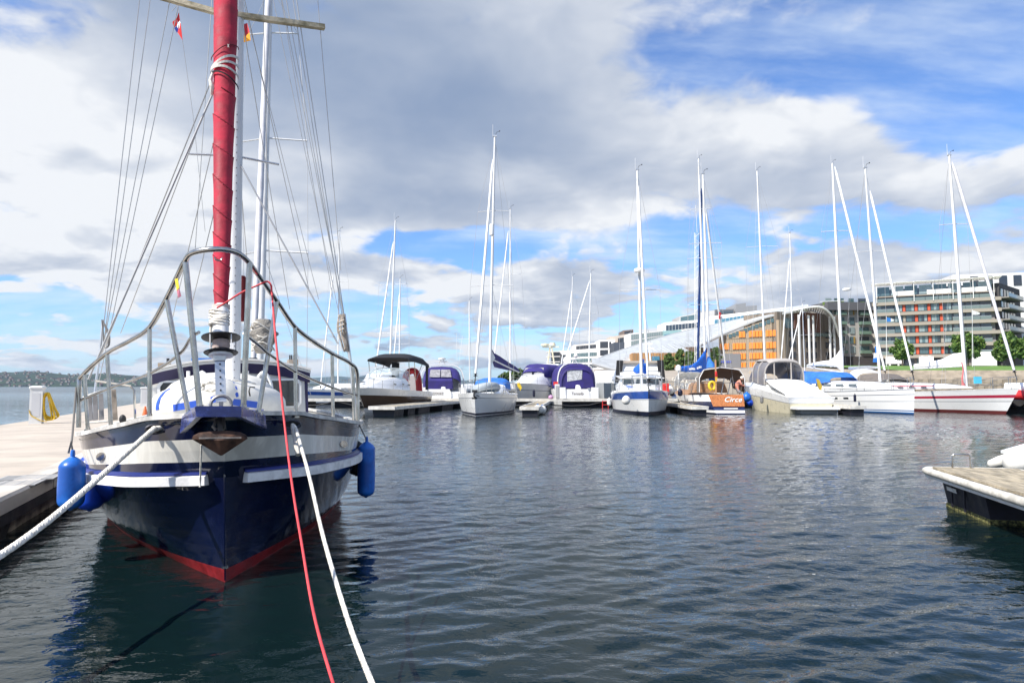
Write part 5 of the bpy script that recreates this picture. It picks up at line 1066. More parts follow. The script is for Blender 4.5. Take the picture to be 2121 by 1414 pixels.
# ---- B: boat behind with red life raft
M, L = stern_frame(V((-13.0, 56.4, 0)), V((-9.2, 65.4, 0)))
B_ = thing('motor_cruiser', 'small white cabin cruiser behind the black-topped one', 'motorboat', M=M)
mb, pt, sh = hull_mesh(M, L, 3.1, 1.5, 1.3, 1.2, .9, .9, .2, ((0, 0), (.3, 1), (.34, 0), (1, 0))); mb.build('hull', [WHITE2, GREYL], B_, 40); deck_mesh(M, pt).build('deck', WHITE2, B_, 40)
house(M, [(1.5, .7, .5, 1.4, 1.6), (3, 1.2, 1.0, 1.3, 2.7), (6.5, 1.3, 1.1, 1.3, 2.8)], WHITE2, 'cabin', B_)
windows(B_, M, [([(1.21, 3.3, 1.9), (1.23, 5.2, 1.9), (1.12, 5.0, 2.5), (1.10, 3.5, 2.5)], (1, 0, .2))], GLASSG); guard_rails(B_, M, pt, sh, .1, .8, 5)
rd = thing('inflatable_boat', 'red inflatable raft stood on end behind the brown-hulled cruiser', 'raft', W(855, 815, 50.6)); q = [W(840, 822, 50.6), W(839, 790, 50.6), W(843, 774, 50.6), W(852, 768, 50.6), W(862, 771, 50.6), W(867, 790, 50.6), W(869, 822, 50.6)]
mb = MB(); mb.tube(spline(q, 5), .24, 10); mb.build('tube', mat('red hypalon', (.58, .025, .03), .5, var=.12), rd, 60)
mb = MB(); mb.prism([W(842, 820, 52.1), W(845, 778, 52.1), W(862, 778, 52.1), W(866, 820, 52.1)], (0, .08, 0)); mb.build('floor', mat('grey raft floor', (.42, .40, .40), .6), rd)
# ---- stern-on cruisers with indigo canopies
def stern_cruiser(lab, cx, yw, Y, Wd, Ln, name_txt, tx, tsize, arch_h, group=None):
    c = W(cx, yw, Y); M = Matrix.Translation(V((c.x, Y, 0))) @ Matrix.Rotation(radians(8), 4, 'Z')
    r = thing('motor_cruiser', lab, 'motorboat', M=M)
    Mb = M @ Matrix.Translation((0, Ln, 0)) @ Matrix.Rotation(pi, 4, 'Z')
    mb, pt, sh = hull_mesh(Mb, Ln, Wd, 1.8, 1.5, 1.15, 1.2, .95, .1, ((0, 0), (.6, 1), (.64, 0), (1, 0)), .65); mb.build('hull', [WHITE, GREYL], r, 40); deck_mesh(Mb, pt).build('deck', WHITE, r, 40)
    mb = MB(M); mb.box((0, -.35, .58), (Wd*.9, .9, .1)); mb.build('swim_platform', WHITE2, r)
    mb = MB(M); mb.loft([[V((x*Wd*.29+tx, y_, z)) for x, z in ((-1, .62), (1, .62), (1, 1.15), (.9, 1.38), (-.9, 1.38), (-1, 1.15))] for y_ in (-.06, .35)]); tr = mb.build('transom', WHITE, r)
    house(M, [(-.05, .25, .2, .62, 1.5), (.4, .25, .2, .62, 1.7)], WHITE, 'stern_pod', r)
    mb = MB(M); mb.box((Wd*.40, .1, 1.05), (Wd*.14, .5, .95)); mb.build('stern_quarter', WHITE, r); mb = MB(M); mb.box((-Wd*.40, .1, 1.05), (Wd*.14, .5, .95)); mb.build('stern_quarter', WHITE, r)
    if name_txt: text_mesh(name_txt, tsize, M @ Matrix.Translation((tx, -.085, 1.0)) @ Matrix.Rotation(pi/2, 4, 'X'), 'boat_name', mat('name lettering', (.20, .17, .15), .5), tr, .25, .006, 1.1)
    house(M, [(3.0, Wd*.44, Wd*.36, 1.3, 2.3), (6, Wd*.40, Wd*.30, 1.5, 2.4), (Ln-1.6, Wd*.2, Wd*.12, 1.6, 1.8)], WHITE, 'superstructure', r)
    return r, M
C_, M = stern_cruiser('motor cruiser with tall indigo cockpit tent and white radar arch, left of the white sloop', 918, 838, 56, 4.0, 10, 'MEZZOFORTE', -.55, .34, 3)
arch(M, [(1.3, 1.5, 1.4, 2.3), (2.15, 1.58, 1.5, 3.0), (2.9, 1.6, 1.5, 3.25), (4.2, 1.6, 1.6, 3.32), (5.2, 1.55, 1.6, 2.9)], PURPLE, 'cockpit_tent', C_, .03, 11, .55)
mb = MB(M); mb.loft([[V((x, y_, z)) for x, z in ((-1.5, 1.38), (.75, 1.38), (.75, 2.05), (-1.5, 2.05))] for y_ in (.06, .6)] + [[V((x, 1.3, z)) for x, z in ((-1.5, 1.38), (.9, 1.38), (.8, 2.3), (-1.3, 2.3))]]); mb.build('cockpit_cover', PURPLE, C_)
for x0, x1 in ((-1.12, -.22), (-.15, .72)):
    mb = MB(M); mb.prism([(x0, 1.20, 2.35), (x1, 1.20, 2.35), (x1*.9, 2.02, 3.0), (x0*.9, 2.02, 3.0)], (0, -.03, .03)); mb.build('tent_window', mat('grey vinyl', (.30, .29, .30), .2, var=.25, vs=4, bump=.02, bs=5), C_)
arch(M, [(2.9, 1.85, 1.3, 3.45), (3.35, 1.85, 1.3, 3.45)], WHITE, 'radar_arch', C_, .08, 13, .55)
pipes(C_, 'antenna', [[(1.3, 3.2, 3.9), (1.25, 3.2, 6.2)], [(1.5, 3.1, 3.8), (1.75, 3.1, 6.0)]], .012, ALU, M)
mb = MB(M); mb.box((0, 3.1, 3.75), (1.0, .2, .08)); mb.lathe([(.05, 0), (.32, .02), (.32, .14), (.05, .2)], 12, Matrix.Translation((0, 3.1, 3.9))); mb.tube([(-.3, 3.1, 3.4), (-.1, 3.1, 3.9)], .04, 5); mb.tube([(.3, 3.1, 3.4), (.1, 3.1, 3.9)], .04, 5); mb.build('radar', WHITE2, C_)
Gb, M = stern_cruiser('motor cruiser with round indigo tent and clear window, behind the dock walkway', 1199, 838, 57, 3.5, 9, 'Tantelly', -.15, .34, 3)
arch(M, [(.55, 1.35, 1.3, 3.0), (.7, 1.55, 1.25, 3.45), (2.0, 1.6, 1.4, 3.58), (4.0, 1.5, 1.6, 3.45)], PURPLE, 'cockpit_tent', Gb, .03, 13, .6)
mb = MB(M); nn_ = 13; pr = [V((-1.45*math.copysign(abs(cos(pi*j/12))**.6, cos(pi*j/12)), .60, 1.45+1.85*abs(sin(pi*j/12))**.6)) for j in range(13)]; pr = [p+V((0, .0, 0)) for p in pr]; mb.prism(pr, (0, .04, 0)); cur = mb.build('tent_curtain', PURPLE, Gb)
mb = MB(M); mb.prism([(-.85, .57, 2.0), (.42, .57, 2.2), (.45, .57, 2.98), (-.85, .57, 2.94)], (0, .03, 0)); mb.build('tent_window', mat('creased vinyl', (.52, .53, .54), .15, var=.25, vs=5, bump=.02, bs=5), cur)
arch(M, [(.68, 1.62, 1.3, 3.55), (.9, 1.62, 1.3, 3.57)], WHITE, 'tent_arch', Gb, .06, 13, .6)
mb = MB(M); mb.tube([(-.2, 1.6, 3.55), (0, 1.6, 3.95), (.3, 1.6, 3.55)], .05, 6); mb.sph((.15, 1.6, 4.22), .2, 10, 7); mb.box((-.3, 1.6, 3.9), (.5, .12, .1)); mb.build('radar', WHITE2, Gb, 40)
# ---- F: cruiser with indigo canopy, seen over the dock
M, L = stern_frame(V((.6, 58, 0)), V((4.6, 66, 0)))
F_ = thing('motor_cruiser', 'white flybridge cruiser with small indigo canopy and navy fender, right of the white sloop', 'motorboat', M=M)
mb, pt, sh = hull_mesh(M, L, 3.4, 1.9, 1.7, 1.5, .8, .95, .2, ((0, 0), (.3, 1), (.33, 0), (1, 0)), .6); mb.build('hull', [WHITE2, GREYL], F_, 40); deck_mesh(M, pt).build('deck', WHITE, F_, 40)
house(M, [(.6, .8, .6, 1.7, 1.9), (2.6, 1.4, 1.2, 1.6, 2.6), (6, 1.4, 1.2, 1.5, 2.6)], WHITE, 'cabin', F_)
arch(M, [(2.8, 1.1, 2.4, 2.9), (3.6, 1.3, 2.4, 3.6), (6.4, 1.35, 2.4, 3.6)], PURPLE, 'canopy', F_, .03)
windows(F_, M, [([(x0, 2.75, 2.55), (x0+.9, 2.75, 2.55), (x0+.8, 3.2, 3.25), (x0+.1, 3.2, 3.25)], (0, -1, .3)) for x0 in (-1.0, .08)], VINYL, .02)
for y0 in (2.5, 4, 5.5): windows(F_, M, [([(1.62, y0, 1.55), (1.62, y0+.7, 1.55), (1.62, y0+.6, 1.65), (1.62, y0+.1, 1.65)], (1, 0, 0))])
guard_rails(F_, M, pt, sh, .05, .7, 5)
small_fender(1106, 807, 822, 56.5, 2.6, 'slim navy fender on the flank of the white flybridge cruiser', BOOTN)
M, L = stern_frame(V((3.4, 75, 0)), V((6.0, 86, 0)))
F2 = thing('motor_yacht', 'distant pale motor yacht with radar mast, left of the white apartment block', 'motorboat', M=M)
mb, pt, sh = hull_mesh(M, L, 4, 2.2, 2, 1.8, 1, .9, .2, ((0, 0), (1, 0)), .6); mb.build('hull', WHITE2, F2, 40); house(M, [(1.5, 1.2, 1, 2, 3.2), (4, 1.6, 1.4, 2, 4.2), (9, 1.6, 1.4, 2, 4.2)], WHITE2, 'superstructure', F2)
mb = MB(M); mb.tube([(-.4, 5, 4.2), (-.1, 5, 6.2)], .09, 6); mb.tube([(.4, 5, 4.2), (.1, 5, 6.2)], .09, 6); mb.box((0, 5, 6.2), (2.0, .3, .12)); mb.lathe([(.1, 0), (.5, .05), (.5, .25), (.1, .35)], 12, Matrix.Translation((-.7, 5, 6.3))); mb.lathe([(.1, 0), (.4, .05), (.3, .4)], 12, Matrix.Translation((.2, 5, 6.3))); mb.build('radar_mast', CREAM, F2); windows(F2, M, [([(x0, 3.95, 3.1), (x0+.9, 3.95, 3.1), (x0+.9, 3.98, 3.7), (x0, 3.98, 3.7)], (0, -1, 0)) for x0 in (-1.4, -.45, .5)], GLASSG)
# ---- H and I: white motor yachts behind J
M, L = stern_frame(V((9.7, 72, 0)), V((11.6, 82, 0)))
H_ = thing('motor_cruiser', 'grey-white motorboat between the round indigo tent and the blue banded ketch', 'motorboat', M=M)
mb, pt, sh = hull_mesh(M, L, 3.6, 2.0, 1.8, 1.6, .9, .95, .2, ((0, 0), (1, 0)), .5); mb.build('hull', mat('pale grey gelcoat', (.55, .57, .57), .3), H_, 40); deck_mesh(M, pt).build('deck', WHITE, H_, 40)
house(M, [(1, 1.1, .9, 1.8, 2.3), (2.4, 1.5, 1.3, 1.8, 3.3), (6, 1.5, 1.3, 1.8, 3.4)], WHITE, 'cabin', H_); windows(H_, M, [([(x0, 2.1, 2.5), (x0+.85, 2.1, 2.5), (x0+.8, 2.35, 3.0), (x0+.05, 2.35, 3.0)], (0, -1, .3)) for x0 in (-1.35, -.42, .5)], GLASSG); guard_rails(H_, M, pt, sh, .05, .6, 5, .6, .016, True, False)
M = Matrix.Translation(V((10.5, 56, 0))) @ Matrix.Rotation(radians(-10), 4, 'Z')
I_ = thing('motor_yacht', 'white flybridge motor yacht with black side curtains, directly behind the blue banded ketch', 'motorboat', M=M)
Mb = M @ Matrix.Translation((0, 12, 0)) @ Matrix.Rotation(pi, 4, 'Z'); mb, pt, sh = hull_mesh(Mb, 12, 4.2, 2.2, 1.8, 1.5, 1.2, .95, .1, ((0, 0), (1, 0)), .6); mb.build('hull', WHITE, I_, 40); deck_mesh(Mb, pt).build('deck', WHITE, I_, 40)
mb = MB(M); mb.loft([[V((x*w_, y_, z)) for x in (-1, 1) for y_ in ((.2+dy, 6) if x < 0 else (6, .2+dy))] for z, w_, dy in ((1.4, 1.55, 0), (2.3, 1.5, .1), (2.34, 1.62, -.1), (2.75, 1.62, -.1), (2.8, 1.5, .2), (3.55, 1.4, .5))]); mb.build('flybridge', WHITE, I_)
mb = MB(M); mb.box((0, .05, 2.86), (2.9, .04, .07)); mb.build('grey_stripe', GREYL, I_); mb = MB(M); mb.box((0, .5, 3.62), (2.9, .3, .18)); mb.build('flybridge_screen', mat('tan screen', (.42, .36, .30), .5), I_)
for sd in (-1, 1): mb = MB(M); mb.prism([(sd*1.5, .3, 1.9), (sd*2.05, .3, 1.9), (sd*1.9, .3, 3.75), (sd*1.38, .3, 3.75)], (0, .5, 0)); mb.build('side_curtain', BLACKC, I_)
mb = MB(M); mb.tube([(.9, 2, 3.6), (.8, 2, 5.2)], .06, 6); mb.box((.85, 2, 4.8), (.7, .2, .12)); mb.box((.85, 2, 5.2), (.4, .2, .2)); mb.build('radar_mast', WHITE, I_)
# ---- M: covered motor cruiser, stern to the viewer
M = Matrix.Translation(V((17.6, 40.2, 0))) @ Matrix.Rotation(radians(-1), 4, 'Z') @ Matrix.Diagonal((.84, 1, 1, 1))
Mc = thing('motor_cruiser', 'white and cream motor cruiser with white cockpit cover and grey-windowed canopy', 'motorboat', M=M)
Mb = M @ Matrix.Translation((0, 10.5, 0)) @ Matrix.Rotation(pi, 4, 'Z'); mb, pt, sh = hull_mesh(Mb, 10.5, 3.6, 1.9, 1.5, .95, 1.2, .9, -.4, ((0, 0), (.35, 2), (.38, 1), (.97, 1), (1, 1)), .6); mb.build('hull', [WHITE, CREAM, GREYL], Mc, 40); deck_mesh(Mb, pt).build('deck', WHITE, Mc, 40)
mb = MB(M); mb.box((.05, -.28, .34), (2.9, 1.1, .14)); mb.build('swim_platform', WHITE, Mc); mb = MB(M); mb.box((.15, -.2, .14), (2.5, .8, .26)); mb.build('platform_skirt', mat('grey skirt', (.22, .22, .21), .5), Mc)
house(M, [(4.2, 1.6, 1.45, 1.2, 1.85), (6.5, 1.6, 1.4, 1.4, 2.1), (9.5, .8, .5, 1.6, 1.9)], WHITE, 'superstructure', Mc)
mb = MB(M); mb.sheet([[V((x, .55+.04*sin(x*5), .82+.05*sin(x*7))) for x in (-1.5, -1, -.4, .2, .8, 1.2, 1.45)], [V((x, .75, 1.12+.02*sin(x*6))) for x in (-1.5, -1, -.4, .2, .8, 1.2, 1.45)], [V((x, 2.6, 1.55+.06*(1-(x/1.5)**2))) for x in (-1.55, -1, -.4, .2, .8, 1.2, 1.5)], [V((x, 4.3, 1.95+.1*(1-(x/1.5)**2))) for x in (-1.4, -1, -.4, .2, .8, 1.2, 1.4)]], .03); mb.build('cockpit_cover', SAILW, Mc, 50)
mb = MB(M); mb.box((0, .52, .68), (2.6, .1, .5)); mb.build('stern_panel', mat('shaded seat', (.45, .36, .30), .7), Mc)
arch(M, [(4.2, 1.5, 1.7, 3.2), (4.6, 1.52, 1.7, 3.35), (6.6, 1.45, 1.9, 3.4), (8.0, 1.2, 1.9, 2.5)], clear_mat('tinted canopy', (.36, .35, .37), .45, .12), 'canopy', Mc, .02, 13, .55)
pipes(Mc, 'canopy_frame', [[V((-w_*math.copysign(abs(cos(pi*j/12))**.55, cos(pi*j/12)), y_, z0+(z1-z0)*abs(sin(pi*j/12))**.55)) for j in range(13)] for y_, w_, z0, z1 in ((4.18, 1.52, 1.7, 3.22), (5.4, 1.52, 1.8, 3.4), (6.6, 1.47, 1.9, 3.42))] + [[(x, 4.17, 1.75), (x, 4.19, 3.18)] for x in (-.75, .55)] + [[(-1.5, 4.2, 1.8), (1.5, 4.2, 1.8)]], .05, mat('taupe frame', (.40, .37, .34), .7), M)
mb = MB(M); mb.sheet([[V((x, y, z-.16*(abs(x)/1.15)**3)) for x in (-1.15, -.8, -.4, 0, .4, .8, 1.15)] for y, z in ((4.12, 3.22), (4.6, 3.40), (6.6, 3.46), (7.2, 3.1))], .04); mb.build('canopy_top', mat('taupe frame', (.40, .37, .34), .7), Mc)
small_fender(1578, 820, 835, 43.5, 3.4, 'grey fender on the cream side of the covered motor cruiser', mat('grey fender', (.2, .2, .2), .5))
mb = MB(); mb.prism([W(1692, 784, 44), W(1697, 786, 44), W(1703, 800, 44), (W(1700, 812, 44)), W(1696, 800, 44)], (0, .15, 0)); mb.build('rain_jacket', mat('ochre cloth', (.55, .38, .05), .8), None, 0, 'ochre jacket hung beside the covered motor cruiser', 'jacket')
# ---- R: red-tubed rib at the right edge
M, L = stern_frame(V((30.4, 41.5, 0)), V((36.5, 46.5, 0)))
R_ = thing('rib_boat', 'red inflatable boat partly in view at the right edge', 'boat', M=M)
mb = MB(M); mb.tube(spline([(-1.0, 7, .95), (-1.0, 3, .95), (-.8, .8, 1.02), (0, -.1, 1.1), (.8, .8, 1.02), (1.0, 3, .95), (1.0, 7, .95)], 5), .3, 12); mb.build('tube', mat('red hypalon', (.58, .025, .03), .5, var=.12), R_, 60)
mb = MB(M); mb.loft([[V((-.9, y, .7)), V((0, y, z)), V((.9, y, .7))] for y, z in ((.4, .3), (3, -.3), (7, -.3))], close=False, cap=False); mb.box((0, 4, .35), (1.6, 6, .8)); mb.build('hull', DARK, R_); mb = MB(M); mb.tube([(-.7, 1.2, 1.5), (.7, 1.2, 1.5)], .33, 12); mb.build('white_roll', WHITE, R_, 50)
# ---- second yacht astern of the near boat: only its rig shows above
bg = thing('sailboat', 'white yacht moored along the pier directly behind the near blue sailboat', 'sailboat', M=stern_frame(V((-7.4, 17.6, 0)), V((-11.5, 27.5, 0)))[0])
M = WM[bg.name]; mb, pt, sh = hull_mesh(M, 10.7, 3.2, 1.25, 1.1, 1.05, .7, .75, .3, ((0, 0), (.2, 1), (.3, 0), (1, 0))); mb.build('hull', [WHITE, BLUES], bg, 40); deck_mesh(M, pt).build('deck', WHITE2, bg, 40); house(M, [(3, .6, .5, 1.1, 1.3), (4.5, 1, .85, 1.1, 1.55), (8, 1.1, .9, 1.1, 1.6)], WHITE, 'coachroof', bg)
rig(bg, (537, 800, 21), (561, -40, 21), .105, ((294, 497, 636), (72, 514, 617), (526, 505, 638)), ((525, 745, 18), (556, -20, 20.7)), mat('grey white furled sail', (.62, .61, .63), .7, var=.1), .09, None, None, False, 820)
# ------------------------------------------------------------------ floating docks
TIMB = mat('weathered decking', (.37, .315, .225), .8, var=.3, vs=3, bump=.004, bs=20, stretch=(6, 1, 1))
DOCKW = mat('pale dock edge', (.62, .60, .55), .6, var=.15, vs=3)
FLOATB = mat('black float', (.014, .014, .022), .55, var=.3, vs=3)
UNIT = {}
def unit(m):
    if m.name not in UNIT:
        mb = MB(); mb.box((0, 0, 0), (1, 1, 1)); UNIT[m.name] = mb.build('block', m, None, mesh_only=True)
    return UNIT[m.name]
def cube(name, parent, m, loc, size, rz=0.0): return put(name, unit(m), parent, loc, rz, size)
def dock(lab, a, b_, wd, z=.5, floats=(), name='finger_dock', group=None, boards=True):
    a, b_ = V((*a, 0)), V((*b_, 0)); d = b_-a; L = d.length; M = Matrix.Translation(a) @ Matrix.Rotation(math.atan2(-d.x, d.y), 4, 'Z')
    r = thing(name, lab, 'dock', M=M, group=group)
    mb = MB(M); mb.box((0, L/2, z-.05), (wd-.1, L, .06)); mb.build('deck', TIMB, r)
    for s_ in (-1, 1): mb = MB(M); mb.box((s_*(wd/2), L/2, z-.08), (.10, L, .18)); mb.build('edge_beam', DOCKW, r)
    mb = MB(M); mb.loft([[V((x*wd/2, y, zz)) for x, zz in ((-1, z-.17), (1, z-.17), (1, z+.01), (-1, z+.01))] for y in (-.12, .0)]); mb.build('end_beam', DOCKW, r)
    for y0, y1 in floats: mb = MB(M); mb.loft([[V((x*k_, y, zz)) for x, y in ((-1, y0), (1, y0), (1, y1), (-1, y1))] for zz, k_ in ((-.35, wd*.36), (z-.17, wd*.42))]); mb.build('float', FLOATB, r)
    return r, M
dock('pale finger dock with three black floats in front of the brown-hulled cruiser', (-7.0, 37.0), (-4.4, 52.6), 1.5, .52, ((.2, 1.8), (2.6, 3.9), (4.6, 7), (10, 13), (15, 17)))
dock('finger dock ending in a single black float beside the white round buoys', (.95, 37.0), (2.4, 52.6), 1.0, .5, ((.02, 1.6), (6, 8), (12, 14)))
dock('dark finger dock between the blue banded ketch and the wooden-sterned yacht', (10.35, 37.8), (11.0, 52.3), .9, .5, ((.02, 4.5), (7, 10), (12, 14)))
dock('short finger dock with black float between the covered cruiser and the blue-striped yacht', (19.45, 38.6), (19.5, 52.3), .9, .5, ((.02, 1.6), (5, 8), (11, 13)))
wk, M = dock('long pale walkway dock running behind the row of boats', (-26, 54.2), (48, 53.5), 2.6, .62, [(i*6.0, i*6.0+4.2) for i in range(12)], 'walkway_dock')
for i in range(14):
    mb = MB(M); y = 2+i*5.2; mb.tube([(1.25, y, .45), (1.32, y+1.3, .16), (1.33, y+2.6, .10), (1.32, y+3.9, .16), (1.25, y+5.2, .45)], .05, 5); mb.build('slack_hose', DARK, wk)
ball('mooring_buoy', W(1114, 848, 38.6), .27, 'large white round buoy floating at the end of the finger dock', FENDW, None, 'buoy', 1.0); ball('mooring_buoy', W(1123, 848, 39.4), .25, 'second white round buoy floating just behind the large one', FENDW, None, 'buoy', 1.0)
ld = thing('dock_ladder', 'red steel ladder hanging from the walkway dock left of the blue banded ketch', 'ladder', W(1254, 850, 52.2))
LR = mat('red ladder paint', (.62, .03, .03), .5)
for px in (1248, 1260): mb = MB(); mb.tube([W(px, 829, 52.2), W(px, 857, 52.2)], .035, 6); mb.build('side_rail', LR, ld)
for py in (831, 838, 845, 852): mb = MB(); mb.tube([W(1248, py, 52.2), W(1260, py, 52.2)], .03, 6); mb.build('rung', LR, ld)
r = thing('service_pedestal', 'grey service pedestal on the walkway dock beside the round indigo tent', 'pedestal', W(1154, 824, 54.2)); 
mb = MB(); mb.box(W(1154, 811, 54.2), (.36, .3, 1.2)); mb.build('body', mat('pedestal plastic', (.70, .70, .68), .5), r); mb = MB(); mb.box(W(1154, 811, 54.0), (.24, .1, .95)); mb.build('panel', mat('pedestal panel', (.35, .36, .36), .5), r)
r = thing('life_ring_post', 'red life-saving post on the walkway dock left of the grey pedestal', 'life post', W(1151, 826, 54)); mb = MB(); mb.box(W(1151, 794, 54.6), (.35, .2, .28)); mb.build('box', REDP, r); mb = MB(); mb.tube([W(1151, 826, 54.6), W(1151, 797, 54.6)], .06, 6); mb.build('post', LR, r)
ball('round_fender', W(1141, 822, 53.6), .2, 'small lilac buoy standing on the walkway dock', mat('lilac vinyl', (.50, .28, .46), .5), None, 'buoy', .8)
# ------------------------------------------------------------------ near pontoon at the right edge
A0, A1 = G(1915, 966, .5), G(2121, 1029, .5); ax = (A1-A0).normalized(); yaw = math.atan2(ax.y, ax.x)+pi/2
M = Matrix.Translation(V((A0.x, A0.y, 0))) @ Matrix.Rotation(math.atan2(-(-ax).x, (-ax).y), 4, 'Z')      # local -y runs towards the viewer, +x to the right
pn = thing('pontoon', 'timber-decked pontoon with black float and rounded white edge at the right edge', 'pontoon', M=M)
Lp, Wp = 9.0, 1.15
for i in range(64):
    y = -.10-i*.14
    mb = MB(M); o_ = random.uniform(-.012, .0); mb.box((Wp/2+.02+o_, y, .492+random.uniform(-.002, .002)), (Wp-.14, .116, .03)); mb.build('deck_board', TIMB, pn)
mb = MB(M); mb.tube([(Wp, -Lp, .455), (Wp, -.12, .455), (Wp-.06, -.02, .455), (Wp-.16, .035, .455), (.16, .035, .455), (.05, .01, .455), (-.01, -.08, .455), (-.02, -.2, .455), (-.02, -Lp, .455)], .05, 10); mb.build('edge_fender', mat('cream edge fender', (.60, .57, .50), .55, var=.22, vs=7), pn, 60)
mb = MB(M); mb.box((-.005, -Lp/2, .40), (.05, Lp-.2, .05)); mb.build('edge_rail', ALU2, pn); mb = MB(M); mb.box((Wp/2, -Lp/2-.05, .44), (Wp-.1, Lp-.3, .06)); mb.build('frame', mat('dark frame timber', (.2, .17, .13), .8), pn)
FL = mat('barnacled black float', (.012, .012, .022), .55, var=.4, vs=7, bump=.003, bs=40)
for y0 in (-.16, -2.6, -5.4):
    mb = MB(M); mb.loft([[V((x, y, zz)) for x, y in ((.14+i_, y0-i_*.5), (Wp-.12, y0-i_*.5), (Wp-.12, y0-1.25), (.14+i_, y0-1.25))] for zz, i_ in ((-.3, .10), (.06, .06), (.40, .0))]); f_ = mb.build('float', FL, pn)
    mb = MB(M); mb.loft([[V((x, y, zz)) for x, y in ((.195-e, y0-.025+e), (Wp-.12+e, y0-.025+e), (Wp-.12+e, y0-1.25-e), (.195-e, y0-1.25-e))] for zz, e in ((-.1, .004), (.02, .012), (.055, .004))]); mb.build('algae_band', mat('algae', (.07, .075, .018), .9, var=.7, vs=30, bump=.02, bs=40, col2=(.16, .15, .05)), f_)
    for k_ in range(2): mb = MB(M); mb.box((.150, y0-.32-k_*.38, .22), (.02, .02, .36)); mb.build('rib', FL, f_)
    if y0 == -.16:
        rx = Matrix.Rotation(-pi/2, 4, 'Z') @ Matrix.Rotation(pi/2, 4, 'X')
        text_mesh('MARINETEK', .07, M @ Matrix.Translation((.139, -.50, .26)) @ Matrix.Rotation(radians(-6), 4, 'Y') @ rx, 'lettering', WHITE, f_, 0, .003, .30, .002)
mb = MB(M); mb.tube([(.30, -.12, .5), (.30, -.12, .66), (.32, -.12, .685), (.50, -.12, .685), (.52, -.12, .66), (.52, -.12, .5)], .012, 7); mb.build('mooring_hoop', STEEL, pn, 60)
wd_ = thing('inflatable_dinghy', 'white inflatable dinghy floating beyond the near pontoon at the right edge', 'dinghy', G(2120, 972))
mb = MB(); a = W(2046, 963, 12.6); c = W(2086, 951, 12.4); mb.tube([a, a.lerp(c, .12), a.lerp(c, .7), c, c+V((2.2, .4, 0))], [.03, .075, .10, .11, .16], 12); mb.build('tube', INF, wd_, 60)
mb = MB(); a = W(2083, 958, 12.0); mb.tube([a, a+V((.10, 0, 0)), a+V((.4, .02, .04)), a+V((2.6, .1, .06))], [.10, .17, .21, .22], 14); mb.build('tube', INF, wd_, 60)
mb = MB(); mb.prism([W(2073, 938, 12.3), W(2092, 941, 12.0), W(2200, 915, 12.0), W(2190, 905, 12.4)], (0, 0, .05)); mb.build('seat_board', WHITE, wd_)
# ------------------------------------------------------------------ shore
LAWN = mat('lawn', (.10, .20, .030), .9, var=.3, vs=.4, col2=(.13, .24, .04)); PAVE = mat('beige paving', (.36, .31, .25), .85, var=.15, vs=.5)
GRAN = mat('granite block', (.27, .235, .185), .85, var=.35, vs=1.2, bump=.03, bs=3, col2=(.34, .28, .20))
qA, qB, qC = V((2, 150, 0)), V((42, 96, 0)), V((150, 93, 0))
mb = MB(); prof = [(0, 2.6), (2.2, 2.62), (30, 4.1), (42, 4.7), (75, 6.3), (98, 7.0), (400, 9)]
rows = []
for f in range(25):
    t_ = f/24; p = qA.lerp(qB, t_/.35) if t_ < .35 else qB.lerp(qC, (t_-.35)/.65)
    rows.append([p+V((0, 0, -1))] + [p + V((0, dy, z)) for dy, z in prof])
mb.loft(rows, close=False, cap=False); o = mb.build('shore_ground', PAVE); finish(o, 'beige paved quay and rising ground behind the marina', None, None, 'structure')
mb = MB(); mb.sheet([[V((x, y, z)) for x in (74, 95, 120, 170)] for y, z in ((129, 4.6), (140, 5.25), (160, 6.2), (176, 6.95), (188, 7.25))]); o = mb.build('lawn', LAWN); finish(o, 'green lawn strip in front of the balcony apartment block', None, None, 'structure')
qw = thing('quay_wall', 'rough stone quay wall behind the red-striped yacht', 'wall', M=Matrix.Translation((96, 93, 0)))
mb = MB(); mb.box((0, 0, 0), (1, 1, 1)); bme = None
for row in range(3):
    x = 42.0+(row % 2)*.7
    while x < 110:
        wd = random.uniform(1.1, 2.0); yq = lerp(96, 93, (x-42)/108); cube('stone', qw, GRAN, (x+wd/2-96, yq-.25-93+random.uniform(-.05, .05), .25+row*.9+.42-.3), (wd-.06, .6, .86)); x += wd
for i in range(4):
    st = thing('terrace_step', 'long beige stone seating step, %s of the four above the quay wall' % ('lowest', 'second', 'third', 'topmost')[i], 'step', (95, 99+i*5, 0), 0, 'stone seating steps above the quay'); mb = MB(); mb.box((95, 100+i*7, 2.52+i*.5), (104, 7, .7)); mb.build('tread', mat('pale step stone', (.42, .36, .28), .85, var=.2, vs=.6), st)
# ------------------------------------------------------------------ buildings
STONE = mat('pale facade concrete', (.30, .265, .22), .8, var=.12, vs=.3); STONED = mat('grey facade stone', (.22, .205, .19), .8, var=.15, vs=.4); DKBR = mat('dark brick', (.05, .045, .045), .7, var=.2, vs=.5)
WGL = mat('window glass teal', (.07, .12, .13), .06, spec=.9); WGL2 = mat('window glass pale', (.24, .30, .30), .08, spec=.9); WGD = mat('window glass dark', (.03, .035, .045), .06, spec=.9); ORG = mat('orange-red panel', (.55, .085, .035), .6); RAILG = mat('balcony glass', (.15, .19, .18), .1, spec=.8); WPL = mat('white plaster', (.74, .73, .71), .7, var=.05, vs=.2); BGL = mat('blue band glazing', (.06, .20, .30), .05, spec=.9)
def block(name, lab, A, B, depth, z0, z1, m, cat='building'):
    A, B = V((*A, 0)), V((*B, 0)); d = B-A; L = d.length; ang = math.atan2(d.y, d.x)
    M = Matrix.Translation(V((A.x, A.y, z0))) @ Matrix.Rotation(ang, 4, 'Z'); r = thing(name, lab, cat, M=M)
    if m: cube('wall', r, m, (L/2, depth/2, (z1-z0)/2), (L, depth, z1-z0))
    return r, L
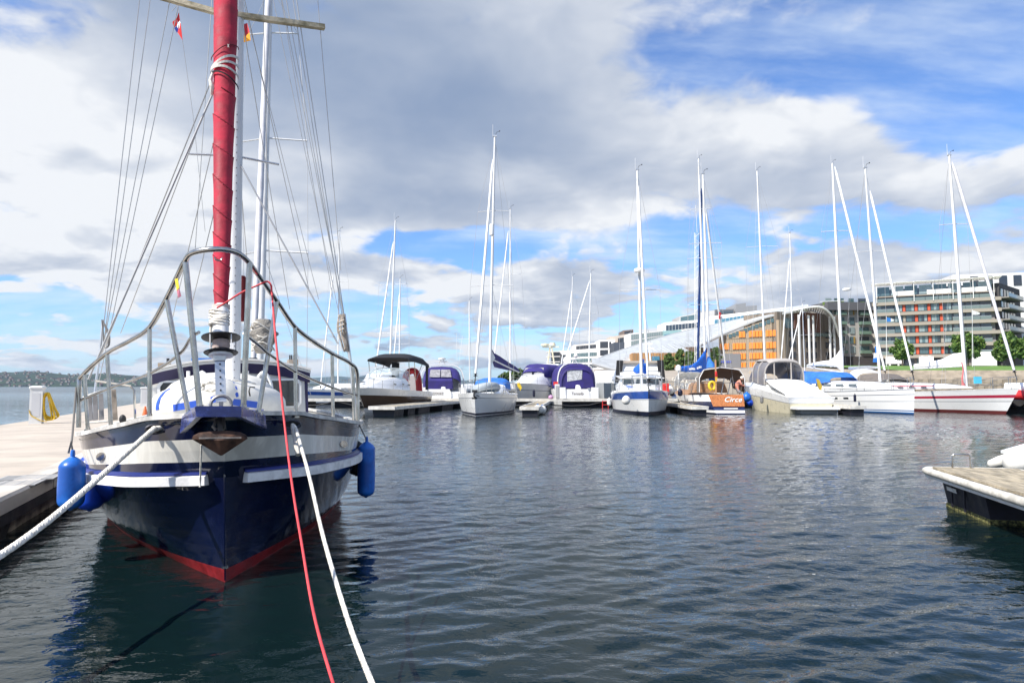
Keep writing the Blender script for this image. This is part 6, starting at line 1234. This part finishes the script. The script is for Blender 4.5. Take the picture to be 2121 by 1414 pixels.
# balcony apartments on the right
z0 = 7.0
R1, L = block('apartment_building', 'large apartment block with orange-red panels, long balconies and slatted roof canopy', (109, 204), (135, 190), 16, z0, 26.4, STONED)
fl = [10.7, 13.9, 17.1, 20.2, 23.3, 26.4]
for i, z in enumerate(fl):
    cube('floor_slab', R1, STONE, (L/2+.4, -.55, z-z0-.38), (L+2.2, 1.7, .95))
    if i == 5: break
    h = fl[i+1]-z; zc = z-z0+h/2-.2
    if True:
        u_ = .4
        for (w_, kind) in [(2.6, 'balc'), (2.0, 'balc')] + ([(2.2, 'win'), (.75, 'org' if i % 2 == 0 else 'sto'), (2.3, 'win'), (.8, 'org'), (2.4, 'win'), (.8, 'org'), (2.2, 'win'), (.8, 'org' if i != 1 else 'sto'), (2.2, 'win')] if i < 5 else []) + [(3.2, 'balc'), (3.4, 'balc'), (2.6, 'balc')]:
            x = u_+w_/2
            if kind == 'win':
                wf = cube('window', R1, WGD, (x, -.32, zc), (w_-.12, .3, h-.95))
                for q in range(3): p = cube('pane', R1, (WGL, WGL2, WGL2, WGL, WGD)[random.randrange(5)], (x-(w_-.3)/2+(q+.5)*(w_-.3)/3, -.49, zc), ((w_-.42)/3, .04, h-1.1))
            elif kind == 'org': cube('colour_panel', R1, ORG, (x, -.42, zc), (w_-.1, .4, h-.95))
            elif kind == 'sto': cube('wall_panel', R1, STONE, (x, -.42, zc), (w_-.1, .4, h-.95))
            else:
                cube('balcony_door', R1, WGD, (x, -.12, zc), (w_-.2, .26, h-.9))
                if random.random() < .5: cube('curtain', R1, WGL2, (x-w_*.2, -.28, zc), (w_*.3, .06, h-1.1))
                cube('balcony_rail', R1, RAILG, (x, -1.28, z-z0+.58), (w_-.06, .06, .95))
                cube('handrail', R1, ALU2, (x, -1.28, z-z0+1.1), (w_, .08, .07))
            u_ += w_
for k_ in range(9): cube('terrace_rail', R1, RAILG, (1.6+k_*3.25, -1.25, 26.4-z0+.6), (3.15, .06, 1.0))
cube('penthouse', R1, WGD, (L/2+.3, 4.5, 28.4-z0), (L-1.2, 8, 4.0))
for k_ in range(3): cube('white_parapet', R1, WPL, ((7.5, 16.5, 25)[k_], -.2, 29.0-z0), ((5.2, 6.0, 6.0)[k_], .3, 1.3))
cube('penthouse_slab', R1, STONE, (L/2+.3, 1.6, 28.2-z0), (L, 4.2, .35))
for k_ in range(8): cube('penthouse_glazing', R1, (WGL, WGL2)[k_ % 2], (2.4+k_*3.6, .45, 29.9-z0), (3.2, .1, 2.6))
for k_ in range(26): cube('canopy_slat', R1, WPL, (L/2+.5, -2.0+k_*.26, 32.1-z0), (L+2.5, .16, .10))
for k_ in range(7): cube('canopy_post', R1, WPL, (.6+k_*4.8, -1.6, 29.2-z0), (.16, .16, 5.8)); 
for k_ in range(7): cube('canopy_beam', R1, WPL, (.6+k_*4.8, 1.2, 31.93-z0), (.2, 6.6, .22))
for k_ in range(9): cube('shop_window', R1, (WGD, WGL)[k_ % 2], (1.8+k_*3.3, -.1, 2.0), (2.6, .3, 3.2))
for x, w_ in ((4.6, 4.5), (12.6, 3.6), (26.4, 5.6)): cube('entrance_wall', R1, WPL, (x, -1.6, 2.2), (w_, 2.0, 4.0 if w_ > 5 else 2.0))
for x in (3.4, 5.6, 11.6, 13.4): cube('column', R1, WPL, (x, -2.2, 1.6), (.45, .45, 3.4))
R1b, L2 = block('apartment_building', 'dark brick apartment wing with slanted balconies at the right edge', (136.2, 189.5), (152, 203), 14, 6.4, 30.5, DKBR)
for i, z in enumerate((10.7, 13.9, 17.1, 20.2, 23.3, 26.4)):
    cube('balcony_slab', R1b, STONED, (8, -1.0, z-6.4), (15, 2.2, .35)); cube('balcony_rail', R1b, RAILG, (8, -2.05, z-6.4+.7), (15, .06, 1.0))
    for k_ in range(5): cube('window', R1b, (WGD, WGL, WGL2)[(k_+i) % 3], (2+k_*2.8, -.05, z-6.4+1.5), (1.9, .2, 2.1))
for k_ in range(4): mb = MB(); 
R1c, L2 = block('apartment_building', 'white and grey rooftop block at the top right corner of the apartments', (140, 215), (172, 208), 14, 6, 37, WPL)
for k_ in range(6): cube('window', R1c, WGD, (6+k_*4, -.05, 28.6), (2.2, .3, 3.2))
# grey block with green-glass balconies
R2, L = block('apartment_building', 'grey stone apartment block with green glass balconies and dark ground floor', (100.5, 219), (122.0, 221), 12, 6.4, 27.6, mat('mid grey stone', (.36, .34, .31), .8, var=.12, vs=.4))
cube('dark_base', R2, DKBR, (L/2, -.3, 2.2), (L+.4, .8, 5.2)); cube('attic', R2, mat('slate attic', (.11, .11, .115), .6), (L/2, 3, 20.9), (L-.4, 10, 2.6))
for k_ in range(14): cube('roof_planting', R2, mat('roof greenery', (.10, .16, .03), .9, var=.4, vs=1), (.8+k_*1.75, .2, 22.0+random.uniform(-.1, .3)), (1.3, 1.2, random.uniform(.5, 1.1)))
for i in range(6):
    z = 5.6+i*3.1
    for k_, x in enumerate((1.6, 5.2, 9.4, 13.4, 18.2)):
        w_ = (2.0, 3.2, 1.6, 3.2, 2.2)[k_]; cube('window', R2, (WGL, WGD, WGL2, WGL)[(i*2+k_) % 4], (x, -.1, z+1.4), (w_, .3, 2.2))
        if w_ > 3: cube('balcony', R2, mat('green balcony glass', (.14, .22, .17), .1, spec=.8), (x, -.8, z+.65), (w_+.3, 1.3, 1.0))
        elif (i+k_) % 3 == 0: cube('ochre_panel', R2, mat('ochre panel', (.30, .19, .04), .7), (x+w_*.35, -.2, z+1.4), (.5, .3, 2.2))
# timber museum
TIM = mat('silvered larch cladding', (.34, .27, .19), .8, var=.35, vs=2.5, stretch=(7, 7, .25), bump=.02, bs=3); TIMD = mat('grey larch cladding', (.20, .165, .13), .8, var=.3, vs=2.5, stretch=(7, 7, .25)); ORB = mat('orange blind', (.75, .24, .03), .7)
mA, mB_ = (65.0, 214), (78.4, 205)
MU, L = block('museum', 'timber-clad museum wing with rows of orange window blinds', mA, mB_, 12, 5, 22.6, None)
mtop = lambda x: lerp(11.9, 17.3, x/L)
mb = MB(WM[MU.name]); mb.prism([(0, 0, 0), (L, 0, 0), (L, 0, mtop(L)), (0, 0, mtop(0))], (0, 9, 0)); mb.build('wall', TIM, MU)
for i, z in enumerate((7.0, 9.9, 13.0, 16.6)):
    for k_ in range(17):
        if i == 3 and k_ < 6: continue
        if (k_ in (3, 13) or (k_ < 3 and i in (0, 1, 3))) and k_ != 3 or k_ in (3, 13, 8): continue
        cube('window_blind', MU, ORB, (.75+k_*1.0, -.14, z+1.0-5), (.84, .3, 1.85))
    cube('floor_band', MU, mat('dark band', (.13, .10, .07), .8), (L/2, -.02, z-5-.32), (L+.1, .12, .10))
for k_ in range(34): cube('cladding_batten', MU, TIM, (.25+k_*.505, -.05, (mtop(.25+k_*.505)-.4)/2), (.07, .12, mtop(.25+k_*.505)-.5))
for k_ in range(12): cube('clerestory_pane', MU, WGL, (3.6+k_*1.15, -.08, mtop(3.6+k_*1.15)-.9), (1.0, .2, 1.2))
MU2, L = block('museum', 'grey timber museum tower with tall columns under the arched roof', (79.4, 203.5), (103, 214), 14, 5, 24, TIMD)
cube('timber_corner', MU2, TIM, (.9, -.4, 8.2), (2.4, 1.0, 16.4))
for i, z in enumerate((6.6, 9.9, 13.1, 16.2)):
    for x in (5.0, 6.6, 11.6, 12.8, 14.0, 15.2, 20, 21.1, 22.2, 23.3): cube('window', MU2, WGD, (x, -.08, z-5+1.2), (.75, .3, 1.9))
for x in (4.2, 8.2, 10.0, 16.8, 18.6): cube('column', MU2, ALU, (x, -4.2, 8.8), (.42, .42, 18))
cube('brown_core', MU2, mat('brown core', (.13, .055, .035), .7), (13.4, -.6, 15.5), (6.5, 1.0, 7.0)); cube('brown_core', MU2, mat('brown core', (.13, .055, .035), .7), (8.0, -.3, 16.5), (3.6, .8, 5.0)); cube('glass_wall', MU2, WGL, (4.6, -.15, 15.6), (3.4, .3, 3.0)); cube('balcony_rail', MU2, RAILG, (18, -1.2, 12.4), (9, .1, 1.1))
# its roof: two white sails of glass strips, lofted from an outer to an inner edge
ROOFW = mat('white glass roof strips', (.56, .58, .58), .4, var=.10, vs=.6); ROOFE = mat('roof edge grey', (.42, .43, .43), .5)
rf = thing('curved_roof', 'sweeping white curved museum roof rising to the right', 'roof', M=Matrix.Translation((45, 190, 5)))
up_ = [W(*p) for p in ((1225, 750, 188), (1262, 736, 196), (1330, 713, 206), (1400, 692, 216), (1470, 676, 226), (1540, 661, 230), (1605, 647, 230), (1672, 635, 230))]
lo_ = [W(*p) for p in ((1226, 752, 181), (1290, 767, 181), (1345, 757, 186), (1400, 737, 196), (1455, 711, 208), (1520, 681, 213), (1590, 655, 205.6), (1672, 640, 205))]
U_, L_ = spline(up_, 6), spline(lo_, 6); NSR = 18
for k_ in range(NSR):
    f0, f1 = k_/NSR+.004, (k_+1)/NSR-.010; mb = MB()
    bul = lambda f: V((0, 0, .9*sin(f*pi)))
    mb.sheet([[a.lerp(c, f)+bul(f) for a, c in zip(L_, U_)] for f in (f0, f1)], .25); mb.build('roof_strip', ROOFW, rf, 40)
mb = MB(); mb.tube([p+V((0, -.2, -.2)) for p in L_], .45, 6); mb.build('roof_edge', ROOFE, rf, 50); mb = MB(); mb.tube([p+V((0, .2, .2)) for p in U_], .35, 6); mb.build('roof_edge', ROOFE, rf, 50)
ar = thing('arched_roof', 'white ribbed roof arch curving down at the right end of the museum', 'roof', M=Matrix.Translation((95, 205, 18)))
oa = spline([W(*p) for p in ((1640, 644, 203), (1672, 637, 201), (1700, 636, 200), (1720, 650, 201), (1731, 672, 203), (1738, 697, 206))], 5); ia = spline([W(*p) for p in ((1640, 643, 215), (1672, 642, 216), (1695, 648, 217), (1712, 662, 218), (1725, 680, 220), (1735, 700, 222))], 5)
for k_ in range(len(oa)-1):
    mb = MB(); mb.sheet([[oa[k_].lerp(oa[k_+1], .06), oa[k_].lerp(oa[k_+1], .80)], [ia[k_].lerp(ia[k_+1], .06), ia[k_].lerp(ia[k_+1], .80)]], .15); mb.build('roof_strip', ROOFW, ar)
for e in (oa, ia): mb = MB(); mb.tube(e, .3, 6); mb.build('arch_rib', ALU, ar, 50)
lw, L = block('museum', 'low honey-coloured timber wall under the left tip of the white roof', (32, 182), (54, 180), 8, 4.5, 10.5, mat('honey larch', (.40, .22, .09), .8, var=.25, vs=2.5, stretch=(7, 7, .25)))
cube('glass_bay', lw, BGL, (6.2, -.1, 2.6), (2.0, .3, 5)); 
for k_ in range(30): cube('batten', lw, TIM, (.4+k_*.74, -.06, 3), (.08, .14, 6))
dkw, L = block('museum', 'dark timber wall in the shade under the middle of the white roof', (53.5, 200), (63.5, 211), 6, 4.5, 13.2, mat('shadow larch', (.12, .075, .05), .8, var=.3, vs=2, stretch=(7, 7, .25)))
gb, L = block('kiosk', 'plain grey metal cube building with faint blue lettering before the timber museum', (49.9, 168), (55.6, 166), 8, 4.4, 9.6, mat('grey metal cladding', (.17, .17, .175), .6, var=.08, vs=.5))
for k_ in range(6): cube('sign_letter', gb, mat('blue sign', (.08, .10, .42), .6), (1.6+k_*.42, -.05, 3.2), (.26, .14, .5))
# white office band with blue glazing, behind the roof
def bandblock(lab, pl, pr, Yl, Yr, ytl, ytr, ybl, ybr, m, gl=None, gf=(.45, .8), n=14, depth=14, gm=BGL):
    a, b_ = W(pl, ytl, Yl), W(pr, ytr, Yr); c, d = W(pl, ybl, Yl), W(pr, ybr, Yr); r = thing('office_building', lab, 'building', M=Matrix.Translation((a.x, a.y, c.z)))
    mb = MB(); mb.prism([c, d, b_, a], (0, depth, 0)); mb.build('wall', m, r)
    for row in (gl or []):
        for k_ in range(n):
            f0, f1 = row[2]+(row[3]-row[2])*(k_+.06)/n, row[2]+(row[3]-row[2])*(k_+.94)/n
            P_ = lambda f, h: c.lerp(d, f).lerp(a.lerp(b_, f), h)+V((0, -.12, 0)); mb = MB(); mb.prism([P_(f0, row[0]), P_(f1, row[0]), P_(f1, row[1]), P_(f0, row[1])], (0, .1, 0)); mb.build('window', row[4] if len(row) > 4 else gm, r)
    return r
bandblock('long white office band with blue glazing above the museum roof', 1468, 1674, 262, 240, 655, 631, 690, 640, WPL, [(.38, .74, .06, .62), (.36, .7, .66, .86)], 17)
bandblock('terraced white office block left of the blue furled genoa', 1376, 1478, 285, 272, 668, 660, 705, 690, WPL, [(.52, .84, .03, .97, WGD), (.12, .36, .03, .97, WGD)], 12)
bandblock('glass penthouse row on top of the terraced white office block', 1408, 1480, 292, 282, 655, 642, 668, 660, mat('grey penthouse', (.42, .42, .41), .7), [(.1, .85, .02, .5, WGL)], 6)
bandblock('white and teal glass office block behind the lower roof', 1304, 1376, 275, 275, 690, 684, 722, 704, WPL, [(.55, .9, .04, .96, WGL2), (.12, .46, .04, .96, WGL2)], 9)
bandblock('teal glass block joining the terraced offices', 1374, 1412, 274, 270, 685, 683, 702, 696, mat('teal cladding', (.22, .36, .37), .3), [(.1, .55, .05, .9)], 6)
bandblock('grey rooftop plant tower above the office band', 1524, 1545, 300, 300, 630, 627, 648, 645, mat('grey plant', (.30, .31, .32), .7)); bandblock('low grey rooftop plant right of the plant tower', 1545, 1568, 300, 300, 634, 632, 648, 644, mat('grey plant', (.30, .31, .32), .7)); bandblock('dark rooftop plant left of the plant tower', 1482, 1520, 300, 300, 641, 640, 652, 650, mat('dark plant', (.18, .18, .19), .7), [(.2, .7, .05, .95, GLASSG)], 5)
bandblock('beige apartment tower peeking behind the white apartments', 1264, 1310, 310, 305, 697, 690, 735, 730, mat('beige facade', (.46, .40, .34), .8), [(.55, .85, .35, .98, WGD), (.1, .4, .4, .98, WGL)], 4)
bandblock('dark brown rooftop floor above the beige apartment tower', 1291, 1312, 312, 308, 684, 682, 697, 692, mat('brown top floor', (.16, .12, .10), .7), [(.2, .8, .1, .9, WGD)], 3)
bandblock('slate-dark facade beside the white apartments', 1272, 1306, 292, 285, 709, 708, 732, 722, mat('slate facade', (.05, .06, .08), .5))
# white apartment slab on the left of the buildings
wa = bandblock('white apartment slab with projecting balconies at its left end', 1158, 1240, 335, 318, 727, 722, 790, 790, WPL, [(.78, .90, .30, .98, WGL), (.60, .72, .30, .98, WGL), (.42, .54, .3, .98, WGD), (.24, .36, .3, .98, WGL), (.80, .87, .05, .2, WGD)], 7)
bandblock('recessed upper floors of the white apartment slab', 1188, 1242, 330, 320, 714, 709, 727, 723, mat('pale attic', (.58, .55, .52), .8), [(.2, .75, .1, .9, WGD)], 6)
bandblock('taller white end of the apartment slab with wide balconies', 1240, 1274, 312, 305, 704, 703, 790, 790, WPL, [(.80, .96, .08, .58, WGD), (.62, .76, .08, .58, WGD), (.8, .95, .64, .76, WGD), (.44, .58, .1, .6, WGD)], 1)
be = thing('balcony_tower', 'stack of white projecting balcony slabs over dark glazing at the left end of the apartments', 'building', M=Matrix.Translation(W(1150, 790, 332)))
for k_, (y0, y1) in enumerate(((729, 737), (740, 748), (751, 758), (761, 770))):
    mb = MB(); mb.prism([W(1142, y1, 333), W(1159, y1, 333), W(1159, y0, 333), W(1142, y0, 333)], (0, 8, 0)); mb.build('glazing', (WGD, WGD, WGL, WGL)[k_], be)
for y in (728, 738, 749, 759.5, 770): mb = MB(); mb.prism([W(1133, y+.9, 331), W(1160, y+.7, 331), W(1160, y-.9, 331), W(1133, y-.6, 331)], (0, 9, 0)); mb.build('balcony_slab', WPL, be)
# lattice tower far behind the masts
lt = thing('lattice_mast', 'slender white lattice crane mast rising behind the navy furled genoa', 'tower', M=Matrix.Translation(W(1445, 790, 150)))
for dx, dy in ((-.6, 0), (.6, 0), (0, 1.0)): mb = MB(); mb.tube([W(1445, 790, 150)+V((dx, dy, 0)), W(1444, 482, 150)+V((dx*.9, dy, 0))], .07, 4); mb.build('leg', ALU, lt)
for i in range(28):
    z0_, z1_ = i/28, (i+1)/28; a, c = W(1445, 790, 150), W(1444, 482, 150); s_ = 1 if i % 2 else -1; mb = MB(); mb.tube([a.lerp(c, z0_)+V((-.6*s_, 0, 0)), a.lerp(c, z1_)+V((.6*s_, 0, 0))], .045, 4); mb.build('brace', ALU, lt)
mb = MB(); mb.tube([W(1444, 482, 150), W(1441, 425, 150)], .05, 4); mb.build('top_pole', ALU, lt)
for k_, (px, pt_, lab) in enumerate(((1836, 655, 'blue and white flag on a pole before the orange-panelled apartments'), (2014, 641, 'white flag on a pole right of the middle of the orange-panelled apartments'))):
    fp = flag('flag', lab, [[(px+1, pt_+2), (px+9, pt_+4), (px+9, pt_+11), (px+1, pt_+11)], [(px+9.2, pt_+4), (px+16, pt_+7), (px+15, pt_+10), (px+9.2, pt_+11)]], 160, [WHT_ if k_ else ('royal', (.03, .2, .62)), WHT_]); mb = MB(); mb.tube([W(px, 766, 160), W(px, pt_, 160)], .06, 6); mb.build('pole', ALU, fp)
# ------------------------------------------------------------------ trees
def tree(lab, px, py_c, Y, rx_px, rz_px, base_z, leaf, n, hues, seed, name='tree', trunk=True, lean=.0, cone=0):
    rnd = random.Random(seed); c = W(px, py_c, Y); rx, rz = rx_px/FPX*Y, rz_px/FPX*Y
    r = thing(name, lab, 'tree', (c.x, Y, base_z), 0, 'trees along the waterfront')
    mb = MB(); mb.tube([V((c.x, Y, base_z-.2)), V((c.x+.05, Y, c.z-rz*.6)), V((c.x, Y, c.z+rz*.3))], [rx*.075, rx*.055, rx*.02], 7)
    for k_ in range(7):
        a_ = k_*2.4; q = V((c.x, Y, c.z-rz*.65+.12*k_*rz)); mb.tube([q, q+V((cos(a_)*rx*.4, sin(a_)*rx*.4, rz*.35)), q+V((cos(a_)*rx*.75, sin(a_)*rx*.75, rz*.5))], [rx*.035, rx*.02, rx*.008], 5)
    mb.build('trunk', mat('bark', (.09, .07, .05), .9, var=.3), r)
    cl = []
    for k_ in range(26):
        u_, v_, w_ = rnd.gauss(0, 1), rnd.gauss(0, 1), rnd.gauss(0, 1); l = sqrt(u_*u_+v_*v_+w_*w_); rr = rnd.uniform(.45, .86); zc_ = w_/l*rr
        tap = 1-cone*max(0, (zc_+.3))*.6
        cl.append(V((c.x+u_/l*rr*rx*tap, Y+v_/l*rr*rx*tap, c.z+zc_*rz)))
    mb = MB(); mb.m = 0
    for k_ in range(n):
        q = cl[rnd.randrange(len(cl))]; rad = rx*rnd.uniform(.12, .36); u_, v_, w_ = rnd.gauss(0, 1), rnd.gauss(0, 1), rnd.gauss(0, .9); l = sqrt(u_*u_+v_*v_+w_*w_)+1e-6
        p = q+V((u_/l*rad, v_/l*rad, w_/l*rad)); s_ = leaf*rnd.uniform(.6, 1.3); a = V((rnd.gauss(0, 1), rnd.gauss(0, 1), rnd.gauss(0, .6))).normalized(); b_ = a.orthogonal().normalized(); b_.rotate(Matrix.Rotation(rnd.uniform(0, 6.28), 3, a)); e = a.cross(b_)
        mb.m = rnd.randrange(len(hues)); mb.add([p+b_*s_, p+e*s_*.55, p-b_*s_*.9, p-e*s_*.55], [(0, 1, 2, 3)])
    mb.build('crown', hues, r); return r
HG = [mat('leaf green a', (.055, .12, .018), .7), mat('leaf green b', (.085, .16, .025), .7), mat('leaf green c', (.04, .085, .015), .7), mat('leaf green d', (.12, .19, .03), .7)]
tree('round clipped tree left of the lawn, in front of the apartment balconies', 1868, 724, 172, 23, 22, 6.4, .42, 2600, HG, 1)
tree('larger round tree in the middle of the lawn, behind the red-striped yacht mast', 2003, 716, 168, 31, 25, 6.3, .45, 3600, HG, 2)
tree('widest round tree near the right edge of the lawn', 2098, 717, 166, 38, 27, 6.3, .45, 4200, HG, 3)
HO = [mat('olive leaf a', (.05, .10, .022), .7), mat('olive leaf b', (.075, .13, .03), .7), mat('olive leaf c', (.10, .15, .03), .7)]
for i, (px, py, rx, rz, lab) in enumerate(((1386, 752, 14, 22, 'bushy tree at the left end of the grove under the white roof'), (1410, 746, 13, 24, 'second tree of the grove under the white roof'), (1428, 744, 14, 20, 'third tree of the grove under the white roof'), (1446, 740, 12, 22, 'fourth tree of the grove behind the blue boom cover'), (1482, 738, 12, 24, 'rightmost tree of the grove, beside the grey metal cube'))):
    tree(lab, px, py, 158-i, rx, rz, 4.5, .40, 1900, HO, 20+i, cone=.5)
tree('low dark tree on the far bank behind the white sloop boom', 1075, 777, 160, 22, 9, 1.5, .45, 1500, HO, 40); tree('low tree on the far bank right of the indigo cover', 1048, 780, 165, 14, 8, 1.5, .45, 1000, HO, 41)
# ------------------------------------------------------------------ sea haze
mb = MB(); mb.box((0, 5600, 108), (26000, 12400, 222)); hz = mb.build('haze', mat('tmp', (1, 1, 1)), None, kind='stuff'); hz['label'] = 'thin bluish sea haze over the fjord'; hz['category'] = 'haze'
hm_ = bpy.data.materials.new('haze air'); hm_.use_nodes = True; nt = hm_.node_tree; nt.nodes.clear(); pv = nt.nodes.new('ShaderNodeVolumePrincipled'); out = nt.nodes.new('ShaderNodeOutputMaterial'); nt.links.new(pv.outputs[0], out.inputs['Volume'])
pv.inputs['Color'].default_value = (.55, .76, 1.0, 1); pv.inputs['Density'].default_value = 4.8e-5; pv.inputs['Anisotropy'].default_value = .2
hz.data.materials.clear(); hz.data.materials.append(hm_)
